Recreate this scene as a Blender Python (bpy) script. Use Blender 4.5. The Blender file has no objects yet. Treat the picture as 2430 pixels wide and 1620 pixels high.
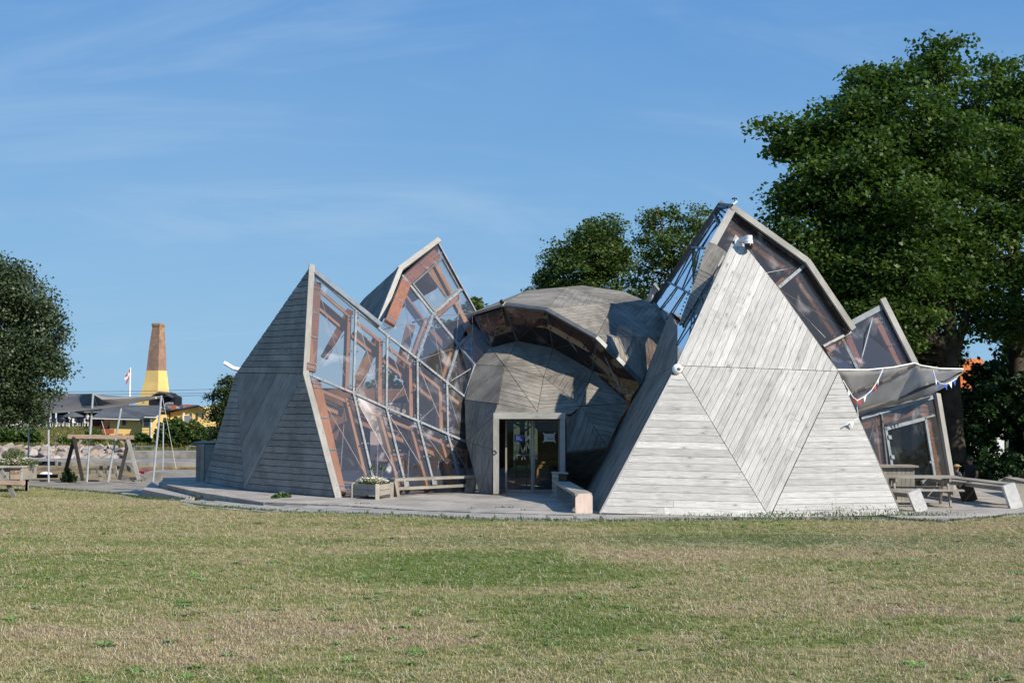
import bpy, math, random
import numpy as np
from mathutils import Vector, Matrix
from mathutils import noise as mnoise

# ---------------------------------------------------------------- camera, sky, sun, exposure
S = bpy.context.scene
F = 3000.0                      # focal length in pixels of the 2430-pixel-wide photograph
TH = math.atan(154.0 / F)
CH = 2.6
cam = bpy.data.cameras.new('camera')
cam.sensor_width = 36.0
cam.lens = F / 2430.0 * 36.0
cam.clip_start = 0.1
cam.clip_end = 60000.0
camo = bpy.data.objects.new('camera', cam)
S.collection.objects.link(camo)
camo.location = (0, 0, CH)
camo.rotation_euler = (math.pi / 2 + TH, 0, 0)
S.camera = camo

AZ, EL = math.radians(51), math.radians(35.5)
SUN = Vector((math.sin(AZ) * math.cos(EL), -math.cos(AZ) * math.cos(EL), math.sin(EL)))
sl = bpy.data.lights.new('sun', 'SUN')
sl.energy = 4.9
sl.angle = math.radians(0.5)
sl.color = (1.0, 0.91, 0.79)
so = bpy.data.objects.new('sun', sl)
so.rotation_euler = SUN.to_track_quat('Z', 'Y').to_euler()
so.location = SUN * 80
S.collection.objects.link(so)

W_ = bpy.data.worlds.new('World')
S.world = W_
W_.use_nodes = True
nt = W_.node_tree
nt.nodes.clear()
def wn(t, **k):
    n = nt.nodes.new(t)
    for a, b in k.items(): setattr(n, a, b)
    return n
sky = wn('ShaderNodeTexSky', sky_type='NISHITA', sun_disc=False)
sky.sun_elevation = EL
sky.sun_rotation = math.atan2(SUN.x, SUN.y)
sky.altitude = 0.0
sky.air_density = 1.0
sky.dust_density = 0.35
sky.ozone_density = 2.6
tc = wn('ShaderNodeTexCoord')
# thin cirrus: stretched noise on the direction projected to a high flat layer
sep = wn('ShaderNodeSeparateXYZ'); nt.links.new(tc.outputs['Generated'], sep.inputs[0])
zz = wn('ShaderNodeMath', operation='MAXIMUM'); nt.links.new(sep.outputs['Z'], zz.inputs[0]); zz.inputs[1].default_value = 0.0
zz2 = wn('ShaderNodeMath', operation='ADD'); nt.links.new(zz.outputs[0], zz2.inputs[0]); zz2.inputs[1].default_value = 0.30
dv = wn('ShaderNodeVectorMath', operation='DIVIDE')
cmbz = wn('ShaderNodeCombineXYZ')
for i in range(3): nt.links.new(zz2.outputs[0], cmbz.inputs[i])
nt.links.new(tc.outputs['Generated'], dv.inputs[0]); nt.links.new(cmbz.outputs[0], dv.inputs[1])
def cloud(rotz, scale, loc, nscale, lo, hi, amt, det=7.0, dist=0.6):
    mp = wn('ShaderNodeMapping'); mp.inputs['Rotation'].default_value = (0, 0, rotz)
    mp.inputs['Scale'].default_value = scale; mp.inputs['Location'].default_value = loc
    nt.links.new(dv.outputs[0], mp.inputs[0])
    n = wn('ShaderNodeTexNoise'); n.inputs['Scale'].default_value = nscale; n.inputs['Detail'].default_value = det
    n.inputs['Roughness'].default_value = 0.62; n.inputs['Distortion'].default_value = dist
    nt.links.new(mp.outputs[0], n.inputs['Vector'])
    r = wn('ShaderNodeMapRange', clamp=True); r.interpolation_type = 'SMOOTHSTEP'
    r.inputs['From Min'].default_value = lo; r.inputs['From Max'].default_value = hi
    r.inputs['To Min'].default_value = 0; r.inputs['To Max'].default_value = amt
    nt.links.new(n.outputs['Fac'], r.inputs['Value'])
    return r
c1 = cloud(0.55, (0.9, 3.4, 1), (3.1, 0.4, 0), 1.3, 0.47, 0.78, 0.32)
c2 = cloud(-0.9, (1.0, 2.6, 1), (7.7, 2.2, 0), 1.0, 0.49, 0.78, 0.38, 8.0, 1.2)
c3 = cloud(0.3, (0.8, 1.1, 1), (1.7, 5.2, 0), 0.8, 0.42, 0.75, 0.10, 4.0, 0.3)
a1 = wn('ShaderNodeMath', operation='MAXIMUM'); nt.links.new(c1.outputs[0], a1.inputs[0]); nt.links.new(c2.outputs[0], a1.inputs[1])
a2 = wn('ShaderNodeMath', operation='ADD'); nt.links.new(a1.outputs[0], a2.inputs[0]); nt.links.new(c3.outputs[0], a2.inputs[1])
tint = wn('ShaderNodeMix', data_type='RGBA', blend_type='MULTIPLY'); tint.inputs[0].default_value = 1.0
nt.links.new(sky.outputs[0], tint.inputs[6]); tint.inputs[7].default_value = (0.98, 1.04, 1.08, 1)
# low air over the sea: the sky stays clear blue right down to the horizon, the same all the way round
hzr = wn('ShaderNodeMapRange', clamp=True); hzr.interpolation_type = 'SMOOTHSTEP'
nt.links.new(sep.outputs['Z'], hzr.inputs['Value']); hzr.inputs['From Min'].default_value = -0.02; hzr.inputs['From Max'].default_value = 0.34
hzr.inputs['To Min'].default_value = 0.95; hzr.inputs['To Max'].default_value = 0.80
hm_ = wn('ShaderNodeMix', data_type='RGBA'); nt.links.new(hzr.outputs[0], hm_.inputs[0]); nt.links.new(tint.outputs[2], hm_.inputs[6])
hcr = wn('ShaderNodeMapRange', clamp=True); nt.links.new(sep.outputs['Z'], hcr.inputs['Value']); hcr.inputs['From Min'].default_value = 0.0; hcr.inputs['From Max'].default_value = 0.36
hcol = wn('ShaderNodeMix', data_type='RGBA'); nt.links.new(hcr.outputs[0], hcol.inputs[0])
hcol.inputs[6].default_value = (3.2, 5.7, 8.0, 1); hcol.inputs[7].default_value = (0.92, 3.15, 7.45, 1)
nt.links.new(hcol.outputs[2], hm_.inputs[7])
mx = wn('ShaderNodeMix', data_type='RGBA')
nt.links.new(a2.outputs[0], mx.inputs[0]); nt.links.new(hm_.outputs[2], mx.inputs[6])
mx.inputs[7].default_value = (4.6, 6.4, 8.6, 1)
bg = wn('ShaderNodeBackground'); bg.inputs[1].default_value = 0.075
nt.links.new(mx.outputs[2], bg.inputs[0])
wo = wn('ShaderNodeOutputWorld'); nt.links.new(bg.outputs[0], wo.inputs[0])

S.view_settings.view_transform = 'Standard'
S.view_settings.look = 'None'
S.view_settings.gamma = 1.0
S.view_settings.use_curve_mapping = False
S.view_settings.exposure = 0.35
S.render.engine = 'CYCLES'
S.cycles.max_bounces = 8
S.cycles.transparent_max_bounces = 24
S.cycles.diffuse_bounces = 3
S.cycles.glossy_bounces = 3

# ---------------------------------------------------------------- projection helpers (place things at real distances)
ct, st = math.cos(TH), math.sin(TH)
def ray(px, py):
    a = (px - 1215.0) / F; b = (810.0 - py) / F
    return Vector((a, ct - b * st, st + b * ct))
def P(px, py, Y):
    d = ray(px, py); t = Y / d.y
    return Vector((d.x * t, Y, CH + d.z * t))
def G(px, py, z=0.0):
    d = ray(px, py); t = (z - CH) / d.z
    return Vector((d.x * t, d.y * t, z))
def PL(px, py, A, B, C):
    """the point of plane ABC seen at a pixel"""
    n = (B - A).cross(C - A); d = ray(px, py)
    t = n.dot(A - Vector((0, 0, CH))) / n.dot(d)
    return Vector((0, 0, CH)) + d * t
def proj(v):
    x, y, z = v.x, v.y, v.z - CH
    f = y * ct + z * st; u = -y * st + z * ct
    return (1215 + F * x / f, 810 - F * u / f)

# ---------------------------------------------------------------- object helpers
COL = S.collection
R = random.Random(11)
def tag(o, label=None, cat=None, group=None, kind=None):
    if label: o['label'] = label
    if cat: o['category'] = cat
    if group: o['group'] = group
    if kind: o['kind'] = kind
    return o
def empty(name, loc=(0, 0, 0), label=None, cat=None, group=None, rz=0):
    o = bpy.data.objects.new(name, None); o.location = loc; o.rotation_euler = (0, 0, rz)
    o.empty_display_size = 0.2
    COL.objects.link(o); return tag(o, label, cat, group)
def link(name, me, parent=None, keep=True):
    o = bpy.data.objects.new(name, me); COL.objects.link(o)
    if parent is not None:
        o.parent = parent
    return o
def wpos(o):
    m = Vector((0, 0, 0)); r = 0.0
    while o is not None:
        m += Vector(o.location); o = o.parent
    return m
class MB:
    """collects polygons with uv (metres) and a random value per face"""
    def __init__(s): s.v = []; s.f = []; s.uv = []; s.r = []; s.smooth = False
    def poly(s, pts, uvs=None, rnd=0.5):
        i = len(s.v); s.v.extend([tuple(p) for p in pts]); s.f.append(tuple(range(i, i + len(pts))))
        s.uv.append(uvs if uvs else [(0, 0)] * len(pts)); s.r.append(rnd)
    def prism(s, poly, n, t0, t1, rnd=0.5, U=None, V=None, off=(0, 0)):
        """extrude polygon along n from t0 to t1 (top = t1)"""
        poly = [Vector(p) for p in poly]; n = Vector(n).normalized()
        if U is None:
            U = (poly[1] - poly[0]).normalized(); 
        V = n.cross(U) if V is None else V
        def uv(p): return (p.dot(U) + off[0], p.dot(V) + off[1])
        nn = Vector((0, 0, 0))
        for i in range(len(poly)):
            nn += poly[i].cross(poly[(i + 1) % len(poly)])
        if nn.dot(n) < 0: poly = poly[::-1]
        top = [p + n * t1 for p in poly]; bot = [p + n * t0 for p in poly]
        s.poly(top, [uv(p) for p in top], rnd)
        s.poly(bot[::-1], [uv(p) for p in bot[::-1]], rnd)
        k = len(poly)
        for i in range(k):
            j = (i + 1) % k
            q = [bot[i], bot[j], top[j], top[i]]
            e = (poly[j] - poly[i]).length
            o = off[0] + i * 1.7
            s.poly(q, [(o, 0), (o + e, 0), (o + e, t1 - t0), (o, t1 - t0)], rnd)
    def bar(s, p0, p1, w, h, up=(0, 0, 1), rnd=None, ext=0.0, w1=None):
        """box from p0 to p1; w across, h along up"""
        p0 = Vector(p0); p1 = Vector(p1); d = (p1 - p0).normalized(); up = Vector(up)
        x = d.cross(up)
        if x.length < 1e-4: x = d.cross(Vector((1, 0, 0)))
        x.normalize(); u = x.cross(d).normalized()
        p0 = p0 - d * ext; p1 = p1 + d * ext
        if rnd is None: rnd = R.random()
        L = (p1 - p0).length; o = rnd * 37
        if w1 is None: w1 = w
        c = []
        for (pp, ww) in ((p0, w), (p1, w1)):
            c.append([pp + x * (a * ww / 2) + u * (b * h / 2) for a, b in ((-1, -1), (1, -1), (1, 1), (-1, 1))])
        for i in range(4):
            j = (i + 1) % 4
            wd = (c[0][i] - c[0][j]).length
            s.poly([c[0][i], c[1][i], c[1][j], c[0][j]], [(o, i * .3), (o + L, i * .3), (o + L, i * .3 + wd), (o, i * .3 + wd)], rnd)
        s.poly(c[0], [(o, 0), (o, w), (o + h, w), (o + h, 0)], rnd)
        s.poly(c[1][::-1], [(o, 0), (o, w), (o + h, w), (o + h, 0)], rnd)
    def box(s, c, d, rnd=None, rz=0.0):
        """axis box, centre c, size d"""
        c = Vector(c); ca, sa = math.cos(rz), math.sin(rz)
        ax = Vector((ca, sa, 0))
        s.bar(c - ax * d[0] / 2, c + ax * d[0] / 2, d[1], d[2], (0, 0, 1), rnd)
    def tube(s, pts, r, n=8, rnd=0.5, cap=True):
        pts = [Vector(p) for p in pts]
        rs = r if isinstance(r, (list, tuple)) else [r] * len(pts)
        prev = None; rings = []
        ref = Vector((0, 0, 1))
        for i, p in enumerate(pts):
            d = (pts[min(i + 1, len(pts) - 1)] - pts[max(i - 1, 0)]).normalized()
            x = d.cross(ref)
            if x.length < .05: x = d.cross(Vector((0.9, 0.4, 0)))
            x.normalize(); y = d.cross(x)
            rings.append([p + (x * math.cos(2 * math.pi * k / n) + y * math.sin(2 * math.pi * k / n)) * rs[i] for k in range(n)])
        L = 0
        for i in range(len(pts) - 1):
            l2 = L + (pts[i + 1] - pts[i]).length
            for k in range(n):
                j = (k + 1) % n
                s.poly([rings[i][k], rings[i][j], rings[i + 1][j], rings[i + 1][k]],
                       [(L, k * .1), (L, k * .1 + .1), (l2, k * .1 + .1), (l2, k * .1)], rnd)
            L = l2
        if cap:
            s.poly(rings[0][::-1], None, rnd); s.poly(rings[-1], None, rnd)
    def ball(s, c, r, n=8, m=5, rnd=0.5, sc=(1, 1, 1)):
        c = Vector(c)
        def pt(i, j):
            a = math.pi * i / m; b = 2 * math.pi * j / n
            return c + Vector((math.sin(a) * math.cos(b) * sc[0], math.sin(a) * math.sin(b) * sc[1], math.cos(a) * sc[2])) * r
        for i in range(m):
            for j in range(n):
                if i == 0: s.poly([pt(0, 0), pt(1, j), pt(1, j + 1)], None, rnd)
                elif i == m - 1: s.poly([pt(i, j), pt(m, 0), pt(i, j + 1)], None, rnd)
                else: s.poly([pt(i, j), pt(i + 1, j), pt(i + 1, j + 1), pt(i, j + 1)], None, rnd)
    def mesh(s, name, mat, origin=None, smooth=False):
        me = bpy.data.meshes.new(name)
        o = Vector(origin) if origin is not None else Vector((0, 0, 0))
        me.from_pydata([(v[0] - o.x, v[1] - o.y, v[2] - o.z) for v in s.v], [], s.f)
        uvl = me.uv_layers.new(name='UVMap')
        flat = [c for f in s.uv for p in f for c in p]
        uvl.data.foreach_set('uv', flat)
        at = me.attributes.new('rnd', 'FLOAT', 'FACE'); at.data.foreach_set('value', s.r)
        mats = mat if isinstance(mat, (list, tuple)) else [mat]
        for m in mats: me.materials.append(m)
        if smooth:
            me.polygons.foreach_set('use_smooth', [True] * len(me.polygons))
        me.update()
        return me
    def build(s, name, mat, parent=None, smooth=False):
        """vertices are world coordinates; a parent's own location is taken off"""
        if smooth:
            o0 = wpos(parent) if parent else None
            me = s.mesh(name, mat, o0)
            import bmesh
            bm = bmesh.new(); bm.from_mesh(me); bmesh.ops.remove_doubles(bm, verts=bm.verts, dist=1e-4); bm.to_mesh(me); bm.free()
            me.polygons.foreach_set('use_smooth', [True] * len(me.polygons))
        else:
            me = s.mesh(name, mat, wpos(parent) if parent else None)
        return link(name, me, parent)
def dup(o, parent=None, loc=None, label=None, rz=None):
    c = o.copy(); COL.objects.link(c); c.parent = parent
    if loc is not None: c.location = loc
    if rz is not None: c.rotation_euler = (0, 0, rz)
    if label: c['label'] = label
    for ch in list(o.children):
        dup(ch, c)
    return c

# ---------------------------------------------------------------- materials
def mat(name):
    m = bpy.data.materials.new(name); m.use_nodes = True
    t = m.node_tree; t.nodes.clear()
    return m, t
class NT:
    def __init__(s, t): s.t = t
    def n(s, ty, **k):
        n = s.t.nodes.new(ty)
        for a, b in k.items():
            if a.startswith('i_'):
                n.inputs[a[2:].replace('_', ' ')].default_value = b
            else: setattr(n, a, b)
        return n
    def l(s, a, b): s.t.links.new(a, b)
    def ramp(s, fac, stops, interp='LINEAR'):
        r = s.n('ShaderNodeValToRGB'); e = r.color_ramp; e.interpolation = interp
        while len(e.elements) < len(stops): e.elements.new(0.5)
        for el, (p, c) in zip(e.elements, stops): el.position = p; el.color = (*c, 1) if len(c) == 3 else c
        s.l(fac, r.inputs[0]); return r.outputs[0]
    def mixc(s, f, a, b, bt='MIX'):
        m = s.n('ShaderNodeMix', data_type='RGBA', blend_type=bt)
        if isinstance(f, float): m.inputs[0].default_value = f
        else: s.l(f, m.inputs[0])
        for i, c in ((6, a), (7, b)):
            if isinstance(c, (tuple, list)): m.inputs[i].default_value = (*c[:3], 1)
            else: s.l(c, m.inputs[i])
        return m.outputs[2]
    def math(s, op, a, b=None, clamp=False):
        m = s.n('ShaderNodeMath', operation=op, use_clamp=clamp)
        for i, c in ((0, a), (1, b)):
            if c is None: continue
            if isinstance(c, (float, int)): m.inputs[i].default_value = c
            else: s.l(c, m.inputs[i])
        return m.outputs[0]
    def mr(s, v, a, b, c=0.0, d=1.0, smooth=True):
        r = s.n('ShaderNodeMapRange', clamp=True)
        if smooth: r.interpolation_type = 'SMOOTHSTEP'
        s.l(v, r.inputs['Value'])
        r.inputs['From Min'].default_value = a; r.inputs['From Max'].default_value = b
        r.inputs['To Min'].default_value = c; r.inputs['To Max'].default_value = d
        return r.outputs[0]
    def noise(s, vec, scale, det=4.0, rough=0.55, dist=0.0, out='Fac'):
        n = s.n('ShaderNodeTexNoise'); n.inputs['Scale'].default_value = scale; n.inputs['Detail'].default_value = det
        n.inputs['Roughness'].default_value = rough; n.inputs['Distortion'].default_value = dist
        s.l(vec, n.inputs['Vector']); return n.outputs[out]
    def mapv(s, vec, scale=(1, 1, 1), loc=(0, 0, 0), rot=(0, 0, 0)):
        m = s.n('ShaderNodeMapping'); m.inputs['Scale'].default_value = scale; m.inputs['Location'].default_value = loc
        m.inputs['Rotation'].default_value = rot; s.l(vec, m.inputs[0]); return m.outputs[0]
    def principled(s, col, rough=0.7, metal=0.0, bump=None, bstr=0.3, bdist=0.01, spec=0.5, **k):
        p = s.n('ShaderNodeBsdfPrincipled')
        if isinstance(col, (tuple, list)): p.inputs['Base Color'].default_value = (*col[:3], 1)
        else: s.l(col, p.inputs['Base Color'])
        if isinstance(rough, (int, float)): p.inputs['Roughness'].default_value = rough
        else: s.l(rough, p.inputs['Roughness'])
        p.inputs['Metallic'].default_value = metal
        p.inputs['Specular IOR Level'].default_value = spec
        if bump is not None:
            b = s.n('ShaderNodeBump'); b.inputs['Strength'].default_value = bstr; b.inputs['Distance'].default_value = bdist
            s.l(bump, b.inputs['Height']); s.l(b.outputs[0], p.inputs['Normal'])
        return p
    def out(s, sh):
        o = s.n('ShaderNodeOutputMaterial'); s.l(sh.outputs[0] if hasattr(sh, 'outputs') else sh, o.inputs[0])
    def attr(s, name='rnd'):
        a = s.n('ShaderNodeAttribute'); a.attribute_name = name; return a.outputs['Fac']
    def uv(s): return s.n('ShaderNodeTexCoord').outputs['UV']
    def obj(s): return s.n('ShaderNodeTexCoord').outputs['Object']
    def pos(s): return s.n('ShaderNodeNewGeometry').outputs['Position']

def wood(name, dark, mid, light, var=0.35, knots=0.6, blotch=0.5, rough=0.75, grain=1.0):
    m, t = mat(name); q = NT(t)
    uv = q.uv(); rnd = q.attr()
    g1 = q.noise(q.mapv(uv, (0.9, 16, 1)), 3.0, 6, 0.65, 0.4)
    g2 = q.noise(q.mapv(uv, (1.6, 60, 1)), 2.0, 3, 0.6, 0.2)
    gg = q.math('ADD', q.math('MULTIPLY', g1, 0.7), q.math('MULTIPLY', g2, 0.3))
    c = q.ramp(gg, [(0.33, dark), (0.5, mid), (0.66, light)])
    # weather blotches over whole facets, in world space
    b = q.noise(q.pos(), 0.9, 5, 0.6, 0.3)
    bf = q.mr(b, 0.35, 0.7, 1 + blotch * .25, 1 - blotch)
    # each board its own tone
    rv = q.mr(q.noise(q.n('ShaderNodeCombineXYZ').outputs[0] if False else q.mapv(q.comb(rnd), (917, 0, 0)), 1.0, 0, 0), 0.25, 0.75, 1 - var, 1 + var * .6, False)
    f = q.math('MULTIPLY', bf, rv)
    c2 = q.mixc(1.0, c, q.gray(f), 'MULTIPLY')
    # knots
    vo = q.n('ShaderNodeTexVoronoi'); vo.inputs['Scale'].default_value = 1.0
    q.l(q.mapv(uv, (1.9, 5.2, 1)), vo.inputs['Vector'])
    kn = q.mr(vo.outputs['Distance'], 0.05, 0.13, 1.0, 0.0)
    halo = q.mr(vo.outputs['Distance'], 0.08, 0.33, 0.35, 0.0)
    kk = q.math('MULTIPLY', q.math('MAXIMUM', kn, halo), knots, True)
    c3 = q.mixc(kk, c2, tuple(x * .42 for x in mid))
    p = q.principled(c3, rough, bump=gg, bstr=0.5 * grain, bdist=0.004, spec=0.25)
    q.out(p); return m
def _comb(s, f):
    c = s.n('ShaderNodeCombineXYZ'); s.l(f, c.inputs[0]); return c.outputs[0]
def _gray(s, f):
    c = s.n('ShaderNodeCombineColor')
    for i in range(3): s.l(f, c.inputs[i])
    return c.outputs[0]
NT.comb = _comb; NT.gray = _gray

M = {}
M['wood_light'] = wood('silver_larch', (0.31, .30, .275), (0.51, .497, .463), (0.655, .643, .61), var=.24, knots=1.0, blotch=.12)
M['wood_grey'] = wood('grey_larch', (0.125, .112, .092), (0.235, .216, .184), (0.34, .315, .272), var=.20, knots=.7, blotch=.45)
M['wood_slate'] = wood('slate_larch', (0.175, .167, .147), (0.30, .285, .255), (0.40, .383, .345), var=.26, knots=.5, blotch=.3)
M['wood_dark'] = wood('dark_back_board', (0.028, .024, .02), (0.04, .034, .028), (0.055, .046, .038), var=.2, knots=.3, blotch=.3)
M['ply'] = wood('brown_ply', (0.085, .042, .02), (0.12, .062, .03), (0.17, .09, .045), var=.25, knots=.3, blotch=.3, rough=.6)
M['timber'] = wood('orange_glulam', (0.26, .14, .07), (0.385, .225, .12), (0.48, .30, .17), var=.3, knots=.5, blotch=.2, rough=.55)
M['timber_red'] = wood('red_glulam', (0.17, .072, .045), (0.26, .12, .075), (0.34, .175, .115), var=.3, knots=.5, blotch=.2, rough=.5)
M['trim'] = wood('grey_trim', (0.25, .24, .215), (0.35, .34, .31), (0.45, .44, .405), var=.2, knots=.4, blotch=.2)
M['deckwood'] = wood('deck_board', (0.29, .265, .235), (0.39, .36, .32), (0.48, .445, .40), var=.2, knots=.3, blotch=.3)
M['bench_wood'] = wood('bench_plank', (0.22, .20, .165), (0.34, .315, .265), (0.45, .42, .36), var=.25, knots=.6, blotch=.35)
M['swing_wood'] = wood('swing_timber', (0.30, .21, .15), (0.44, .32, .24), (0.55, .43, .34), var=.3, knots=.5, blotch=.3)
M['pink_wood'] = wood('fresh_sawn_end', (0.52, .40, .33), (0.66, .53, .45), (0.74, .63, .55), var=.1, knots=.6, blotch=.15)
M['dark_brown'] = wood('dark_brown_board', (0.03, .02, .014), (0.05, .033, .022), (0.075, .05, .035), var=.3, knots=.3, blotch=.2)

def plain(name, col, rough=0.6, metal=0.0, var=0.12, scale=3.0, bstr=0.15, spec=0.5):
    m, t = mat(name); q = NT(t)
    n = q.noise(q.pos(), scale, 5, 0.6)
    f = q.mr(n, 0.3, 0.7, 1 - var, 1 + var)
    c = q.mixc(1.0, col, q.gray(f), 'MULTIPLY')
    q.out(q.principled(c, rough, metal, bump=n, bstr=bstr, bdist=0.01, spec=spec)); return m
M['galv'] = plain('galvanised_steel', (0.19, .215, .235), .6, 0.1, .2, 6)
M['steel_dark'] = plain('dark_flashing', (0.10, .11, .115), .45, 0.3, .2, 4)
M['bolt'] = plain('zinc_bolt', (0.50, .52, .54), .3, 0.7, .1, 8)
M['bolt_dark'] = plain('shaded_bolt', (0.05, .05, .055), .4, 0.4, .1, 8)
M['cable'] = plain('steel_cable', (0.42, .44, .46), .5, 0.2, .05, 8)
M['white'] = plain('white_plastic', (0.78, .79, .79), .35, 0, .03, 5)
M['black'] = plain('black_plastic', (0.012, .012, .014), .18, 0, .1, 5)
M['cream'] = plain('white_paint', (0.72, .72, .70), .6, 0, .08, 5)
M['white_post'] = plain('flaking_white_paint', (0.56, .56, .54), .7, 0, .12, 9)
M['pole'] = plain('brushed_pole', (0.45, .48, .50), .45, 0.3, .08, 4)
M['concrete'] = plain('harbour_concrete', (0.25, .235, .21), .9, 0, .3, 0.7, .4, .2)
M['algae'] = plain('weed_stained_concrete', (0.22, .16, .07), .9, 0, .5, 0.9, .4, .2)
M['yellow'] = plain('yellow_limewash', (0.74, .52, .19), .85, 0, .07, 0.5, .2, .2)
M['roof_grey'] = plain('grey_roofing_felt', (0.085, .095, .105), .85, 0, .2, 0.35, .2, .2)
M['black_tar'] = plain('tarred_boards', (0.012, .014, .02), .7, 0, .2, 1, .2, .2)
M['brownwall'] = plain('brown_brick_wall', (0.075, .035, .025), .85, 0, .25, 1, .3, .2)
M['redbox'] = plain('rust_red_paint', (0.33, .085, .035), .7, 0, .1, 1)
M['darkglass'] = plain('dark_window', (0.02, .03, .04), .08, 0, .1, 1, .0)
M['blueglass'] = plain('sea_lit_window', (0.03, .13, .24), .1, 0, .1, 1, .0)
M['blue'] = plain('blue_plastic', (0.02, .10, .42), .35, 0, .1, 5)
M['navy'] = plain('blue_sign_print', (0.012, .03, .33), .4, 0, .02, 5, 0)
M['red'] = plain('red_cloth', (0.48, .02, .02), .75, 0, .05, 5)
M['blueflag'] = plain('blue_cloth', (0.02, .12, .50), .75, 0, .05, 5)
M['whitecloth'] = plain('white_cloth', (0.74, .74, .74), .85, 0, .05, 3)
M['ink'] = plain('black_ink', (0.02, .02, .025), .7, 0, .02, 5, 0)
M['pinkred'] = plain('pink_kayak_hull', (0.50, .02, .07), .4, 0, .05, 5)
M['skin'] = plain('skin', (0.46, .26, .18), .55, 0, .06, 6)
M['skin_dark'] = plain('sunburnt_skin', (0.30, .16, .11), .55, 0, .06, 6)
M['tee_dark'] = plain('black_tee', (0.012, .012, .015), .85, 0, .1, 8)
M['tee_grey'] = plain('grey_blue_shirt', (0.09, .10, .13), .85, 0, .1, 8)
M['trousers'] = plain('dark_trousers', (0.02, .02, .026), .85, 0, .1, 8)
M['hair_dark'] = plain('brown_hair', (0.025, .016, .01), .6, 0, .3, 30)
M['straw'] = plain('straw_hat', (0.42, .29, .13), .8, 0, .15, 20)
M['rock_dark'] = plain('wet_stone', (0.09, .08, .075), .8, 0, .3, 1)

def fabric(name, col, transl=0.35, rough=.9):
    m, t = mat(name); q = NT(t)
    n = q.noise(q.pos(), 1.4, 4, 0.55)
    c = q.mixc(1.0, col, q.gray(q.mr(n, .3, .7, .88, 1.1)), 'MULTIPLY')
    d = q.principled(c, rough, bump=n, bstr=.3, bdist=.05, spec=.1)
    tr = q.n('ShaderNodeBsdfTranslucent'); q.l(c, tr.inputs[0])
    mx = q.n('ShaderNodeMixShader'); mx.inputs[0].default_value = transl
    q.l(d.outputs[0], mx.inputs[1]); q.l(tr.outputs[0], mx.inputs[2]); q.out(mx); return m
M['sail'] = fabric('grey_sail_cloth', (0.17, .165, .16), .25)
M['canopy'] = fabric('grey_awning_cloth', (0.72, .70, .66), .75)
M['paper'] = fabric('note_paper', (0.50, .60, .58), .2)
M['banner'] = fabric('white_banner', (0.78, .78, .80), .3)

def glass(name, milk=0.05, wav=0.02, tintc=(.93, .94, .95), scratch=0.5, refl=1.0, wscale=1.2, rough=.02):
    m, t = mat(name); q = NT(t)
    n1 = q.noise(q.pos(), wscale, 2, 0.5, 0.6)
    bmp = q.n('ShaderNodeBump'); bmp.inputs['Strength'].default_value = 1.0; bmp.inputs['Distance'].default_value = wav
    q.l(n1, bmp.inputs['Height'])
    tr = q.n('ShaderNodeBsdfTransparent'); tr.inputs[0].default_value = (*tintc, 1)
    gl = q.n('ShaderNodeBsdfGlossy'); gl.inputs['Roughness'].default_value = rough; gl.inputs[0].default_value = (1, 1, 1, 1)
    q.l(bmp.outputs[0], gl.inputs['Normal'])
    lw = q.n('ShaderNodeLayerWeight'); lw.inputs[0].default_value = 0.5; q.l(bmp.outputs[0], lw.inputs['Normal'])
    fr = q.math('ADD', q.math('MULTIPLY', q.math('POWER', lw.outputs['Facing'], 5.0), 0.95), 0.035)
    frf = q.math('MULTIPLY', fr, refl, True)
    m1 = q.n('ShaderNodeMixShader'); q.l(frf, m1.inputs[0]); q.l(tr.outputs[0], m1.inputs[1]); q.l(gl.outputs[0], m1.inputs[2])
    df = q.n('ShaderNodeBsdfDiffuse'); df.inputs[0].default_value = (.72, .72, .74, 1)
    sm = q.noise(q.pos(), 0.75, 5, 0.55, 1.4)
    mk = q.math('ADD', q.mr(sm, .55, .78, 0.0, scratch), milk, True)
    m2 = q.n('ShaderNodeMixShader'); q.l(mk, m2.inputs[0]); q.l(m1.outputs[0], m2.inputs[1]); q.l(df.outputs[0], m2.inputs[2])
    q.out(m2); return m
M['glass'] = glass('clear_plastic_sheet', .028, .0015, (.90, .855, .83), scratch=.22, refl=1.7)
M['glass_milky'] = glass('scuffed_plastic_sheet', .02, .0015, (.90, .86, .84), scratch=.85, refl=1.7, wscale=.9)
M['glass_smoke'] = glass('smoky_plastic_sheet', .03, .0015, (.74, .68, .63), scratch=.22, refl=1.3)
M['glass_door'] = glass('door_glass', .0, .0, (.70, .72, .70), 0.0, .45)
M['glass_band'] = glass('creased_plastic_sheet', .012, .05, (.72, .60, .52), .10, 1.7, 1.6, .06)
M['glass_sky'] = glass('sky_tinted_sheet', .01, .012, (.62, .68, .76), .05, 3.6, .9)  # clear sheet; the reflected sky's blue is put into its tint

def metal_sky():
    pass
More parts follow.
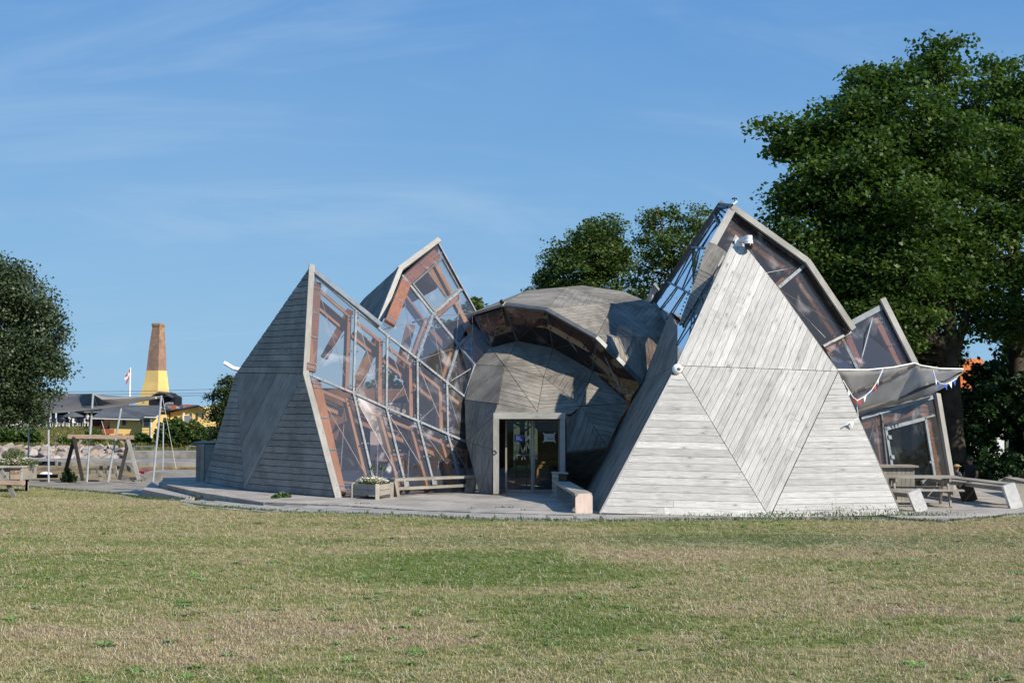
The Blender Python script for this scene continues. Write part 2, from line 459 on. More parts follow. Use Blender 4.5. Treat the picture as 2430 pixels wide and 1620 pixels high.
# ---------------------------------------------------------------- ground, lawn, path, sea
def sstep(a, b, x):
    t = max(0.0, min(1.0, (x - a) / (b - a))); return t * t * (3 - 2 * t)
def hz(X, Y):
    """height of the land"""
    z = -0.30 * sstep(-5.0, -11.5, X) * sstep(33.0, 41.0, Y)
    z += 0.085 * sstep(-8.0, -4.0, X) * sstep(24.0, 28.3, Y) * (1 - sstep(44, 50, Y))
    z += -0.9 * sstep(12.5, 15.5, X) * sstep(38.0, 43.0, Y)
    # harbour and sea to the left, rear
    shore_x = -11.5 - sstep(50, 60, Y) * -2.5
    sea = sstep(shore_x + .6, shore_x - .6, X) * sstep(49.6, 50.4, Y)
    sea = max(sea, sstep(66, 74, Y) * sstep(0.0, -6.0, X))
    z = z * (1 - sea) + (-6.0) * sea
    # far quay and headland
    edge = -26.0
    head = sstep(edge + 4, edge - 3, X) * sstep(114, 118, Y) * (1 - sstep(215, 235, Y)) * sstep(-170, -150, X)
    if head > 0:
        z2 = -3.2 + 2.1 * sstep(117, 122, Y) + 1.4 * sstep(129, 143, Y) * sstep(-43, -47, X)
        z = z * (1 - head) + z2 * head
    return z
def Gh(px, py, it=6):
    z = 0.0
    for _ in range(it):
        p = G(px, py, z); z = hz(p.x, p.y)
    return Vector((p.x, p.y, z))

def lawn_colour(q, blade=False):
    """patches of living green, straw and bare soil, laid out on the ground itself"""
    p = q.pos()
    rot = q.mapv(p, (1, 1, 0), (0, 0, 0), (0, 0, 0.0))
    big = q.noise(q.mapv(p, (0.16, 0.55, 0)), 1.0, 5, 0.62, 0.6)
    med = q.noise(q.mapv(p, (0.9, 1.6, 0), (4, 9, 0)), 1.0, 6, 0.66, 0.4)
    fine = q.noise(q.mapv(p, (9, 9, 0)), 1.0, 5, 0.7)
    med2 = q.noise(q.mapv(p, (2.4, 3.6, 0), (1, 3, 0)), 1.0, 5, 0.7, 0.6)
    g = q.math('ADD', q.math('MULTIPLY', big, 0.45), q.math('ADD', q.math('MULTIPLY', med, 0.35), q.math('MULTIPLY', med2, 0.24)))
    g = q.math('ADD', q.math('MULTIPLY', q.math('SUBTRACT', g, 0.52), 1.75), 0.495)
    def blob(cx, cy, rx, ry, amp):
        sp = q.n('ShaderNodeSeparateXYZ'); q.l(p, sp.inputs[0])
        dx = q.math('DIVIDE', q.math('SUBTRACT', sp.outputs[0], cx), rx)
        dy = q.math('DIVIDE', q.math('SUBTRACT', sp.outputs[1], cy), ry)
        d = q.math('ADD', q.math('MULTIPLY', dx, dx), q.math('MULTIPLY', dy, dy))
        return q.math('MULTIPLY', q.mr(d, 0.0, 1.0, 1.0, 0.0), amp)
    for (a, b, rx, ry, amp) in LAWN_BLOBS:
        g = q.math('ADD', g, blob(a, b, rx, ry, amp))
    return g, med, fine
LAWN_BLOBS = []
def _lb(px, py, wpx, hpx, amp):
    c = G(px, py); l = G(px - wpx, py); n = G(px, py + hpx); f = G(px, py - hpx)
    LAWN_BLOBS.append((c.x, c.y, abs(c.x - l.x) * 1.1, (f.y - n.y) / 2 * 1.15, amp * (.8 if amp > 0 else .7)))
_lb(1130, 1345, 560, 44, .36)
_lb(150, 1345, 420, 38, .2)
_lb(1380, 1470, 300, 64, .26)
_lb(620, 1400, 700, 60, .07)
_lb(1700, 1258, 420, 18, .10)
_lb(1850, 1540, 420, 50, .06)
_lb(1560, 1320, 260, 28, -0.35200000000000004)
_lb(450, 1520, 650, 60, -.10)
_lb(2250, 1300, 520, 60, -.07)
_lb(300, 1205, 700, 30, -.06)
_lb(2000, 1420, 500, 40, -.06)
_lb(1040, 1520, 200, 16, -.3)
_lb(330, 1190, 300, 8, -.2)
_lb(1900, 1290, 300, 14, -.2)
_lb(2150, 1450, 160, 14, -.3)
_lb(120, 1500, 160, 20, -.25)
_lb(700, 1495, 220, 24, -0.264)
_lb(430, 1560, 260, 22, -0.264)
_lb(1600, 1520, 180, 20, -0.30800000000000005)
_lb(2250, 1560, 260, 40, -0.22000000000000003)

m, t = mat('lawn_ground'); q = NT(t)
g, med, fine = lawn_colour(q)
gf = q.math('ADD', g, q.math('MULTIPLY', q.math('SUBTRACT', fine, 0.5), 0.30))
col = q.ramp(gf, [(0.28, (0.225, .165, .115)), (0.40, (0.29, .23, .145)), (0.475, (0.29, .255, .13)), (0.56, (0.21, .22, .085)), (0.72, (0.14, .18, .052))])
dk = q.noise(q.pos(), 22.0, 4, .7)
col = q.mixc(1.0, col, q.gray(q.mr(dk, .3, .7, .70, 1.2)), 'MULTIPLY')
q.out(q.principled(col, .95, bump=fine, bstr=.9, bdist=.04, spec=.05)); M['lawn'] = m

m, t = mat('grass_blades'); q = NT(t)
g, med, fine = lawn_colour(q, True)
oi = q.n('ShaderNodeObjectInfo')
rn = oi.outputs['Random']
gg = q.math('ADD', g, q.math('MULTIPLY', q.math('SUBTRACT', rn, 0.5), 0.42))
col = q.ramp(gg, [(0.34, (0.50, .42, .25)), (0.46, (0.48, .42, .22)), (0.53, (0.345, .34, .14)), (0.64, (0.235, .275, .088)), (0.82, (0.18, .25, .062))])
ns = q.n('ShaderNodeTexWhiteNoise'); ns.noise_dimensions = '1D'; q.l(rn, ns.inputs['W'])
col = q.mixc(1.0, col, q.gray(q.mr(ns.outputs['Value'], 0, 1, .7, 1.25, False)), 'MULTIPLY')
d = q.principled(col, .65, spec=.25)
tr = q.n('ShaderNodeBsdfTranslucent'); q.l(col, tr.inputs[0])
mxs = q.n('ShaderNodeMixShader'); mxs.inputs[0].default_value = .3
q.l(d.outputs[0], mxs.inputs[1]); q.l(tr.outputs[0], mxs.inputs[2]); q.out(mxs); M['blades'] = m

def ground_mat(name, c1, c2, c3, sc=0.3):
    m, t = mat(name); q = NT(t)
    n = q.noise(q.pos(), sc, 6, .62, .3)
    f = q.noise(q.pos(), 14, 4, .7)
    c = q.ramp(n, [(.35, c1), (.5, c2), (.65, c3)])
    c = q.mixc(1.0, c, q.gray(q.mr(f, .3, .7, .75, 1.2)), 'MULTIPLY')
    q.out(q.principled(c, .95, bump=f, bstr=.6, bdist=.03, spec=.1)); return m
M['land'] = ground_mat('rough_ground', (.07, .10, .03), (.10, .12, .05), (.16, .15, .08))
M['gravel'] = ground_mat('trodden_gravel', (.20, .18, .15), (.26, .24, .21), (.31, .29, .255), .7)

EDGE = [(-900, 1147), (-200, 1149), (0, 1152), (80, 1157), (200, 1166), (300, 1176), (470, 1200), (644, 1215), (874, 1222), (1200, 1235), (1426, 1237), (1650, 1235), (1826, 1233), (2132, 1234), (2242, 1238), (2430, 1223), (2750, 1215), (3300, 1208)]
EW = [Gh(x, y) for x, y in EDGE]
def yedge(X):
    if X <= EW[0].x: return EW[0].y
    for a, b in zip(EW, EW[1:]):
        if a.x <= X <= b.x: return a.y + (b.y - a.y) * (X - a.x) / (b.x - a.x)
    return EW[-1].y

def sheet(name, xs, ys, zf, m, label=None, yl=None):
    v = []; f = []
    for i, x in enumerate(xs):
        for j, y in enumerate(ys):
            yy = yl(x, y) if yl else y
            v.append((x, yy, zf(x, yy)))
    n = len(ys)
    for i in range(len(xs) - 1):
        for j in range(n - 1):
            a = i * n + j; f.append((a, a + n, a + n + 1, a + 1))
    me = bpy.data.meshes.new(name); me.from_pydata(v, [], f); me.materials.append(m)
    me.polygons.foreach_set('use_smooth', [True] * len(f)); me.update()
    o = link(name, me); tag(o, kind='structure'); return o

xs = [-3000, -900, -300, -170, -150, -100, -60] + [-45 + i * 1.0 for i in range(0, 31)] + [-13.6 + i * .25 for i in range(0, 16)] + [-9, -7.5, -6, -4, -2, 0, 2, 4, 6, 8, 10, 12, 12.6, 13.2, 14, 15, 16, 20, 30, 60, 150, 400, 3000]
ys = [-60, -20, 0, 10, 20, 28, 33, 35, 37, 39, 41, 43, 45, 48, 49.6, 50.0, 50.4, 53, 56, 60, 64, 66, 68, 70, 72, 74, 80, 95, 110, 114, 115, 116, 117, 118, 119, 120, 122, 124, 127, 130, 134, 138, 145, 160, 180, 215, 225, 235, 300, 500, 1200]
sheet('ground', xs, ys, lambda x, y: hz(x, y) - 0.05, M['land'])

m, t = mat('sea_water'); q = NT(t)
wv = q.noise(q.mapv(q.pos(), (.5, 1.6, 1)), 1.4, 4, .6)
q.out(q.principled((.006, .045, .10), .16, bump=wv, bstr=.7, bdist=.25, spec=.5)); M['sea'] = m
me = bpy.data.meshes.new('sea')
me.from_pydata([(-40000, 49, -2.5), (40000, 49, -2.5), (40000, 45000, -2.5), (-40000, 45000, -2.5)], [], [(0, 1, 2, 3)])
me.materials.append(M['sea']); tag(link('sea', me), kind='structure')

lx = [-60 + i * 0.5 for i in range(0, 261)]
lawn = sheet('lawn', lx, [i / 60.0 for i in range(61)],
             lambda x, y: hz(x, y) + .012 * mnoise.noise(Vector((x * .5, y * .5, 0))) + .05 * mnoise.noise(Vector((x * .09, y * .13, 3))) * (1 - min(1, max(0, (y - 24) / 5))),
             M['lawn'], yl=lambda x, t_: 3.0 + t_ * (yedge(x) + .06 * mnoise.noise(Vector((x * 1.3, 0, 0))) - 3.0))
sheet('path', [-60 + i * 0.6 for i in range(0, 150)], [i / 8 for i in range(9)], lambda x, y: hz(x, y) - .012,
      M['gravel'], yl=lambda x, t_: (yedge(x) - .3) + t_ * (49.3 - yedge(x) + .3))
# bare ground pad east of the deck under the hedge is part of 'ground'

# grass tufts: the base geometry of this object is one tuft; geometry nodes scatter it over the lawn
def grass_mesh():
    v = []; f = []
    rr = random.Random(5)
    for k in range(9):
        a = rr.uniform(0, 6.283); d = rr.uniform(0, .035)
        bx, by = d * math.cos(a), d * math.sin(a)
        L = rr.uniform(.022, .05) if k < 7 else rr.uniform(.045, .075); lean = rr.uniform(.6, 1.55); w = rr.uniform(.0018, .0036)
        a2 = rr.uniform(0, 6.283); dx, dy = math.cos(a2), math.sin(a2); px_, py_ = -dy * w, dx * w
        h1 = L * .55 * math.cos(lean * .5); r1 = L * .55 * math.sin(lean * .5)
        h2 = h1 + L * .45 * math.cos(min(1.5, lean * 1.4)); r2 = r1 + L * .45 * math.sin(min(1.5, lean * 1.4))
        i = len(v)
        v += [(bx - px_, by - py_, -.004), (bx + px_, by + py_, -.004), (bx + dx * r1 + px_ * .8, by + dy * r1 + py_ * .8, h1), (bx + dx * r1 - px_ * .8, by + dy * r1 - py_ * .8, h1), (bx + dx * r2, by + dy * r2, h2)]
        f += [(i, i + 1, i + 2, i + 3), (i + 3, i + 2, i + 4)]
    me = bpy.data.meshes.new('grass'); me.from_pydata(v, [], f); me.materials.append(M['blades']); me.update(); return me
grass = link('grass', grass_mesh()); tag(grass, 'short sun-dried grass, straw and green, covering the lawn in front of the pavilion', 'grass', kind='stuff')
def scatter(obj, target, dens, zlo, zhi, ymax, name, seed, patch=True):
    ng = bpy.data.node_groups.new(name, 'GeometryNodeTree')
    ng.interface.new_socket('Geometry', in_out='INPUT', socket_type='NodeSocketGeometry')
    ng.interface.new_socket('Geometry', in_out='OUTPUT', socket_type='NodeSocketGeometry')
    N = ng.nodes; L = ng.links
    gi = N.new('NodeGroupInput'); go = N.new('NodeGroupOutput')
    oi = N.new('GeometryNodeObjectInfo'); oi.inputs[0].default_value = target; oi.transform_space = 'RELATIVE'
    dp = N.new('GeometryNodeDistributePointsOnFaces'); dp.inputs['Seed'].default_value = seed
    L.new(oi.outputs['Geometry'], dp.inputs['Mesh'])
    # density: keep inside the wedge the photograph shows (and a margin), thinner where soil shows
    ps = N.new('GeometryNodeInputPosition'); sx = N.new('ShaderNodeSeparateXYZ'); L.new(ps.outputs[0], sx.inputs[0])
    def mt(op, a, b=None):
        n = N.new('ShaderNodeMath'); n.operation = op
        for i, c in ((0, a), (1, b)):
            if c is None: continue
            if isinstance(c, (int, float)): n.inputs[i].default_value = c
            else: L.new(c, n.inputs[i])
        return n.outputs[0]
    ax = mt('ABSOLUTE', sx.outputs[0]); lim = mt('ADD', mt('MULTIPLY', sx.outputs[1], .54), 3.0)
    inx = mt('LESS_THAN', ax, lim); iny = mt('LESS_THAN', sx.outputs[1], ymax); iny2 = mt('GREATER_THAN', sx.outputs[1], 9.0)
    k = mt('MULTIPLY', mt('MULTIPLY', inx, iny), iny2)
    nz = N.new('ShaderNodeTexNoise'); nz.inputs['Scale'].default_value = 1.1; nz.inputs['Detail'].default_value = 5
    L.new(ps.outputs[0], nz.inputs['Vector'])
    mr = N.new('ShaderNodeMapRange'); L.new(nz.outputs[0], mr.inputs[0]); mr.inputs[1].default_value = .38; mr.inputs[2].default_value = .56
    mr.inputs[3].default_value = .10; mr.inputs[4].default_value = 1.0
    # thinner with distance so the far lawn does not cost more than it shows
    fd = N.new('ShaderNodeMapRange'); L.new(sx.outputs[1], fd.inputs[0]); fd.inputs[1].default_value = 12; fd.inputs[2].default_value = 34; fd.inputs[3].default_value = 1.0; fd.inputs[4].default_value = .42
    L.new(mt('MULTIPLY', mt('MULTIPLY', mt('MULTIPLY', k, mr.outputs[0]), dens), fd.outputs[0]), dp.inputs['Density'])
    ip = N.new('GeometryNodeInstanceOnPoints'); L.new(dp.outputs['Points'], ip.inputs['Points']); L.new(gi.outputs[0], ip.inputs['Instance'])
    rv = N.new('FunctionNodeRandomValue'); rv.data_type = 'FLOAT_VECTOR'; rv.inputs[0].default_value = (-.15, -.15, 0); rv.inputs[1].default_value = (.15, .15, 6.283)
    L.new(rv.outputs[0], ip.inputs['Rotation'])
    rs = N.new('FunctionNodeRandomValue'); rs.data_type = 'FLOAT'; rs.inputs[2].default_value = zlo; rs.inputs[3].default_value = zhi
    sc = mt('MULTIPLY', rs.outputs[1], 1.0)
    L.new(sc, ip.inputs['Scale'])
    L.new(ip.outputs[0], go.inputs[0])
    md = obj.modifiers.new('scatter', 'NODES'); md.node_group = ng
scatter(grass, lawn, 820, .45, 1.35, 47, 'scatter_grass', 3)

def straw_mesh():
    rr = random.Random(15); v = []; f = []
    for k in range(7):
        a = rr.uniform(0, 6.283); x, y = rr.uniform(-.07, .07), rr.uniform(-.07, .07); Ls = rr.uniform(.04, .11); w = rr.uniform(.0012, .0024); z0 = rr.uniform(.008, .03); z1 = rr.uniform(.01, .055)
        dx, dy = math.cos(a), math.sin(a); i = len(v)
        v += [(x - dy * w, y + dx * w, z0), (x + dy * w, y - dx * w, z0), (x + dx * Ls + dy * w * .4, y + dy * Ls - dx * w * .4, z1), (x + dx * Ls - dy * w * .4, y + dy * Ls + dx * w * .4, z1)]
        f += [(i, i + 1, i + 2, i + 3)]
    me = bpy.data.meshes.new('straw_litter'); me.from_pydata(v, [], f)
    m, t = mat('straw_blade'); q = NT(t); oi = q.n('ShaderNodeObjectInfo')
    c = q.ramp(oi.outputs['Random'], [(0, (.42, .37, .24)), (.5, (.53, .48, .32)), (1, (.64, .59, .43))]); q.out(q.principled(c, .6, spec=.3))
    me.materials.append(m); me.update(); return me
straw_o = link('straw_litter', straw_mesh()); tag(straw_o, 'pale dry straw and clippings lying loose over the lawn', 'straw', kind='stuff')
scatter(straw_o, lawn, 60, .5, 1.4, 47, 'scatter_straw', 21)

# scattered broad-leaved weeds (dandelion-like rosettes)
def weed_mesh():
    rr = random.Random(8); v = []; f = []
    for k in range(11):
        a = k * 6.283 / 11 + rr.uniform(-.2, .2); L = rr.uniform(.07, .13); w = rr.uniform(.010, .018); up = rr.uniform(.15, .7)
        dx, dy = math.cos(a), math.sin(a); i = len(v)
        v += [(0, 0, 0), (dx * L * .5 - dy * w, dy * L * .5 + dx * w, L * .5 * up), (dx * L, dy * L, L * .45 * up), (dx * L * .5 + dy * w, dy * L * .5 - dx * w, L * .5 * up)]
        f += [(i, i + 1, i + 2, i + 3)]
    me = bpy.data.meshes.new('lawn_weeds'); me.from_pydata(v, [], f)
    m, t = mat('weed_leaf'); q = NT(t); oi = q.n('ShaderNodeObjectInfo')
    c = q.ramp(oi.outputs['Random'], [(0, (.07, .16, .03)), (1, (.17, .29, .07))]); q.out(q.principled(c, .55, spec=.3))
    me.materials.append(m); me.update(); return me
weeds = link('lawn_weeds', weed_mesh()); tag(weeds, 'small green broad-leaved weeds dotted through the dry lawn', 'weeds', kind='stuff')
scatter(weeds, lawn, 1.6, .5, 1.5, 34, 'scatter_weeds', 9)

# ---------------------------------------------------------------- plank facets
def clip(poly, p, n):
    out = []
    for i in range(len(poly)):
        a = poly[i]; b = poly[(i + 1) % len(poly)]
        da = (a[0] - p[0]) * n[0] + (a[1] - p[1]) * n[1]; db = (b[0] - p[0]) * n[0] + (b[1] - p[1]) * n[1]
        if da >= 0: out.append(a)
        if (da >= 0) != (db >= 0):
            t_ = da / (da - db); out.append((a[0] + (b[0] - a[0]) * t_, a[1] + (b[1] - a[1]) * t_))
    return out
def area2(p): return .5 * sum(p[i][0] * p[(i + 1) % len(p)][1] - p[(i + 1) % len(p)][0] * p[i][1] for i in range(len(p)))
PLANKS = []      # (screen area, facet object, record)
def newell(pts):
    n = Vector((0, 0, 0))
    for i in range(len(pts)): n += pts[i].cross(pts[(i + 1) % len(pts)])
    return n.normalized()
CAMP = Vector((0, 0, CH))
def facet(parent, pts, d, width, mt_, back='wood_dark', gap=.011, seam=.007, jit=.5, thick=.024, outward=None, label=None, split=3.6, name='wall_panel', depth=.05):
    """a flat clad panel: backing board plus separate planks along direction d"""
    pts = [Vector(p) for p in pts]
    c = sum(pts, Vector((0, 0, 0))) / len(pts)
    n = newell(pts)
    if len(pts) == 4 and max(abs((p - c).dot(n)) for p in pts) > .03:
        kw = dict(back=back, gap=gap, seam=seam, jit=jit, thick=thick, label=label, split=split, name=name, depth=depth)
        o_ = (CAMP - c) if outward is None else outward
        if (pts[0] - pts[2]).length < (pts[1] - pts[3]).length: a_, b_ = [pts[0], pts[1], pts[2]], [pts[0], pts[2], pts[3]]
        else: a_, b_ = [pts[1], pts[2], pts[3]], [pts[1], pts[3], pts[0]]
        facet(parent, a_, d, width, mt_, outward=o_, **kw); return facet(parent, b_, d, width, mt_, outward=o_, **kw)
    pts = [p - n * (p - c).dot(n) for p in pts]
    if outward is None: outward = CAMP - c
    if n.dot(outward) < 0: n = -n
    U = Vector(d) - n * Vector(d).dot(n); U.normalize(); V = n.cross(U)
    p2 = [((p - c).dot(U), (p - c).dot(V)) for p in pts]
    if area2(p2) < 0: p2 = p2[::-1]; 
    mb = MB(); mb.prism(pts, n, -depth, -.004, .5)
    fo = mb.build(name, M[back] if isinstance(back, str) else back, parent)
    if label: fo['label'] = label
    sp = p2
    for i in range(len(p2)):
        a = p2[i]; b = p2[(i + 1) % len(p2)]; ex, ey = b[0] - a[0], b[1] - a[1]; L = math.hypot(ex, ey)
        if L < 1e-6: continue
        nn = (-ey / L, ex / L); sp = clip(sp, (a[0] + nn[0] * seam, a[1] + nn[1] * seam), nn)
    v0 = min(p[1] for p in sp); v1 = max(p[1] for p in sp); cnt = max(1, round((v1 - v0) / width)); w = (v1 - v0) / cnt
    for k in range(cnt):
        a = v0 + k * w; q_ = clip(sp, (0, a + gap / 2), (0, 1))
        if len(q_) < 3: continue
        q_ = clip(q_, (0, a + w - gap / 2), (0, -1))
        if len(q_) < 3: continue
        u0 = min(p[0] for p in q_); u1 = max(p[0] for p in q_)
        cuts = [u0]
        if u1 - u0 > split:
            cuts.append(u0 + (u1 - u0) * R.uniform(.35, .65))
        cuts.append(u1)
        for s_ in range(len(cuts) - 1):
            r_ = clip(q_, (cuts[s_] + (.003 if s_ else 0), 0), (1, 0))
            r_ = clip(r_, (cuts[s_ + 1] - (.003 if s_ < len(cuts) - 2 else 0), 0), (-1, 0))
            r_ = [r_[i] for i in range(len(r_)) if math.hypot(r_[i][0] - r_[i - 1][0], r_[i][1] - r_[i - 1][1]) > .004]
            if len(r_) < 3 or abs(area2(r_)) < .003: continue
            rnd = R.random(); lift = R.uniform(-.004, .005) * jit; tilt = R.uniform(-.004, .004) * jit
            w3 = [c + U * p[0] + V * p[1] for p in r_]
            pr = [proj(p) for p in w3]
            PLANKS.append((abs(area2(pr)), fo, mt_, w3, n, thick + lift, tilt, rnd, U, V, a - V.dot(c) * 0))
    return fo, n
def plank_mb(mb, rec):
    _, fo, mt_, w3, n, th, tilt, rnd, U, V, a = rec
    k = len(w3); top = []
    c0 = sum(w3, Vector((0, 0, 0))) / k
    top = [p + n * (th + tilt * (1 if (p - c0).dot(V) > 0 else -1)) for p in w3]
    bot = [p - n * .002 for p in w3]
    o = rnd * 71.0
    vb = min(p.dot(V) for p in w3)
    uvt = [(p.dot(U) + o, p.dot(V) - vb + rnd * 13) for p in w3]
    nn = newell(top)
    if nn.dot(n) < 0: top = top[::-1]; bot = bot[::-1]; uvt = uvt[::-1]
    mb.poly(top, uvt, rnd)
    for i in range(k):
        j = (i + 1) % k
        mb.poly([bot[i], bot[j], top[j], top[i]], [uvt[i], uvt[j], uvt[j], uvt[i]], rnd)
def finalize_planks(limit, rest_parent):
    PLANKS.sort(key=lambda r: -r[0])
    rest = {}
    nl = MB()
    for rec in PLANKS[:limit]:
        w3, n, th, U, V = rec[3], rec[4], rec[5], rec[8], rec[9]
        c = sum(w3, Vector()) / len(w3); us = [(p - c).dot(U) for p in w3]; vs = [(p - c).dot(V) for p in w3]
        L_ = max(us) - min(us)
        if L_ < .5: continue
        for uu in (min(us) + .16, max(us) - .16) + ((min(us) + L_ * .5,) if L_ > 1.6 else ()):
            for vv in (min(vs) * .5, max(vs) * .5):
                p = c + U * uu + V * vv
                # inside the board?
                pp_ = [((x - c).dot(U), (x - c).dot(V)) for x in w3]
                if area2(pp_) < 0: pp_ = pp_[::-1]
                if all((pp_[(i + 1) % len(pp_)][0] - pp_[i][0]) * (vv - pp_[i][1]) - (pp_[(i + 1) % len(pp_)][1] - pp_[i][1]) * (uu - pp_[i][0]) > .012 * math.hypot(pp_[(i + 1) % len(pp_)][0] - pp_[i][0], pp_[(i + 1) % len(pp_)][1] - pp_[i][1]) for i in range(len(pp_))):
                    r_ = .011; t_ = p + n * (th + .008); b_ = p + n * (th - .004)
                    q_ = [b_ + U * r_ * math.cos(k * 1.2566) + V * r_ * math.sin(k * 1.2566) for k in range(5)]
                    for k in range(5): nl.poly([q_[k], q_[(k + 1) % 5], t_])
    o = nl.build('nail_heads', M['steel_dark'], rest_parent); tag(o, kind='stuff')
    for i, rec in enumerate(PLANKS):
        if i < limit:
            mb = MB(); plank_mb(mb, rec); mb.build('plank', M[rec[2]], rec[1])
        else:
            rest.setdefault(rec[2], MB()); plank_mb(rest[rec[2]], rec)
    for k, mb in rest.items():
        o = mb.build('plank', M[k], rest_parent); tag(o, kind='stuff')
    print('planks', len(PLANKS)); PLANKS.clear()

# ---------------------------------------------------------------- deck
DZ = 0.12
deck_px = [(378, 1145), (468, 1166), (622, 1190), (836, 1199), (1000, 1210), (1200, 1216), (1424, 1223)]
dk_front = [G(x, y, DZ) for x, y in deck_px]
right_front = [G(x, y, DZ) for x, y in [(1826, 1229.5), (2141, 1228), (2242, 1235), (2430, 1220), (2700, 1212)]]
front = dk_front + [Vector((2.3, 29.55, DZ)), Vector((8.4, 29.55, DZ))] + right_front[1:]
back_y = 52.0
def deck_strip():
    """boards laid left to right, cut to the outline of the deck"""
    mb = MB(); w = .145; y = 28.0
    fx = [p.x for p in front]; fy = [p.y for p in front]
    def yf(X):
        for i in range(len(fx) - 1):
            if fx[i] <= X <= fx[i + 1]: return fy[i] + (fy[i + 1] - fy[i]) * (X - fx[i]) / max(1e-6, fx[i + 1] - fx[i])
        return 99
    poly = [(p.x, p.y) for p in front]
    xl = G(392, 1133, DZ)
    poly = poly + [(poly[-1][0], 39.0), (12.8, 39.0), (12.2, 43.5), (9.6, 48.0), (5.0, 51.4), (-3.6, 51.4), (-6.8, 49.2), (-9.2, 45.5), (xl.x, xl.y)]
    # non convex outline: cut per board with a scanline in x
    n = int((51.6 - 28) / w)
    for k in range(n):
        a = 28 + k * w; b = a + w - .012; ym = (a + b) / 2
        xsn = []
        for i in range(len(poly)):
            p, q_ = poly[i], poly[(i + 1) % len(poly)]
            if (p[1] > ym) != (q_[1] > ym):
                xsn.append((p[0] + (q_[0] - p[0]) * (ym - p[1]) / (q_[1] - p[1]), (q_[0] - p[0]) / (q_[1] - p[1])))
        xsn.sort()
        for i in range(0, len(xsn) - 1, 2):
            x0, s0 = xsn[i]; x1, s1 = xsn[i + 1]; h = w / 2
            s0 = max(-8, min(8, s0)); s1 = max(-8, min(8, s1))
            cuts = [x0]; c = x0 + R.uniform(2, 5)
            while c < x1 - 1: cuts.append(c); c += R.uniform(3.4, 4.4)
            cuts.append(x1)
            for j in range(len(cuts) - 1):
                sa = s0 if j == 0 else 0; sb = s1 if j == len(cuts) - 2 else 0
                lo, hi = cuts[j] + .004, cuts[j + 1] - .004
                if hi - lo < .05: continue
                z = DZ + R.uniform(-.003, .003); rnd = R.random()
                q4 = [(lo - sa * h, a), (hi - sb * h, a), (hi + sb * h, b), (lo + sa * h, b)]
                o = rnd * 50
                mb.poly([(x, y_, z) for x, y_ in q4], [(x + o, y_ - a + rnd * 9) for x, y_ in q4], rnd)
                mb.poly([(q4[0][0], a, z - .06), (q4[1][0], a, z - .06), (q4[1][0], a, z), (q4[0][0], a, z)], [(q4[0][0] + o, 0), (q4[1][0] + o, 0), (q4[1][0] + o, .06), (q4[0][0] + o, .06)], rnd)
    return mb, poly
mb, dpoly = deck_strip()
dk = mb.build('deck', M['deckwood']); tag(dk, kind='structure')
# fascia boards and the dark bearer below the deck edge
mbf = MB()
for i in range(len(front) - 1):
    a, b = front[i], front[i + 1]
    za = min(hz(a.x, a.y), hz(b.x, b.y)) - .06
    if (b - a).length < .02: continue
    h = DZ - .012 - za
    mbf.bar(Vector((a.x, a.y, za + h / 2)), Vector((b.x, b.y, za + h / 2)), .035, h, (0, 0, 1))
xl = G(392, 1133, DZ)
a = front[0]; za = -.36; h = DZ - .012 - za
mbf.bar(Vector((a.x, a.y, za + h / 2)), Vector((xl.x, xl.y, za + h / 2)), .035, h)
mbf.build('fascia_board', M['wood_slate'], dk)
# board joints showing where the raised left corner turns: short radial boards
# lower step at the left corner
s0, s1, s2 = G(338, 1160.5, -.03), G(360, 1143, -.03), G(440, 1181, -.03)
mbs = MB()
inner0, inner1 = Vector((front[0].x + .1, front[0].y, -.03)), Vector((front[1].x, front[1].y, -.03))
mbs.prism([s0, s2, inner1, inner0, s1], (0, 0, 1), -.32, 0, .4, Vector((1, 0, 0)))
stp = mbs.build('deck_step', M['deckwood']); tag(stp, kind='structure')

# paving slabs along the edge of the deck
slab_parent = None
m, t = mat('paving_slab'); q = NT(t)
n1 = q.noise(q.pos(), 2.2, 6, .65); n2 = q.noise(q.pos(), 60, 3, .6); rv = q.attr()
c = q.ramp(n1, [(.3, (.25, .235, .205)), (.5, (.32, .305, .275)), (.7, (.38, .365, .335))])
c = q.mixc(1.0, c, q.gray(q.mr(rv, 0, 1, .86, 1.12, False)), 'MULTIPLY'); c = q.mixc(1.0, c, q.gray(q.mr(n2, .3, .7, .85, 1.1)), 'MULTIPLY')
q.out(q.principled(c, .9, bump=n2, bstr=.4, bdist=.003, spec=.2)); M['slab'] = m
pav = MB()
pav_o = None
pts = [Vector((p.x, p.y, 0)) for p in EW]
recs = []
x = -13.0
while x < 2.3:
    wdt = .6
    ye = yedge(x + .3) + .05
    # top of strip = deck front
    fxs = [(p.x, p.y) for p in front]
    yt = None
    for i in range(len(fxs) - 1):
        if fxs[i][0] <= x + .3 <= fxs[i + 1][0]:
            yt = fxs[i][1] + (fxs[i + 1][1] - fxs[i][1]) * (x + .3 - fxs[i][0]) / max(1e-6, fxs[i + 1][0] - fxs[i][0])
    if yt is None: yt = 44.0
    y = ye
    sh = (yedge(x + .6) - yedge(x)) / .6
    while y < min(yt - .02, ye + 2.6):
        d = min(.6, yt - .02 - y)
        if d > .12: recs.append((x, y, wdt, d, sh))
        y += .6
    x += wdt
base = MB()
pvo = tag(link('paving', bpy.data.meshes.new('paving')), kind='structure')
me = MB(); me.poly([(-13, 36.6, -.4), (-12.9, 36.6, -.4), (-12.9, 36.7, -.4)]); pvo.data = me.mesh('paving', M['gravel'])
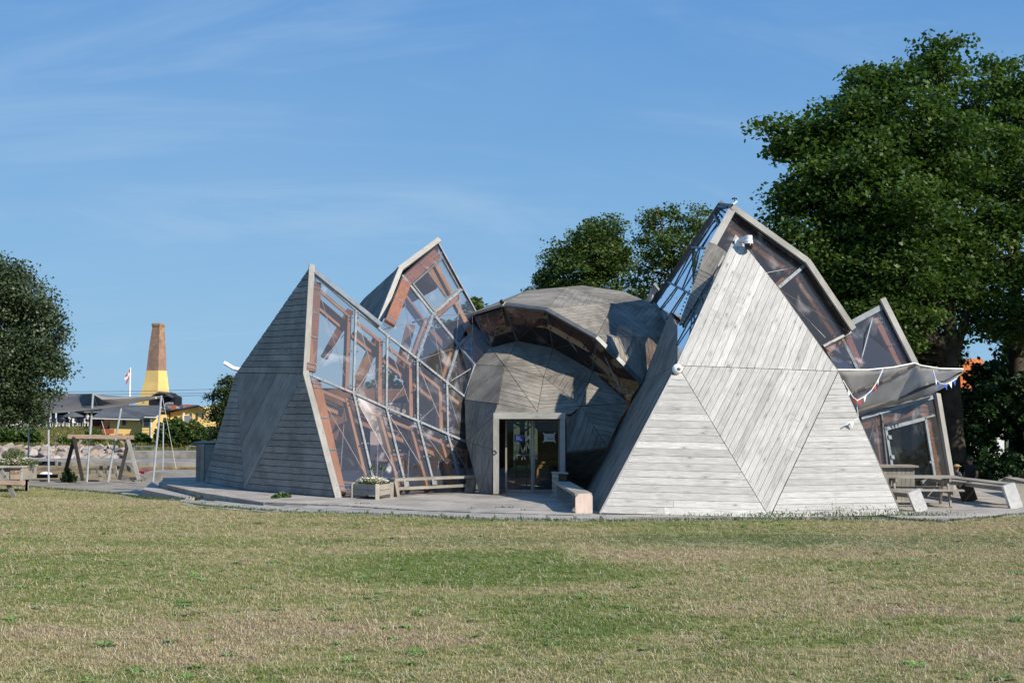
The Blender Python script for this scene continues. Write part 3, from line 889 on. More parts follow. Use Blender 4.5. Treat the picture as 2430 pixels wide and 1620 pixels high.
for (x, y, w, d, sh) in recs:
    g = .006; z = hz(x + .3, y + .3) + .022 + R.uniform(-.006, .006)
    mb = MB(); q4 = [(x + g, y + g), (x + w - g, y + g + sh * w), (x + w - g, y + d - g + sh * w), (x + g, y + d - g)]
    t1, t2 = R.uniform(-.004, .004), R.uniform(-.004, .004)
    q3 = [Vector((a_, b_, z + t1 * (a_ - x) + t2 * (b_ - y))) for a_, b_ in q4]
    mb.prism(q3, (0, 0, 1), -.06, 0, R.random())
    mb.build('paving_slab', M['slab'], pvo)
# ================================================================ THE PAVILION
pav_c = Vector((0.0, 38.0, 0.0))
PAV = empty('dome_pavilion', pav_c, 'large faceted timber and plastic pavilion of weathered grey boards with jagged glazed peaks', 'pavilion')

# ---- left tower -------------------------------------------------
A_br = G(794, 1180, DZ); A_b = G(581.7, 1162, DZ); A_bl = G(486.4, 1144.7, DZ)
A_k = P(722, 887, 36.1); A_kl = P(562, 885, 40.3); A_ap = P(736.5, 634, 37.1)
WD = 'wood_slate'
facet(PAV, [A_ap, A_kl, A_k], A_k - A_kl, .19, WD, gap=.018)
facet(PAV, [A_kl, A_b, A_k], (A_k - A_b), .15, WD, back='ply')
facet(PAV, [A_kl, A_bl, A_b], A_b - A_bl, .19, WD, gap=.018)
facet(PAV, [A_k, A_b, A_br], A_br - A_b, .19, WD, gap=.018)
# hidden rear side of the tower (leans to the back), so that it is a solid shard
A_rl = Vector((-8.6, 45.2, DZ)); A_rk = Vector((-7.6, 44.0, 3.4))
facet(PAV, [A_kl, A_rk, A_rl, A_bl], A_rl - A_bl, .3, WD, outward=Vector((-1, 0, 0)), back='ply')
# cover board along the tower's front edge
facing = (A_br - A_b).cross(Vector((0, 0, 1))).normalized()
tb = MB()
off = Vector((.05, -.05, 0))
tb.bar(A_ap + off + Vector((0, 0, .05)), A_k + off, .17, .05, (.5, -.85, 0.15), ext=.02)
tb.build('cover_board', M['trim'], PAV)
tb = MB(); tb.bar(A_k + off, A_br + off + Vector((0.06, -.03, 0)), .17, .05, (.5, -.85, 0.3), w1=.19, ext=.01)
tb.build('cover_board', M['trim'], PAV)

# ---- glazed front A: three rows of mullions ----------------------
def lerp(a, b, t): return a + (b - a) * t
topA = [(745, 652, 37.1), (843.8, 736, 37.2), (902.4, 779.4, 37.3), (917.8, 796, 37.35), (989, 852, 37.6), (1059.3, 908.2, 37.9), (1102.7, 942.7, 38.1)]
midA = [(732, 889, 36.1), (837.4, 933, 36.4), (915.5, 968, 36.7), (990, 999, 37.0), (1061.3, 1030, 37.3), (1104.9, 1048.3, 37.5)]
botA = [(802, 1180), (893, 1175), (966, 1171.5), (1033, 1168.5), (1098, 1166), (1132, 1165)]
tA = [P(*v) for v in topA]; mA = [P(*v) for v in midA]; bA = [G(x, y, DZ) for x, y in botA]
INN = Vector((-.55, .80, -.2)).normalized()      # into the building
OUTN = -INN
def pane(pts, m='glass', th=.008, name='glass_pane', parent=PAV):
    n = newell([Vector(p) for p in pts]); c = sum([Vector(p) for p in pts], Vector()) / len(pts)
    if n.dot(CAMP - c) < 0: n = -n
    mb = MB()
    if len(pts) == 4:   # two triangles follow a warped quad
        a, b, c_, d = [Vector(p) for p in pts]
        mb.poly([p + n * th for p in (a, b, c_)]); mb.poly([p + n * th for p in (a, c_, d)])
        mb.poly([a, c_, b]); mb.poly([a, d, c_])
        for p, q_ in ((a, b), (b, c_), (c_, d), (d, a)): mb.poly([p, q_, q_ + n * th, p + n * th])
    else:
        mb.prism(pts, n, 0, th)
    return mb.build(name, M[m], parent)
def bar_part(name, a, b, w, h, m, up, parent=PAV, ext=0.0, bolts=None, bm='bolt'):
    mb = MB(); mb.bar(a, b, w, h, up, ext=ext); o = mb.build(name, M[m], parent)
    if bolts:
        bo = MB(); d = (Vector(b) - Vector(a)); L = d.length; d.normalize(); up = Vector(up); x = d.cross(up).normalized(); u = x.cross(d).normalized()
        for (t0, nrow, ncol) in bolts:
            for i in range(nrow):
                for j in range(ncol):
                    c = Vector(a) + d * (t0 * L + (i - (nrow - 1) / 2) * .14) + x * ((j - (ncol - 1) / 2) * w / (ncol + .2)) + u * (h / 2 + .012)
                    bo.ball(c, .032, 6, 4)
        bb = bo.build('bolts', M[bm], o); tag(bb, kind='stuff')
    return o
def beadrail(a, b, w, h, m, up, parent=PAV, step=.33, name='mullion'):
    """metal rail with its row of screw heads"""
    o = bar_part(name, a, b, w, h, m, up, parent)
    d = Vector(b) - Vector(a); L = d.length; d.normalize(); up = Vector(up); x = d.cross(up).normalized(); u = x.cross(d).normalized()
    bo = MB(); k = 0
    while k * step < L:
        bo.ball(Vector(a) + d * (k * step + .1) + u * (h / 2 + .004), .014, 5, 3); k += 1
    bb = bo.build('screws', M['steel_dark'], o); tag(bb, kind='stuff'); return o
up = OUTN
# panes row by row
tops = [tA[0], tA[1], tA[3], tA[4], tA[5], tA[6]]
for i in range(5):
    pane([tops[i], tops[i + 1], mA[i + 1], mA[i]], 'glass_milky' if i == 2 else 'glass')
    pane([mA[i], mA[i + 1], bA[i + 1], bA[i]], 'glass_milky' if i in (1, 2) else 'glass')
for i in range(1, 5):
    beadrail(tops[i] + OUTN * .03, mA[i] + OUTN * .03, .062, .05, 'galv', up)
    beadrail(mA[i] + OUTN * .03, bA[i] + OUTN * .03, .062, .05, 'galv', up)
for pts in (tops, mA):
    for i in range(5): beadrail(pts[i] + OUTN * .035, pts[i + 1] + OUTN * .035, .062, .05, 'galv', up, name='rail')
# thick grey top flashing of the free edge
mb = MB(); mb.bar(tA[0] + Vector((0, 0, .09)), tA[2] + Vector((0, 0, .09)), .22, .10, (.3, -.5, .8)); mb.build('top_flashing', M['galv'], PAV)
# base plates
for i in range(1, 6):
    mb = MB(); mb.bar(bA[i] + OUTN * .06 + Vector((-.02, 0, .04)), bA[i] + OUTN * .02 + Vector((-.05, .05, .34)), .16, .04, up); mb.build('base_plate', M['steel_dark'], PAV)
# timber ribs behind the mullions, purlins behind the rails
BW = .26
def rib(a, b, w=.24, h=.10, m='timber', bolts=((.08, 2, 3), (.92, 2, 3)), side=0.0, back=.16, ext=0):
    s = Vector((side, 0, 0)); return bar_part('timber_beam', a + INN * back + s, b + INN * back + s, w, h, m, up, bolts=bolts, ext=ext)
rib(tA[0] + Vector((.10, 0, -.2)), mA[0] + Vector((.10, 0, .12)), .30, .12, 'timber_red', ((.06, 2, 4), (.36, 1, 4), (.63, 1, 4), (.95, 2, 4)), back=.10)
rib(mA[0] + Vector((.24, 0, -.16)), bA[0] + Vector((.12, 0, .08)), .28, .12, 'timber_red', ((.05, 2, 4), (.34, 1, 4), (.62, 1, 4), (.95, 2, 4)), back=.10)
for i in range(1, 5):
    bt = ((.06, 2, 2), (.5, 1, 2), (.94, 2, 2))
    rib(tops[i] + Vector((0, 0, -.12)), mA[i] + Vector((0, 0, .1)), .12, .20, 'timber', None, -.14, .17)
    rib(mA[i] + Vector((0, 0, -.12)), bA[i] + Vector((0, 0, .05)), .12, .20, 'timber', None, -.13, .17)
    bo = MB()
    for (p, q_) in ((tops[i], mA[i]), (mA[i], bA[i])):
        for t_ in (.05, .09, .5, .91, .95):
            c = lerp(p, q_, t_) + OUTN * .03
            for s_ in (-.085, .085): bo.ball(c + Vector((s_, 0, 0)), .03, 6, 4)
    tag(bo.build('bolts', M['galv'], PAV), kind='stuff')
for pts in (tops, mA):
    for i in range(5):
        a, b = pts[i], pts[i + 1]
        rib(lerp(a, b, .06) + Vector((0, 0, -.27)), lerp(a, b, .90) + Vector((0, 0, -.27)), .09, .05, 'timber', None, 0, .10)
        rib(lerp(a, b, .10) + Vector((0, 0, -.50)), lerp(a, b, .93) + Vector((0, 0, -.50)), .30, .12, 'timber', None, 0, .42)
# crossed cables in the bays
def cable(a, b, r=.011, parent=PAV, m='cable', name='cable'):
    mb = MB(); mb.tube([a, b], r, 5); return mb.build(name, M[m], parent)
for i in range(5):
    for (r1, r2, sgn) in ((tops, mA, 1), (mA, bA, 1)):
        cable(lerp(r1[i], r1[i + 1], .06) + INN * .1, lerp(r2[i], r2[i + 1], .92) + INN * .3 + Vector((0, 0, .5)))
        cable(lerp(r2[i], r2[i + 1], .06) + INN * .1, lerp(r1[i], r1[i + 1], .92) + INN * .3 - Vector((0, 0, .6)))

# ---- glazed peak B ------------------------------------------------
B_ap = P(1037.7, 581, 42.0); B_l = P(953.5, 654.4, 40.4); B_c = P(1027.4, 746.2, 40.2)
B_r1 = P(1093.8, 687.5, 41.3); B_r2 = P(1125.7, 738.6, 40.4)
B_c2 = P(1087.4, 820.2, 39.8); B_r3 = P(1120, 791, 40.0); N2p = P(1127, 867, 38.6)
B_bl = P(902.4, 777, 38.6)
BO = Vector((.45, -.78, .42)).normalized(); BI = -BO
pane([B_l, B_ap, B_r1, B_c]); pane([B_c, B_r1, B_r2, B_r3, B_c2][:3] + [B_c2]) if False else None
pane([B_c, B_r1, B_r2, B_c2])
pane([B_l, B_c, tA[4], tA[2]])
pane([B_c, B_c2, tA[5], tA[4]])
pane([B_c2, N2p, tA[6], tA[5]])
N3p = P(1165, 826, 39.0); U0 = P(1121, 744.5, 39.8)
pane([B_c2, B_r3, N3p, N2p])
for a, b in ((B_l, B_c), (B_c, B_c2), (B_c2, N2p), (B_c, B_r1), (B_c2, B_r3), (B_c, tA[4]), (B_c2, tA[5]), (N2p, tA[6])):
    beadrail(a + BO * .03, b + BO * .03, .085, .05, 'galv', BO)
# skylight frame, propped a little open
def frame(pts, w, h, m, up, name, parent=PAV):
    mb = MB()
    for i in range(len(pts)): mb.bar(pts[i], pts[(i + 1) % len(pts)], w, h, up, ext=w * .4)
    return mb.build(name, M[m], parent)
q1, q2, q3, q4 = [lerp(lerp(B_l, B_ap, s_), lerp(B_c, B_r1, s_), t_) for s_, t_ in ((.05, .28), (.93, .28), (.94, .96), (.05, .96))]
frame([p + BO * .06 for p in (q1, q2, q3, q4)], .06, .06, 'steel_dark', BO, 'skylight_frame')
cable(lerp(q1, q2, .5) + BO * .02, lerp(q4, q3, .55) + BO * .02, .018, m='steel_dark', name='glazing_bar')
# orange ribs behind B
def ribB(a, b, w, h, m='timber', bolts=None, back=.2, sh=Vector((0, 0, 0))): return bar_part('timber_beam', a + BI * back + sh, b + BI * back + sh, w, h, m, BO, bolts=bolts)
ribB(lerp(B_l, B_ap, .04) + (B_c - B_l) * .13, lerp(B_l, B_ap, .96) + (B_r1 - B_ap) * .13, .34, .1, 'timber_red', ((.06, 4, 2), (.5, 1, 4), (.94, 4, 2)), .12)
ribB(lerp(B_l, tA[2], .05) + Vector((.22, 0, -.05)), lerp(B_l, tA[2], .97) + Vector((.30, 0, .15)), .34, .1, 'timber_red', ((.05, 1, 4), (.5, 1, 4), (.95, 2, 4)), .12)
ribB(lerp(B_l, B_c, .1) + Vector((.02, 0, -.25)), lerp(B_l, B_c, .95) + Vector((0, 0, -.3)), .26, .12, back=.4)
ribB(lerp(B_c, B_c2, .05) + Vector((0, 0, -.28)), lerp(B_c, B_c2, .95) + Vector((0, 0, -.28)), .26, .12, back=.4)
ribB(lerp(B_c2, N2p, .08) + Vector((0, 0, -.28)), lerp(B_c2, N2p, .95) + Vector((0, 0, -.28)), .26, .12, back=.4)
ribB(B_ap + (B_r1 - B_ap) * .2 + Vector((-.1, 0, 0)), B_r2 + Vector((-.1, .3, -.1)), .16, .16, back=.5)
ribB(B_r2 + Vector((-.1, .3, -.1)), N3p + Vector((.05, .5, .1)), .20, .16, back=.5)
for a, b in ((B_c, tA[4]), (B_c2, tA[5]), (B_c, B_r1), (B_c2, B_r3)):
    ribB(lerp(a, b, .07), lerp(a, b, .95), .13, .22, back=.2, sh=Vector((-.12, 0, 0)) if b.z < a.z else Vector((.03, 0, -.12)))
    bo = MB()
    for t_ in (.06, .10, .5, .9, .94):
        for s_ in (-.09, .09): bo.ball(lerp(a, b, t_) + BO * .04 + Vector((s_, 0, s_ * .2)), .03, 6, 4)
    tag(bo.build('bolts', M['galv'], PAV), kind='stuff')
for (a, b, c, d) in ((B_l, B_c, tA[4], tA[2]), (B_c, B_c2, tA[5], tA[4]), (B_c2, N2p, tA[6], tA[5]), (B_c, B_r1, B_r2, B_c2), (B_c2, B_r3, N3p, N2p)):
    cable(a + BI * .1, c + BI * .15); cable(b + BI * .1, d + BI * .15)
# rim boards of peak B and its wooden back
mb = MB(); mb.bar(P(1036.4, 572.8, 42.2) + Vector((.03, -.05, 0)), P(947, 641, 40.3) + Vector((0, -.05, 0)), .17, .22, BO, ext=.04); mb.build('rim_board', M['trim'], PAV)
mb = MB(); mb.bar(P(948.5, 642, 40.3) + Vector((0, -.06, 0)), P(898, 768, 38.5), .15, .20, BO); mb.build('rim_board', M['trim'], PAV)
mb = MB(); mb.bar(P(1039, 578, 42.2), P(1128, 741, 41.8), .05, .14, BO); mb.build('rim_flashing', M['galv'], PAV)
B1 = P(947, 636, 40.5); B2 = P(865.5, 707, 44.0); B3 = P(849, 730, 44.6); B4 = P(893, 770, 38.7)
facet(PAV, [B1, B2, B3, B4], P(893, 700, 40) - P(860, 760, 40), .2, 'wood_grey')
B5 = Vector((B_ap.x - .3, 46.5, B_ap.z - 1.0)); B6 = Vector((B2.x, 47.5, B2.z - .6))
facet(PAV, [B1, B_ap + Vector((0, 0, .08)), B5, B6, B2][:4], B5 - B_ap, .3, 'wood_grey', outward=Vector((-.4, -.2, 1)), back='dark_brown')

# ---- entrance dome -------------------------------------------------
N1 = P(1104, 949, 37.9); N2 = N2p; N3 = N3p; N4 = P(1228, 810, 39.1); N5 = P(1313, 827, 38.8); N6 = P(1406, 881, 37.9); N7 = P(1490, 958, 37.2)
I2 = P(1197, 868.5, 37.7); I4 = P(1290, 896, 37.4); I5 = P(1182, 959, 36.5); I6 = P(1275, 977.5, 36.2); I7 = P(1378.5, 964, 36.5)
N1b = P(1107, 1048, 37.2); I8 = P(1440, 1062, 36.3)
WG = 'wood_grey'
def dirpx(a, b, Y=37.5): return P(*b, Y) - P(*a, Y)
def tri_or_quad(pts, d, w, m=WG, **k):
    return facet(PAV, pts, d, w, m, **k)
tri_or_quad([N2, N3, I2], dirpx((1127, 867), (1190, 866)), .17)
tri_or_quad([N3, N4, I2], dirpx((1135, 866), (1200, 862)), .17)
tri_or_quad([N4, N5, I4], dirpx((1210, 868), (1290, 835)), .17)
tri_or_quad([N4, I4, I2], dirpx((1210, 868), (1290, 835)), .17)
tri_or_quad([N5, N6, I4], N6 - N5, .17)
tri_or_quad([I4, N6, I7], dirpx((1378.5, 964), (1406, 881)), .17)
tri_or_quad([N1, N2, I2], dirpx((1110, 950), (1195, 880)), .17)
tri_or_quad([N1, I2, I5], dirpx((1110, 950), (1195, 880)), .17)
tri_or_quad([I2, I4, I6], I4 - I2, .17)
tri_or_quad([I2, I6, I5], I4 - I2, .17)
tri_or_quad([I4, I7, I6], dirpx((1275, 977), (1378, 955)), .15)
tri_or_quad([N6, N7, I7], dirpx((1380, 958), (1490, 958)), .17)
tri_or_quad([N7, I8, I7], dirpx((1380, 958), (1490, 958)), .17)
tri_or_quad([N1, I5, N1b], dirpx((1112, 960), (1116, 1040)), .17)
# around the doorway: planks to the left of the frame
DY = 35.9
dl, dr, dt, db = 1173, 1340, 979, 1172
L9 = P(1176, 1000, 36.2); L9b = P(1171, 1066, 36.0); FLt = P(1176, 985, 36.15)
tri_or_quad([N1b, I5, FLt, P(1172, 1000, 36.2)][:3], dirpx((1107, 1044), (1180, 985)), .16)
tri_or_quad([N1b, P(1176, 985, 36.15), P(1171, 1066, 36.0)], dirpx((1107, 1044), (1180, 985)), .16)
BL1 = G(1139, 1171, DZ); BL2 = G(1169, 1172.5, DZ)
tri_or_quad([N1b, P(1171, 1066, 36.0), BL2, BL1], dirpx((1110, 1055), (1145, 1171)), .17)
# strip above the lintel
tri_or_quad([I5, I6, P(1275, 984, 36.0), P(1172, 984, 36.0)], dirpx((1182, 975), (1240, 962)), .12)
tri_or_quad([I6, I7, P(1355, 984, 36.1), P(1275, 984, 36.0)], dirpx((1275, 985), (1330, 976)), .12)
# right of the door
RD1 = P(1343, 982, 36.1); RD2 = P(1343, 1072, 35.95)
tri_or_quad([RD1, I7, I8, RD2], dirpx((1350, 1070), (1390, 975)), .17)
tri_or_quad([RD2, I8, G(1396, 1160, DZ), G(1344, 1160, DZ)], dirpx((1345, 1076), (1436, 1066)), .17)

# ---- door ------------------------------------------------------------
def DP(px, py, y=DY): return P(px, py, y)
dfr = MB()
def boxpx(mb, x0, y0, x1, y1, Y, d, rnd=None):
    a, b = P(x0, y0, Y), P(x1, y1, Y); zc = (a.z + b.z) / 2
    mb.bar(Vector(((a.x + b.x) / 2, Y + d / 2, min(a.z, b.z))), Vector(((a.x + b.x) / 2, Y + d / 2, max(a.z, b.z))), abs(b.x - a.x), d, (0, -1, 0), rnd)
def hboxpx(mb, x0, y0, x1, y1, Y, d, rnd=None):
    a, b = P(x0, y0, Y), P(x1, y1, Y); zc = (a.z + b.z) / 2
    mb.bar(Vector((a.x, Y + d / 2, zc)), Vector((b.x, Y + d / 2, zc)), d, abs(a.z - b.z), (0, 0, 1), rnd)
FY = 35.62
for args in ((1170.5, 993, 1184, 1171.5), (1329, 994, 1341.5, 1172)):
    mb = MB(); boxpx(mb, *args, FY, .16); mb.build('door_frame', M['trim'], PAV)
mb = MB(); hboxpx(mb, 1171, 979, 1342, 993.5, FY - .004, .17); mb.build('door_frame', M['trim'], PAV)
# deep reveals
DLY = 36.35
mb = MB(); x0 = P(1181, 1000, FY).x; mb.bar(Vector((x0, FY + .17, 1.2)), Vector((x0, DLY + .1, 1.2)), .06, 2.12, (0, 0, 1)); mb.build('door_reveal', M['bench_wood'], PAV)
x0 = P(1332, 1000, FY).x; mb = MB(); mb.bar(Vector((x0, FY + .17, 1.2)), Vector((x0, DLY + .1, 1.2)), .06, 2.12, (0, 0, 1)); mb.build('door_reveal', M['bench_wood'], PAV)
zt = P(1200, 994, FY).z; mb = MB(); mb.bar(Vector((P(1183, 994, FY).x, (FY + DLY) / 2 + .1, zt - .02)), Vector((P(1330, 994, FY).x, (FY + DLY) / 2 + .1, zt - .02)), .75, .04, (0, 0, 1)); mb.build('door_reveal', M['dark_brown'], PAV)
# two glazed leaves
def leaf(x0, x1, y0, y1, handle):
    mb = MB(); boxpx(mb, x0, y0, x0 + 4.2, y1, DLY, .06); boxpx(mb, x1 - 4.2, y0, x1, y1, DLY, .06)
    hboxpx(mb, x0 + 4.2, y0, x1 - 4.2, y0 + 5, DLY, .06); hboxpx(mb, x0 + 4.2, y1 - 9, x1 - 4.2, y1, DLY, .06)
    o = mb.build('door_leaf', M['wood_slate'], PAV)
    pane([P(x0 + 4, y0 + 4, DLY + .03), P(x1 - 4, y0 + 4, DLY + .03), P(x1 - 4, y1 - 8, DLY + .03), P(x0 + 4, y1 - 8, DLY + .03)], 'glass_door', .008, 'door_glass', o)
    if handle:
        h = MB(); hboxpx(h, handle[0], handle[1], handle[0] + 8, handle[1] + 1.4, DLY - .05, .02); hboxpx(h, handle[0], handle[1] - 2, handle[0] + 1.5, handle[1] + 4, DLY - .03, .03); h.build('handle', M['galv'], o)
    return o
leaf(1199, 1264, 993, 1170, None)
leaf(1264.5, 1329, 993, 1170, (1268, 1085))
# signs taped inside the glass
from_font = {}
def text_mesh(s, name, size, m, loc, rot, parent, bold=.0, depth=.001, sx=1.0):
    c = bpy.data.curves.new(name, 'FONT'); c.body = s; c.size = size; c.align_x = 'CENTER'; c.align_y = 'CENTER'; c.extrude = depth; c.offset = bold
    to = bpy.data.objects.new(name, c); COL.objects.link(to)
    dg = bpy.context.evaluated_depsgraph_get(); me = bpy.data.meshes.new_from_object(to.evaluated_get(dg))
    bpy.data.objects.remove(to); me.name = name; me.materials.clear(); me.materials.append(m)
    o = link(name, me, parent); pw = wpos(parent) if parent else Vector()
    o.location = Vector(loc) - pw; o.rotation_euler = rot; o.scale = (sx, 1, 1); return o
def sheet_px(name, x0, y0, x1, y1, Y, m, label, cat, th=.006):
    a, b = P(x0, y0, Y), P(x1, y1, Y); c = (a + b) / 2
    r = empty(name, Vector((c.x, Y, b.z)), label, cat)
    mb = MB(); mb.prism([Vector((a.x, Y, a.z)), Vector((b.x, Y, a.z)), Vector((b.x, Y, b.z)), Vector((a.x, Y, b.z))], (0, -1, 0), 0, th); mb.build('sheet', M[m], r)
    return r, c, a, b
r, c, a, b = sheet_px('shop_sign', 1220.5, 1031.5, 1242.5, 1047.5, DLY - .02, 'navy', 'small blue sign with white letters BL on the left door glass', 'sign')
text_mesh('BL', 'lettering', .165, M['whitecloth'], (c.x + .0, DLY - .03, c.z), (math.pi / 2, 0, 0), r, .0015)
r, c, a, b = sheet_px('paper_note', 1291, 1028.5, 1316, 1047, DLY - .02, 'paper', 'pale handwritten paper note taped to the right door glass', 'note')
text_mesh('Rabat!', 'lettering', .072, M['ink'], (c.x + .03, DLY - .03, c.z - .035), (math.pi / 2, 0, 0), r, .001)
mb = MB()
for i in range(9): mb.bar(Vector((c.x - .11 + i * .024, DLY - .028, c.z + .028 + .004 * (i % 2))), Vector((c.x - .09 + i * .024, DLY - .028, c.z + .03 - .004 * (i % 3))), .003, .008, (0, 0, 1))
mb.build('handwriting', M['ink'], r)
for sx_, sy_ in ((-1, 1), (1, 1), (-1, -1), (1, -1)):
    mb = MB(); e = Vector((c.x + sx_ * .148, DLY - .024, c.z + sy_ * .108)); mb.bar(e - Vector((.03 * sx_, 0, .03 * sy_)), e + Vector((.03 * sx_, 0, .03 * sy_)), .006, .035, Vector((sx_, 0, -sy_))); mb.build('tape', M['paper'], r)
r, c, a, b = sheet_px('small_sticker', 1254, 1033.5, 1260, 1041, DLY - .02, 'whitecloth', 'tiny white sticker with a dark mark beside the blue sign', 'sticker')
mb = MB(); mb.prism([Vector((c.x - .02, DLY - .03, c.z + .005)), Vector((c.x + .03, DLY - .03, c.z + .02)), Vector((c.x + .01, DLY - .03, c.z - .02))], (0, -1, 0), 0, .002); mb.build('dark_mark', M['ink'], r)
# round ring on the left jamb
mb = MB(); cc = P(1174.5, 1072.5, FY - .02); mb.tube([cc + Vector((.05 * math.cos(i * .5236), 0, .05 * math.sin(i * .5236))) for i in range(13)], .014, 6, cap=False)
o = mb.build('iron_ring', M['steel_dark']); tag(o, 'dark iron ring fixed to the left post of the door frame', 'ring')

# ---- plastic-glazed band between the entrance dome and the upper dome ----
U1 = P(1195, 723, 38.5); U2 = P(1297, 735, 37.5); U3 = P(1415, 801, 36.9); U4 = P(1522, 907.5, 36.9)
lo = [N3, N4, N5, N6, N7]; hi = [U0, U1, U2, U3, U4]
pane([N2, B_r3, U0, N3], 'glass_band')
for i in range(4):
    a, b, c, d = lo[i], lo[i + 1], hi[i + 1], hi[i]
    pane([a, b, c, d], 'glass_band')
for i in range(4):
    bar_part('band_mullion', lo[i] if i else P(1167, 825, 39.0), hi[i] if i else P(1127, 752, 39.7), .06, .06, 'steel_dark', (0, -1, .1))
for i in range(4):
    a, b = hi[i], hi[i + 1]
    dn = (lo[i] - hi[i] + lo[i + 1] - hi[i + 1]).normalized()
    bar_part('arch_beam', lerp(a, b, .05) + dn * .42 + Vector((0, .25, 0)), lerp(a, b, .93) + dn * .42 + Vector((0, .25, 0)), .42, .12, 'timber', (0, -1, -.1),
             bolts=((.06, 2, 4), (.5, 1, 4), (.92, 2, 4)), bm='bolt_dark')
    mb = MB(); mb.bar(a + Vector((0, -.05, .0)), b + Vector((0, -.05, .0)), .13, .07, (0, -.8, .7), ext=.01); mb.build('band_flashing', M['steel_dark'], PAV)
    cable(a + Vector((0, .2, 0)), lo[i + 1] + Vector((0, .2, 0))); cable(b + Vector((0, .2, 0)), lo[i] + Vector((0, .2, 0)))
mb = MB(); mb.bar(P(1121, 744, 39.7), P(1195, 721, 38.4), .20, .08, (0, -.5, .8), ext=.02); mb.build('band_flashing', M['trim'], PAV)

# ---- upper dome -------------------------------------------------------
T1 = P(1251, 690.5, 42.6); T2 = P(1342, 684, 42.8); T3 = P(1381, 679, 43.4); T4 = P(1479.5, 693, 42.6); T5 = P(1592, 741, 40.6)
J1 = P(1457.7, 717, 41.4); J2 = P(1572, 802, 39.3); T0 = P(1153, 729.5, 42.2)
tri_or_quad([U0, T0, U1], dirpx((1150, 735), (1190, 722)), .18)
tri_or_quad([U1, T0, T1], dirpx((1180, 725), (1250, 700)), .18)
tri_or_quad([U1, T1, T2], dirpx((1210, 720), (1330, 705)), .18)
tri_or_quad([U1, T2, U2], dirpx((1210, 720), (1330, 730)), .18)
tri_or_quad([U2, T2, J1], T2 - U2, .17)
tri_or_quad([T2, T3, T4, J1][:3], T4 - T2, .17)
tri_or_quad([T2, T4, J1], T4 - T2, .17)
tri_or_quad([U2, J1, U3], J1 - U2, .16)
tri_or_quad([J1, J2, U3], J2 - J1, .17)
tri_or_quad([J1, T4, T5], T5 - T4, .17)
tri_or_quad([J1, T5, J2], dirpx((1500, 790), (1515, 730)), .17)
tri_or_quad([U3, J2, U4], dirpx((1430, 830), (1480, 730)), .17)
# hidden back of the upper dome
K = [Vector((-3.2, 46, 5.2)), Vector((-1, 48.5, 5.6)), Vector((2.0, 49.5, 6.2)), Vector((5.0, 48.5, 6.0)), Vector((7.5, 46.5, 5.2))]
TT = [T0, T1, T3, T4, T5]
for i in range(4):
    facet(PAV, [TT[i], TT[i + 1], K[i + 1], K[i]][:3], K[i + 1] - K[i], .35, WG, outward=Vector((0, .3, 1)))
    facet(PAV, [TT[i], K[i + 1], K[i]], K[i + 1] - K[i], .35, WG, outward=Vector((0, .3, 1)))
# rear ring wall, with the rear doorway in line with the entrance
ringb = [Vector((-8.6, 45.2, 0)), Vector((-6.8, 49.2, 0)), Vector((-3.6, 51.0, 0)), Vector((0.05, 51.6, 0)), Vector((1.05, 51.6, 0)), Vector((5.0, 51.0, 0)), Vector((9.6, 48.0, 0)), Vector((12.2, 43.5, 0)), Vector((12.9, 38.6, 0))]
for i in range(len(ringb) - 1):
    a, b = ringb[i], ringb[i + 1]; H = 3.3 if i != 3 else 4.6
    z0 = 0.1 if i != 3 else 2.05
    if i == 7: H = 2.6
    dx = Vector((0, 0, 0))
    facet(PAV, [a + Vector((0, 0, z0)), b + Vector((0, 0, z0)), b + Vector((0, 0, H)), a + Vector((0, 0, H))], Vector((0, 0, 1)), .4, WG, outward=Vector(((a + b).x / 2, (a + b).y / 2 - 42, 0)), back='ply', depth=.08)
# rear slopes from ring wall to the dome
for i, (a, b) in enumerate(((ringb[2], K[0]), )): pass
facet(PAV, [ringb[3] + Vector((0, 0, 4.6)), ringb[4] + Vector((0, 0, 4.6)), K[2], K[1]], Vector((1, 0, 0)), .35, WG, outward=Vector((0, 1, 1)), back='dark_brown')
facet(PAV, [ringb[4] + Vector((0, 0, 3.3)), ringb[5] + Vector((0, 0, 3.3)), K[3], K[2]], Vector((1, 0, 0)), .35, WG, outward=Vector((0, 1, 1)), back='dark_brown')
facet(PAV, [ringb[5] + Vector((0, 0, 3.3)), ringb[6] + Vector((0, 0, 3.3)), K[4], K[3]], Vector((1, 0, 0)), .35, WG, outward=Vector((0, 1, 1)), back='dark_brown')
facet(PAV, [ringb[2] + Vector((0, 0, 3.3)), ringb[3] + Vector((0, 0, 3.3)), K[1]], Vector((1, 0, 0)), .35, WG, outward=Vector((0, 1, 1)), back='dark_brown')
facet(PAV, [ringb[2] + Vector((0, 0, 3.3)), K[1], K[0]], Vector((1, 0, 0)), .35, WG, outward=Vector((0, 1, 1)), back='dark_brown')
for rg, kk, ss in ((ringb[3], K[1], -1), (ringb[4], K[2], 1)):
    facet(PAV, [rg + Vector((0, 0, 3.25)), rg + Vector((0, 0, 4.65)), kk], Vector((0, 1, 0)), .35, WG, outward=Vector((ss, 0, .2)), back='dark_brown')
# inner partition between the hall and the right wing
facet(PAV, [Vector((2.4, 37.2, .1)), Vector((4.2, 49.5, .1)), Vector((4.6, 49.0, 4.5)), Vector((3.6, 38.0, 3.3))], Vector((0, 0, 1)), .4, 'dark_brown', outward=Vector((-1, 0, 0)), back='dark_brown')

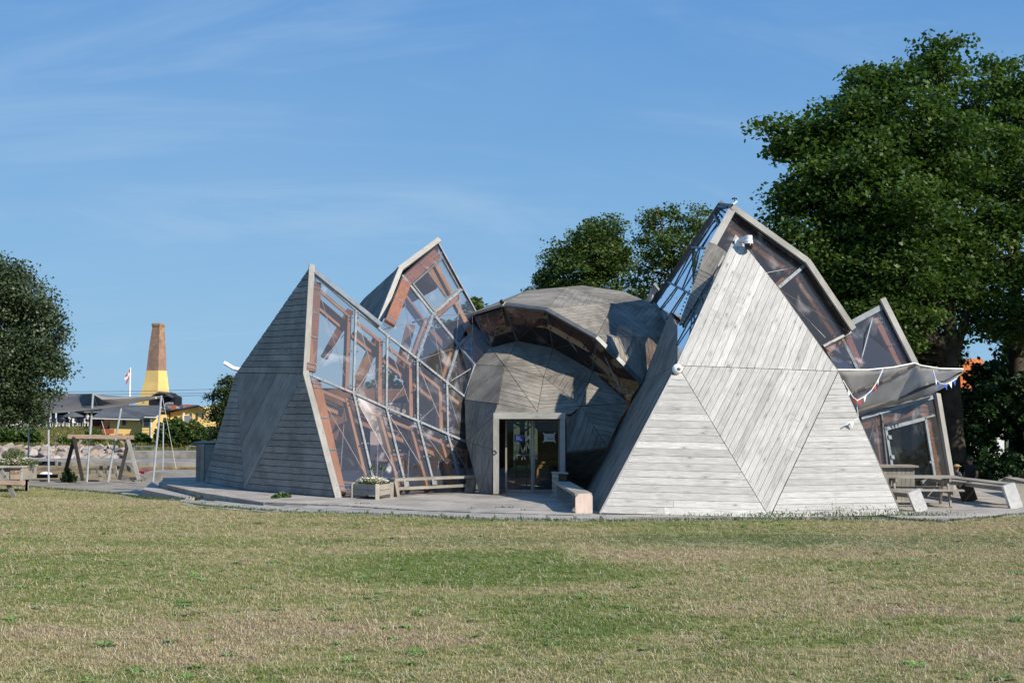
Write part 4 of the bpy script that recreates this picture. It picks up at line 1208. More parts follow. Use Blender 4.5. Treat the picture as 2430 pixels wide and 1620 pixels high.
# ---- right front shard C ----------------------------------------------
C_bl = G(1425, 1218, DZ); C_bl.y = 29.35; C_bl = P(1425, 1218, 29.35); C_bm = P(1826, 1229, 29.2); C_br = P(2139, 1223, 29.3)
C_kl = P(1608, 868, 30.9); C_kr = P(1989, 882, 30.9); C_ap = P(1748, 559, 33.2); C_m = PL(1843, 679, C_ap, C_kl, C_kr)
WL = 'wood_light'
kl2, kr2 = PL(1608, 868, C_kl, C_kr, C_bm), C_kr
facet(PAV, [C_ap, C_m, C_kr, C_kl], C_ap - C_kl, .172, WL, gap=.008)
facet(PAV, [C_kl, C_kr, C_bm], C_kr - C_bm, .15, WL, gap=.008)
facet(PAV, [C_kl, C_bm, C_bl], C_bm - C_bl, .185, WL, gap=.008)
facet(PAV, [C_kr, C_br, C_bm], C_br - C_bm, .155, WL, gap=.008)
# plinth boards
mb = MB(); a = P(1427, 1219, 29.3); b = P(1822, 1230, 29.2); mb.bar(Vector((a.x, 29.33, .05)), Vector((b.x, 29.24, .03)), .04, .13); mb.build('plinth_board', M['wood_light'], PAV)
b2 = P(2130, 1228, 29.3); mb = MB(); mb.bar(Vector((b.x + .05, 29.25, .03)), Vector((b2.x, 29.33, .03)), .04, .15); mb.build('plinth_board', M['wood_light'], PAV)
# right flank of C, going back (mostly hidden)
C_rb = Vector((9.3, 34.2, DZ)); C_rk = Vector((8.1, 34.0, 3.5)); 
facet(PAV, [C_kr, C_rk, C_rb, C_br], C_rb - C_br, .2, WG, outward=Vector((1, 0, 0)))
facet(PAV, [C_m, Vector((7.4, 36.2, 6.0)), C_rk, C_kr], C_rk - C_kr, .2, WG, outward=Vector((1, 0, .3)))
# left side wall of C: long boards running with the slope
W_rb = G(1391, 1165, DZ); W_U4 = P(1527, 906, 37.2); W_T5 = P(1592, 741, 38.0); W_s = P(1608, 772, 34.6)
sd = C_kl - C_bl
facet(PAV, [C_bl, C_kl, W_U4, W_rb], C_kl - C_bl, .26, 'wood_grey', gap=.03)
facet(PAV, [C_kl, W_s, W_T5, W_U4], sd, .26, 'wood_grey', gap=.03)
# thin edge trim
mb = MB(); mb.bar(C_bl + Vector((-.02, 0, 0)), C_kl + Vector((-.02, 0, 0)), .06, .05, (-1, -.2, .4)); mb.build('edge_trim', M['steel_dark'], PAV)
mb = MB(); mb.bar(C_kl + Vector((-.02, 0, 0)), C_ap + Vector((-.02, 0, 0)), .05, .05, (-1, -.2, .4)); mb.build('edge_trim', M['steel_dark'], PAV)
mb = MB(); mb.bar(W_rb, W_U4, .06, .05, (-1, -.2, .4)); mb.build('edge_trim', M['steel_dark'], PAV)
# glossy strip between front wall and the wood slivers
D1 = P(1728, 605, 33.4); D2 = P(1690, 655, 34.5); 
pane([C_kl, W_s, D2, P(1716, 628, 33.6)], 'glass_sky')
pane([C_kl, P(1716, 628, 33.6), C_ap], 'glass_sky')
mb = MB(); 
for t_ in (.33, .62): mb.bar(lerp(C_kl, C_ap, t_ * .6) + Vector((-.02, -.02, 0)), lerp(W_s, D2, .3 + t_ * .6) + Vector((-.02, -.02, 0)), .03, .03, (-1, -.3, .3))
mb.bar(lerp(C_kl, W_s, .5) + Vector((-.03, -.03, 0)), lerp(C_ap, D2, .5) + Vector((-.03, -.03, 0)), .035, .03, (-1, -.3, .3))
mb.build('glazing_bar', M['steel_dark'], PAV)
# wood slivers beside the glossy face
S1 = P(1679, 575, 35.3); S4 = P(1690, 655, 34.3); S5 = P(1659, 640, 34.6); S2 = PL(1696, 579, S1, S4, S5); S3 = PL(1729, 602, S1, S4, S5)
facet(PAV, [S1, S2, S3, S4, S5], dirpx((1665, 640), (1680, 580), 35), .16, WG)
S6 = P(1611, 770, 33.9)
facet(PAV, [S5, S4, P(1622, 768, 33.85), S6], dirpx((1660, 645), (1690, 672), 35), .13, WG)

# ---- tall shard D: glossy left face, glazed front, board roof ----------
D_l = P(1711, 484, 38.4); D_r = P(1736, 487, 36.6); D_b = P(1553, 716, 42.0)
D_k = P(1917.4, 616, 36.4); D_e = P(2027, 778, 36.4)
# left face: narrow triangles between many dark ribs
Lf_t0, Lf_t1 = D_l, D_r
Lf_b0, Lf_b1 = D_b, P(1600, 795, 36.4)
nseg = 3
left_pts = [D_l, P(1634, 600, 40.2), D_b]
right_pts = [D_r, P(1681, 590, 35.8), P(1645, 700, 35.9), P(1603, 790, 36.2)]
lp = [lerp(D_l, D_b, t_) for t_ in (0, .09, .42, .78, 1.0)]
rp = [D_r, lerp(D_r, right_pts[1], .5), right_pts[1], right_pts[2], right_pts[3]]
for i in range(4):
    pane([lp[i], rp[i], rp[i + 1], lp[i + 1]], 'glass_sky')
mb = MB()
for i in range(5): mb.bar(lp[i] + Vector((-.03, -.03, 0)), rp[i] + Vector((-.03, -.03, 0)), .06, .04, (-1, -.4, .3))
for t_ in (.3, .62):
    for i in range(1, 4):
        mb.bar(lerp(lp[i], rp[i], t_ + (.12 if i % 2 else -.1)) + Vector((-.03, -.03, 0)), lerp(lp[i + 1], rp[i + 1], t_) + Vector((-.03, -.03, 0)), .035, .035, (-1, -.4, .3))
mb.build('glazing_bars', M['steel_dark'], PAV)
bo = MB()
for i in range(4):
    for j in range(4):
        bo.ball(lerp(lerp(lp[0], rp[0], .12 + .24 * j), lerp(lp[1], rp[1], .12 + .24 * j), .12 + .25 * i) + Vector((-.05, -.05, 0)), .035, 6, 4)
for i in range(22):
    bo.ball(lerp(D_l, D_b, .1 + i * .04) + Vector((.06, -.08, 0)), .03, 5, 3)
    bo.ball(lerp(right_pts[1], right_pts[3], i / 22) + Vector((-.08, -.05, 0)), .03, 5, 3)
tag(bo.build('bolts', M['bolt_dark'], PAV), kind='stuff')
mb = MB(); mb.bar(D_l, D_b, .18, .16, (-.6, 0, .6), ext=.05); mb.build('ridge_board', M['steel_dark'], PAV)
mb = MB(); mb.prism([P(1709, 483, 38.4), P(1737, 484, 36.5), P(1734, 494, 36.5), P(1703, 493, 38.3)], (-.5, -.8, 0), 0, .06); mb.build('cap_flashing', M['steel_dark'], PAV)
# upright rim board and raking rim boards
DO = Vector((.12, -.97, .2)).normalized(); DI = -DO
mb = MB(); mb.bar(P(1738, 497, 36.5), P(1691, 582, 35.5), .21, .06, (-.2, -1, 0)); mb.build('rim_board', M['trim'], PAV)
mb = MB(); mb.bar(P(1737, 491, 36.5), P(1915, 619, 36.3), .17, .10, DO); mb.build('rim_board', M['trim'], PAV)
mb = MB(); mb.bar(P(1915, 618, 36.3), P(2025, 781, 36.3), .17, .10, DO); mb.build('rim_board', M['trim'], PAV)
# roof going back from the rim
Db1 = Vector((D_l.x + .2, 42.5, D_l.z - 2.4)); Db2 = Vector((D_k.x + .3, 41.5, D_k.z - 1.6)); Db3 = Vector((D_e.x + .3, 41.0, D_e.z - .9))
facet(PAV, [D_r + Vector((0, 0, .05)), D_k + Vector((0, 0, .05)), Db2, Db1], Db2 - D_k, .2, WG, outward=Vector((.5, 0, 1)), back='dark_brown')
facet(PAV, [D_r, Db1, D_l], D_l - D_r, .3, WG, outward=Vector((.0, 0, 1)), back='dark_brown')
facet(PAV, [D_k + Vector((0, 0, .05)), D_e + Vector((0, 0, .05)), Db3, Db2], Db3 - D_e, .2, WG, outward=Vector((1, 0, .6)), back='dark_brown')
facet(PAV, [D_l, Db1, Vector((7.5, 46.5, 5.2)), D_b], D_b - D_l, .35, WG, outward=Vector((0, 1, .2)), back='dark_brown')
facet(PAV, [Db1, Db2, Vector((12.2, 43.5, 2.6)), Vector((9.6, 48.0, 3.3)), Vector((7.5, 46.5, 5.2))][:3] + [Vector((7.5, 46.5, 5.2))], Vector((1, 0, 0)), .4, WG, outward=Vector((0, 1, .2)), back='dark_brown')
facet(PAV, [Db2, Db3, Vector((12.2, 43.5, 2.6))], Vector((1, 0, 0)), .4, WG, outward=Vector((0, 1, .2)), back='dark_brown')
# front glazing of D
g1 = P(1737, 503, 36.7); g2 = P(1912, 628, 36.5); g3 = P(2018, 788, 36.5); g4 = P(1953, 822, 36.2); g5 = P(1847, 683, 36.1); g6 = P(1690, 585, 35.9)
g7 = P(1760, 760, 35.9)
for g_ in ([g1, g2, g5, g6], [g2, g3, g4, g5], [g6, g5, g7], [g5, g4, P(1880, 880, 35.8), g7]): pane(g_, 'glass_smoke')
beadrail(g2 + DO * .03, g5 + DO * .03, .09, .06, 'galv', DO)
bar_part('timber_beam', lerp(g2, g5, .1) + DI * .35 + Vector((-.12, 0, 0)), lerp(g2, g5, 1.6) + DI * .35 + Vector((-.12, 0, 0)), .16, .2, 'timber', DO)
bar_part('rail', g3 + DO * .03, g4 + DO * .03, .07, .05, 'steel_dark', DO)
nrm = (g2 - g1).cross(DO).normalized()
if nrm.z > 0: nrm = -nrm
bar_part('timber_beam', lerp(g1, g2, .05) + nrm * .36 + DI * .12, lerp(g1, g2, .92) + nrm * .36 + DI * .12, .36, .12, 'timber', DO, bolts=((.05, 2, 4), (.5, 1, 4), (.94, 2, 4)))
nr2 = (g3 - g2).cross(DO).normalized()
if nr2.x > 0: nr2 = -nr2
bar_part('timber_beam', lerp(g2, g3, .06) + nr2 * .34 + DI * .12, lerp(g2, g3, .98) + nr2 * .34 + DI * .12, .34, .12, 'timber', DO, bolts=((.05, 2, 4), (.5, 1, 4), (.95, 2, 4)))
bar_part('timber_beam', g3 + DI * .5 + Vector((0, 0, -.1)), g4 + DI * .5 + Vector((-.5, 0, -.3)), .3, .12, 'timber', DO)
for a, b in ((g1, P(1880, 780, 36)), (g5, P(1960, 800, 36.2)), (g2, P(1800, 650, 36)), (g5, g3)):
    cable(a + DI * .06, b + DI * .06)
# brown inner lining boards seen through the front
# ---- small peak E ------------------------------------------------------
e1 = P(2020, 771, 36.9); e2 = P(2090, 732, 37.1); e3 = P(2166, 866, 36.5); e4 = P(1990, 884, 35.2); e5 = P(1957, 826, 36.0)
mE = P(1994, 796.6, 36.6); mE2 = P(2035, 880, 35.6)
pane([e1, e2, e3, mE2][:4]); pane([e5, e1, mE2, e4])
mb = MB(); mb.bar(P(2018, 768, 36.9), P(2091, 729, 37.1), .16, .08, DO); mb.build('rail', M['galv'], PAV)
mb = MB(); mb.bar(P(2094, 709, 37.1), P(2174, 868, 36.4), .17, .10, DO); mb.build('rim_board', M['trim'], PAV)
beadrail(mE + DO * .03, mE2 + DO * .03, .08, .06, 'galv', DO)
bar_part('timber_beam', mE + Vector((.22, .1, 0)), P(2041, 870, 35.8) + Vector((0, .1, 0)), .2, .12, 'timber_red', DO, bolts=((.06, 2, 2),))
bar_part('timber_beam', P(2085, 752, 37.0) + DI * .12, P(2148, 872, 36.5) + DI * .12, .30, .12, 'timber_red', DO, bolts=((.08, 2, 4), (.55, 1, 4)))
bar_part('timber_beam', P(1960, 830, 36.4), P(2005, 790, 36.9), .28, .12, 'timber', DO)
cable(P(2072, 752, 37.0) + DI * .04, P(2040, 872, 35.8) + DI * .04, .018)
cable(P(2015, 800, 36.8) + DI * .04, P(2044, 850, 36.1) + DI * .04)
Eb = Vector((11.6, 41.5, 3.9)); 
facet(PAV, [P(2094, 709, 37.1), P(2180, 868, 36.4), Vector((12.4, 40.5, 3.2)), Vector((11.5, 42, 4.6))], Vector((0, 1, -.2)), .25, WG, outward=Vector((1, 0, .5)), back='dark_brown')
facet(PAV, [P(2020, 771, 36.9), P(2092, 730, 37.1), Vector((11.5, 42, 4.6)), Vector((9.9, 41.0, 4.2))], Vector((0, 1, -.1)), .25, WG, outward=Vector((-.5, 0, 1)), back='dark_brown')
facet(PAV, [Vector((9.9, 41.0, 4.3)), Vector((11.5, 42, 4.6)), Vector((12.4, 40.5, 3.2)), Vector((12.2, 43.0, 2.4)), Vector((9.9, 43, 2.4))][:3] + [Vector((10.5, 42.5, 2.4))], Vector((1, 0, 0)), .3, WG, outward=Vector((0, 1, 0)), back='dark_brown')

# ---- glazed wall F with the tilted door --------------------------------
F0 = G(2258, 1169, DZ); F1 = P(2219, 938, 37.3); F2 = P(2040, 992, 35.2)
def FP(x, y, out=0.0): return PL(x, y, F0, F1, F2) + FN * out
FN = (F1 - F0).cross(F2 - F0).normalized()
if FN.y > 0: FN = -FN
pane([FP(2042, 992), FP(2212, 943), FP(2258, 1168), FP(2050, 1185)], 'glass_smoke')
mb = MB(); mb.bar(FP(2220, 935, .05), FP(2259, 1169, .05), .19, .12, FN); mb.build('rim_board', M['trim'], PAV)
mb = MB(); mb.bar(FP(2226, 938, -.12), FP(2266, 1168, -.12), .05, .3, FN); mb.build('rim_board', M['wood_grey'], PAV)
bar_part('rail', FP(2040, 993, .04), FP(2210, 944, .04), .09, .06, 'galv', FN)
bar_part('timber_beam', FP(2195, 958, -.12), FP(2236, 1165, -.12), .34, .12, 'timber', FN, bolts=((.05, 2, 4), (.40, 1, 4), (.72, 1, 4)))
bar_part('timber_beam', FP(2052, 1006, -.25), FP(2180, 970, -.25), .26, .14, 'timber', FN)
beadrail(FP(2089, 981, .03), FP(2108, 1160, .03), .07, .06, 'steel_dark', FN)
bar_part('timber_beam', FP(2086, 1000, -.15), FP(2103, 1160, -.15), .09, .12, 'timber', FN)
bar_part('rail', FP(2193, 992, .05), FP(2214, 986, .05), .05, .04, 'galv', FN)
dm = MB()
dpts = [FP(2097, 1019, .06), FP(2191, 994, .06), FP(2218, 1160, .06), FP(2121, 1163, .06)]
for i in range(4): dm.bar(dpts[i], dpts[(i + 1) % 4], .10, .06, FN, ext=.05)
do = dm.build('side_door', M['galv'], PAV)
pane([p - FN * .02 for p in dpts], 'glass_door', .008, 'door_glass', do)
hm = MB()
for (x, y) in ((2103, 1035), (2109.5, 1082)): hm.bar(FP(x, y, .12), FP(x + 1.5, y + 9, .12), .13, .03, FN)
hm.bar(FP(2199, 1096, .12), FP(2199.5, 1101, .12), .06, .04, FN)
hm.build('hinge', M['galv'], do)
cable(FP(2083, 995, -.1), FP(2065, 1062, -.1), .014)
# roof slope behind F (brown inside) and end wall
facet(PAV, [F1, Vector((12.9, 40.5, 2.6)), Vector((12.9, 40.8, .1)), F0], Vector((0, 1, 0)), .25, WG, outward=Vector((1, 0, 0)), back='dark_brown')
facet(PAV, [F2, F1, Vector((12.4, 40.4, 3.1)), Vector((9.9, 40.2, 3.1))], Vector((1, 0, 0)), .25, WG, outward=Vector((0, 0, 1)), back='dark_brown')
# ceiling of the right wing so that it is dark inside
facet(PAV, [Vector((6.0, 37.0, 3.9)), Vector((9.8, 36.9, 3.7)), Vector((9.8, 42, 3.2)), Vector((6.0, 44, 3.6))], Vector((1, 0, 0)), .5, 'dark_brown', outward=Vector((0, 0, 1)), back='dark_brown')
# light posters inside the side door glass
for (x0, y0, x1, y1) in ((2118, 1018, 2138, 1078), (2163, 1021, 2178, 1066)):
    a, b = FP(x0, y0, -.03), FP(x1, y0 - 3, -.03); c, d = FP(x1 + 3, y1, -.03), FP(x0 + 4, y1 + 3, -.03)
    mb = MB(); mb.prism([a, b, c, d], FN, 0, .004); mb.build('door_poster', M['steel_dark'], do)

# small grey shard tip peeping over the upper dome
sp = MB(); a0 = P(1553, 673, 44); 
facet(PAV, [P(1552, 674, 44), P(1560, 690, 44), P(1544, 715, 44), P(1530, 722, 44.5)], Vector((0, 0, 1)), .3, 'trim', name='shard_tip')
mb = MB(); mb.bar(P(1552, 672, 43.9), P(1567, 692, 43.9), .07, .12, (0, -1, 0)); mb.build('rim_board', M['trim'], PAV)
# ================================================================ THINGS ON AND AROUND THE PAVILION
def prism_px(mb, pts, Y, th, rnd=None):
    mb.prism([P(x, y, Y) for x, y in pts], (0, -1, 0), 0, th, R.random() if rnd is None else rnd)

# surveillance camera at the tip of the right shard
def wallpt(x, y, out=0.0):
    n = newell([C_ap, C_kr, C_kl]); 
    if n.y > 0: n = -n
    return PL(x, y, C_ap, C_kl, C_kr) + n * out
r = empty('surveillance_camera', wallpt(1750, 578), 'white dome surveillance camera on a bracket at the tip of the pale right shard', 'camera')
mb = MB(); p = wallpt(1752, 580, .03); mb.bar(p + Vector((0, 0, -.11)), p + Vector((0, 0, .11)), .20, .08, (0, -1, .5)); mb.build('wall_plate', M['white'], r)
p0 = wallpt(1753, 577, .1); p1 = p0 + Vector((.12, -.16, .03)); p2_ = p0 + Vector((.20, -.22, .02))
mb = MB(); mb.tube([p0, p1, p2_], [.055, .06, .06], 10); mb.build('bracket', M['white'], r, True)
mb = MB(); mb.tube([p2_ + Vector((0, 0, .09)), p2_ + Vector((0, 0, .085)), p2_ + Vector((0, 0, -.03)), p2_ + Vector((0, 0, -.05)), p2_ + Vector((0, 0, -.13))], [.07, .10, .10, .115, .115], 16); mb.build('housing', M['white'], r)
mb = MB(); mb.ball(p2_ + Vector((0, 0, -.185)), .112, 14, 9); mb.build('lens_dome', M['black'], r, True)
# round white lamp at the left knee of the shard
p = C_kl + Vector((-.03, -.14, -.08))
r = empty('wall_lamp', p, 'round white wall lamp with a hooded eye at the left knee of the pale shard', 'lamp')
mb = MB(); mb.ball(p, .125, 14, 9, sc=(1, .6, 1)); mb.build('lamp_body', M['white'], r, True)
mb = MB(); mb.ball(p + Vector((.03, -.06, .0)), .055, 10, 6, sc=(1, .5, .7)); mb.build('lamp_eye', M['steel_dark'], r, True)
# wind gauge on the tall shard
p = P(1741, 481, 36.5)
r = empty('wind_gauge', p, 'small cup anemometer on a white base at the top of the tallest shard', 'weather gauge')
mb = MB(); mb.bar(p + Vector((-.02, 0, -.05)), p + Vector((.1, 0, .04)), .08, .05, (0, 0, 1)); mb.build('base', M['white'], r)
mb = MB(); mb.tube([p + Vector((.02, 0, .02)), p + Vector((.02, 0, .12))], .012, 6); mb.build('mast', M['black'], r)
mb = MB()
for k in range(3):
    a = k * 2.094 + .3; e = p + Vector((.02 + .06 * math.cos(a), .06 * math.sin(a), .12)); mb.bar(p + Vector((.02, 0, .12)), e, .01, .01); mb.ball(e, .028, 8, 5)
mb.build('cups', M['black'], r)
# small floodlight on the arch rim
p = P(1191, 716, 38.3)
r = empty('floodlight', p, 'small black floodlight on the rim of the upper dome above the entrance', 'lamp')
mb = MB(); mb.ball(p, .075, 10, 6, sc=(1, .5, 1)); mb.build('lamp_head', M['black'], r, True)
mb = MB(); mb.tube([p, p + Vector((.06, 0, -.14))], .015, 6); mb.build('lamp_stem', M['steel_dark'], r)
# white curved scoop jutting out behind the left tower
pts_ = [P(533, 861, 41), P(540, 864.5, 41), P(549, 870.5, 41), P(557, 874.5, 41), P(566, 876, 41), P(580, 877, 41)]
mb = MB()
for i in range(5): mb.bar(pts_[i], pts_[i + 1], .22, .10, (0, .2, 1), .5, ext=.01)
o = mb.build('curved_vent', M['white']); tag(o, 'white upward-curved vent spout sticking out behind the left tower', 'vent')

# ---- planter with white flowers --------------------------------------
def leaf_mat(name, c0, c1, c2, trans=.3, rough=.5):
    m, t = mat(name); q = NT(t); rv = q.attr()
    oi = q.n('ShaderNodeObjectInfo')
    c = q.ramp(rv, [(0, c0), (.5, c1), (1, c2)])
    d = q.principled(c, rough, spec=.3)
    tr = q.n('ShaderNodeBsdfTranslucent'); q.l(q.mixc(1.0, c, (1.15, 1.25, .6), 'MULTIPLY'), tr.inputs[0])
    mx_ = q.n('ShaderNodeMixShader'); mx_.inputs[0].default_value = trans
    q.l(d.outputs[0], mx_.inputs[1]); q.l(tr.outputs[0], mx_.inputs[2]); q.out(mx_); return m
M['herb'] = leaf_mat('herb_leaf', (.035, .08, .02), (.07, .13, .035), (.13, .17, .06))
M['leaf_pl'] = leaf_mat('planter_leaves', (.08, .12, .04), (.14, .19, .07), (.24, .26, .12))
M['flower'] = leaf_mat('flower_petals', (.72, .72, .66), (.80, .79, .70), (.78, .60, .50), .2)
def tuft_cloud(c, d, n, size, m, name, parent, seed=1, flat=.6, up=0.0, zsq=1.0):
    """n small leaves spread through an ellipsoid"""
    rr = np.random.RandomState(seed)
    u = rr.normal(size=(n, 3)); u /= np.linalg.norm(u, axis=1)[:, None]; u *= (rr.rand(n, 1) ** .45)
    ctr = u * np.array(d)[None, :] / 1.0 + np.array(c)[None, :]
    return leaves_mesh(ctr, size, m, name, parent, rr, flat, up)
def leaves_mesh(ctr, size, m, name, parent, rr, flat=.6, up=0.0, rnd=None, aspect=.55, origin=None):
    n = len(ctr)
    nrm = rr.normal(size=(n, 3)); nrm[:, 2] = np.abs(nrm[:, 2]) + flat; nrm /= np.linalg.norm(nrm, axis=1)[:, None]
    a = rr.normal(size=(n, 3)); a[:, 2] += up
    a -= nrm * (a * nrm).sum(1)[:, None]; a /= np.linalg.norm(a, axis=1)[:, None]
    b = np.cross(nrm, a)
    s = size * (.6 + .8 * rr.rand(n, 1)); w = s * aspect
    p0 = ctr - a * s * .5; p1 = ctr + b * w * .5 - nrm * s * .05; p2 = ctr + a * s * .5 - nrm * s * .12; p3 = ctr - b * w * .5 - nrm * s * .05
    o = np.array(wpos(parent)) if (parent is not None and origin is None) else (np.array(origin) if origin is not None else np.zeros(3))
    v = np.stack([p0, p1, p2, p3], 1).reshape(-1, 3) - o
    me = bpy.data.meshes.new(name); me.vertices.add(4 * n); me.vertices.foreach_set('co', v.astype(np.float32).ravel())
    me.loops.add(4 * n); me.loops.foreach_set('vertex_index', np.arange(4 * n, dtype=np.int32))
    me.polygons.add(n); me.polygons.foreach_set('loop_start', np.arange(0, 4 * n, 4, dtype=np.int32)); me.polygons.foreach_set('loop_total', np.full(n, 4, dtype=np.int32))
    at = me.attributes.new('rnd', 'FLOAT', 'FACE'); at.data.foreach_set('value', (rnd if rnd is not None else rr.rand(n)).astype(np.float32))
    me.materials.append(m); me.update(calc_edges=True); me.validate()
    return link(name, me, parent)

pc = G(882, 1184, DZ); 
r = empty('flower_planter', pc, 'square grey wooden planter full of small white flowers beside the plank bench', 'planter')
fl = G(838, 1181, DZ); fr_ = G(895, 1185, DZ); br_ = G(929, 1180, DZ); bl_ = fl + (br_ - fr_)
corn = [fl, fr_, br_, bl_]
for c in corn:
    mb = MB(); mb.bar(c, c + Vector((0, 0, .42)), .11, .05, (.4, -1, 0)); mb.build('leg', M['bench_wood'], r)
for i in range(4):
    a, b = corn[i], corn[(i + 1) % 4]; nn = (b - a).normalized()
    for k, z in enumerate((.17, .32)):
        mb = MB(); mb.bar(a + nn * .05 + Vector((0, 0, z)), b - nn * .05 + Vector((0, 0, z)), .03, .14); mb.build('side_board', M['bench_wood'], r)
mb = MB(); mb.prism([c + Vector((0, 0, .34)) for c in corn], (0, 0, 1), 0, .03); mb.build('soil', M['wood_dark'], r)
cc = sum(corn, Vector()) / 4
tuft_cloud(cc + Vector((0, 0, .44)), (.42, .36, .10), 1800, .055, M['leaf_pl'], 'foliage', r, 3)
tuft_cloud(cc + Vector((0, 0, .48)), (.44, .38, .12), 620, .07, M['flower'], 'flowers', r, 4, 1.5)
for dx, h in ((.0, .85), (.27, .85), (-.12, .6)):
    mb = MB(); mb.tube([cc + Vector((dx * .7, 0, .4)), cc + Vector((dx, 0, h))], .006, 5); mb.build('stem', M['herb'], r)
    tuft_cloud(cc + Vector((dx, 0, h - .05)), (.07, .07, .09), 60, .06, M['herb'], 'foliage', r, 6 + int(h * 10))

# ---- plank bench along the glass ---------------------------------------
a0 = G(946, 1178, DZ); a1 = G(1120, 1169, DZ); dB = (a1 - a0).normalized(); nB = Vector((-dB.y, dB.x, 0))
r = empty('plank_bench', (a0 + a1) / 2, 'long grey plank bench with slab ends in front of the glazed wall', 'bench')
mb = MB(); mb.bar(a0 - dB * .15 + nB * .15 + Vector((0, 0, .46)), a1 + dB * .12 + nB * .15 + Vector((0, 0, .46)), .40, .065); mb.build('seat', M['bench_wood'], r)
for c, s_ in ((a0, -1), (a1, 1)):
    mb = MB(); mb.bar(c + nB * .15 + dB * .02 * s_, c + dB * .13 * s_ + nB * .15 + Vector((0, 0, .46)), .38, .09, dB); mb.build('leg', M['bench_wood'], r)
mb = MB(); mb.bar(a0 + nB * .02 + Vector((0, 0, .22)), a1 - dB * .2 + nB * .02 + Vector((0, 0, .22)), .05, .08); mb.build('stretcher', M['bench_wood'], r)

# ---- bench with a pale sawn end to the right of the door ----------------
e0 = G(1386, 1217, DZ); e1 = G(1333, 1181, DZ)
dR = (e1 - e0).normalized(); nR = Vector((-dR.y, dR.x, 0))
r = empty('log_bench', e0, 'thick slab bench with a pinkish sawn end beside the doorway', 'bench')
mb = MB(); pw = .20
pr = [e0 + nR * -pw, e0 + nR * pw, e0 + nR * pw + Vector((0, 0, .36)), e0 + nR * (pw - .06) + Vector((0, 0, .44)), e0 - nR * (pw - .06) + Vector((0, 0, .46)), e0 - nR * pw + Vector((0, 0, .40))]
mb.prism(pr, -dR, -.08, 0, .5, Vector((0, 0, 1))); mb.build('end_slab', M['pink_wood'], r)
mb = MB(); L_ = (e1 - e0).length
mb.bar(e0 + Vector((0, 0, .42)) + dR * .081, e1 + Vector((0, 0, .42)), .40, .07); mb.build('seat', M['bench_wood'], r)
mb = MB(); mb.bar(e0 + dR * .9, e0 + dR * .9 + Vector((0, 0, .38)), .34, .08, dR); mb.build('leg', M['bench_wood'], r)
mb = MB(); mb.bar(e1 - dR * .3, e1 - dR * .3 + Vector((0, 0, .38)), .34, .08, dR); mb.build('leg', M['bench_wood'], r)
# dark box beside the door
bx = G(1324, 1183, DZ)
r = empty('storage_box', bx, 'dark brown slatted wooden box standing at the right foot of the door frame', 'box')
b0 = G(1311, 1180, DZ); b1 = G(1347, 1183, DZ); H = .66
mb = MB(); mb.prism([b0 + Vector((.02, .02, .0)), b1 + Vector((-.02, .02, 0)), b1 + Vector((-.02, .40, 0)), b0 + Vector((.02, .40, 0))], (0, 0, 1), 0, H - .02); mb.build('box_body', M['dark_brown'], r)
for k in range(5):
    mb = MB(); z = .07 + k * .13; mb.bar(b0 + Vector((0, 0, z)), lerp(b0, b1, .42) + Vector((0, 0, z)), .03, .118); mb.build('slat', M['wood_slate'], r)
mb = MB(); mb.prism([b0 + Vector((-.02, -.03, H)), b1 + Vector((.02, -.03, H)), b1 + Vector((.02, .43, H)), b0 + Vector((-.02, .43, H))], (0, 0, 1), 0, .03); mb.build('lid', M['wood_slate'], r)

# ---- interior furniture ------------------------------------------------
# floor inside is the deck itself
def table(name, c, w, d, h, label, m='timber', rz=0.0, legt=.06):
    r = empty(name, c, label, 'table'); 
    ca, sa = math.cos(rz), math.sin(rz); X = Vector((ca, sa, 0)); Yv = Vector((-sa, ca, 0))
    mb = MB(); mb.bar(c - X * w / 2 + Vector((0, 0, h)), c + X * w / 2 + Vector((0, 0, h)), d, .05); mb.build('tabletop', M[m], r)
    for sx_ in (-1, 1):
        for sy_ in (-1, 1):
            q_ = c + X * sx_ * (w / 2 - .05) + Yv * sy_ * (d / 2 - .05); mb = MB(); mb.bar(q_, q_ + Vector((0, 0, h - .025)), legt, legt, Yv); mb.build('leg', M[m], r)
    mb = MB(); mb.bar(c - X * (w / 2 - .06) - Yv * (d / 2 - .05) + Vector((0, 0, h - .12)), c + X * (w / 2 - .06) - Yv * (d / 2 - .05) + Vector((0, 0, h - .12)), .03, .14); mb.build('apron', M[m], r)
    return r
table('side_table', Vector((P(925, 1100, 38.6).x, 38.6, DZ)), 1.05, .7, 1.02, 'tall orange wooden table behind the white banner inside the glazed hall', rz=.3)
table('high_table', Vector((P(1033, 1100, 38.9).x, 38.9, DZ)), .62, .5, .78, 'small orange wooden table inside the glazed hall near its right end', rz=.2)
table('bar_table', Vector((P(1060, 1100, 39.9).x, 39.9, DZ)), 1.3, .6, 1.1, 'long orange wooden bar table behind the small table in the hall', rz=.1)
table('desk', Vector((P(1300, 1100, 40.2).x, 40.2, DZ)), .75, .5, .72, 'small orange wooden desk seen through the right door leaf')
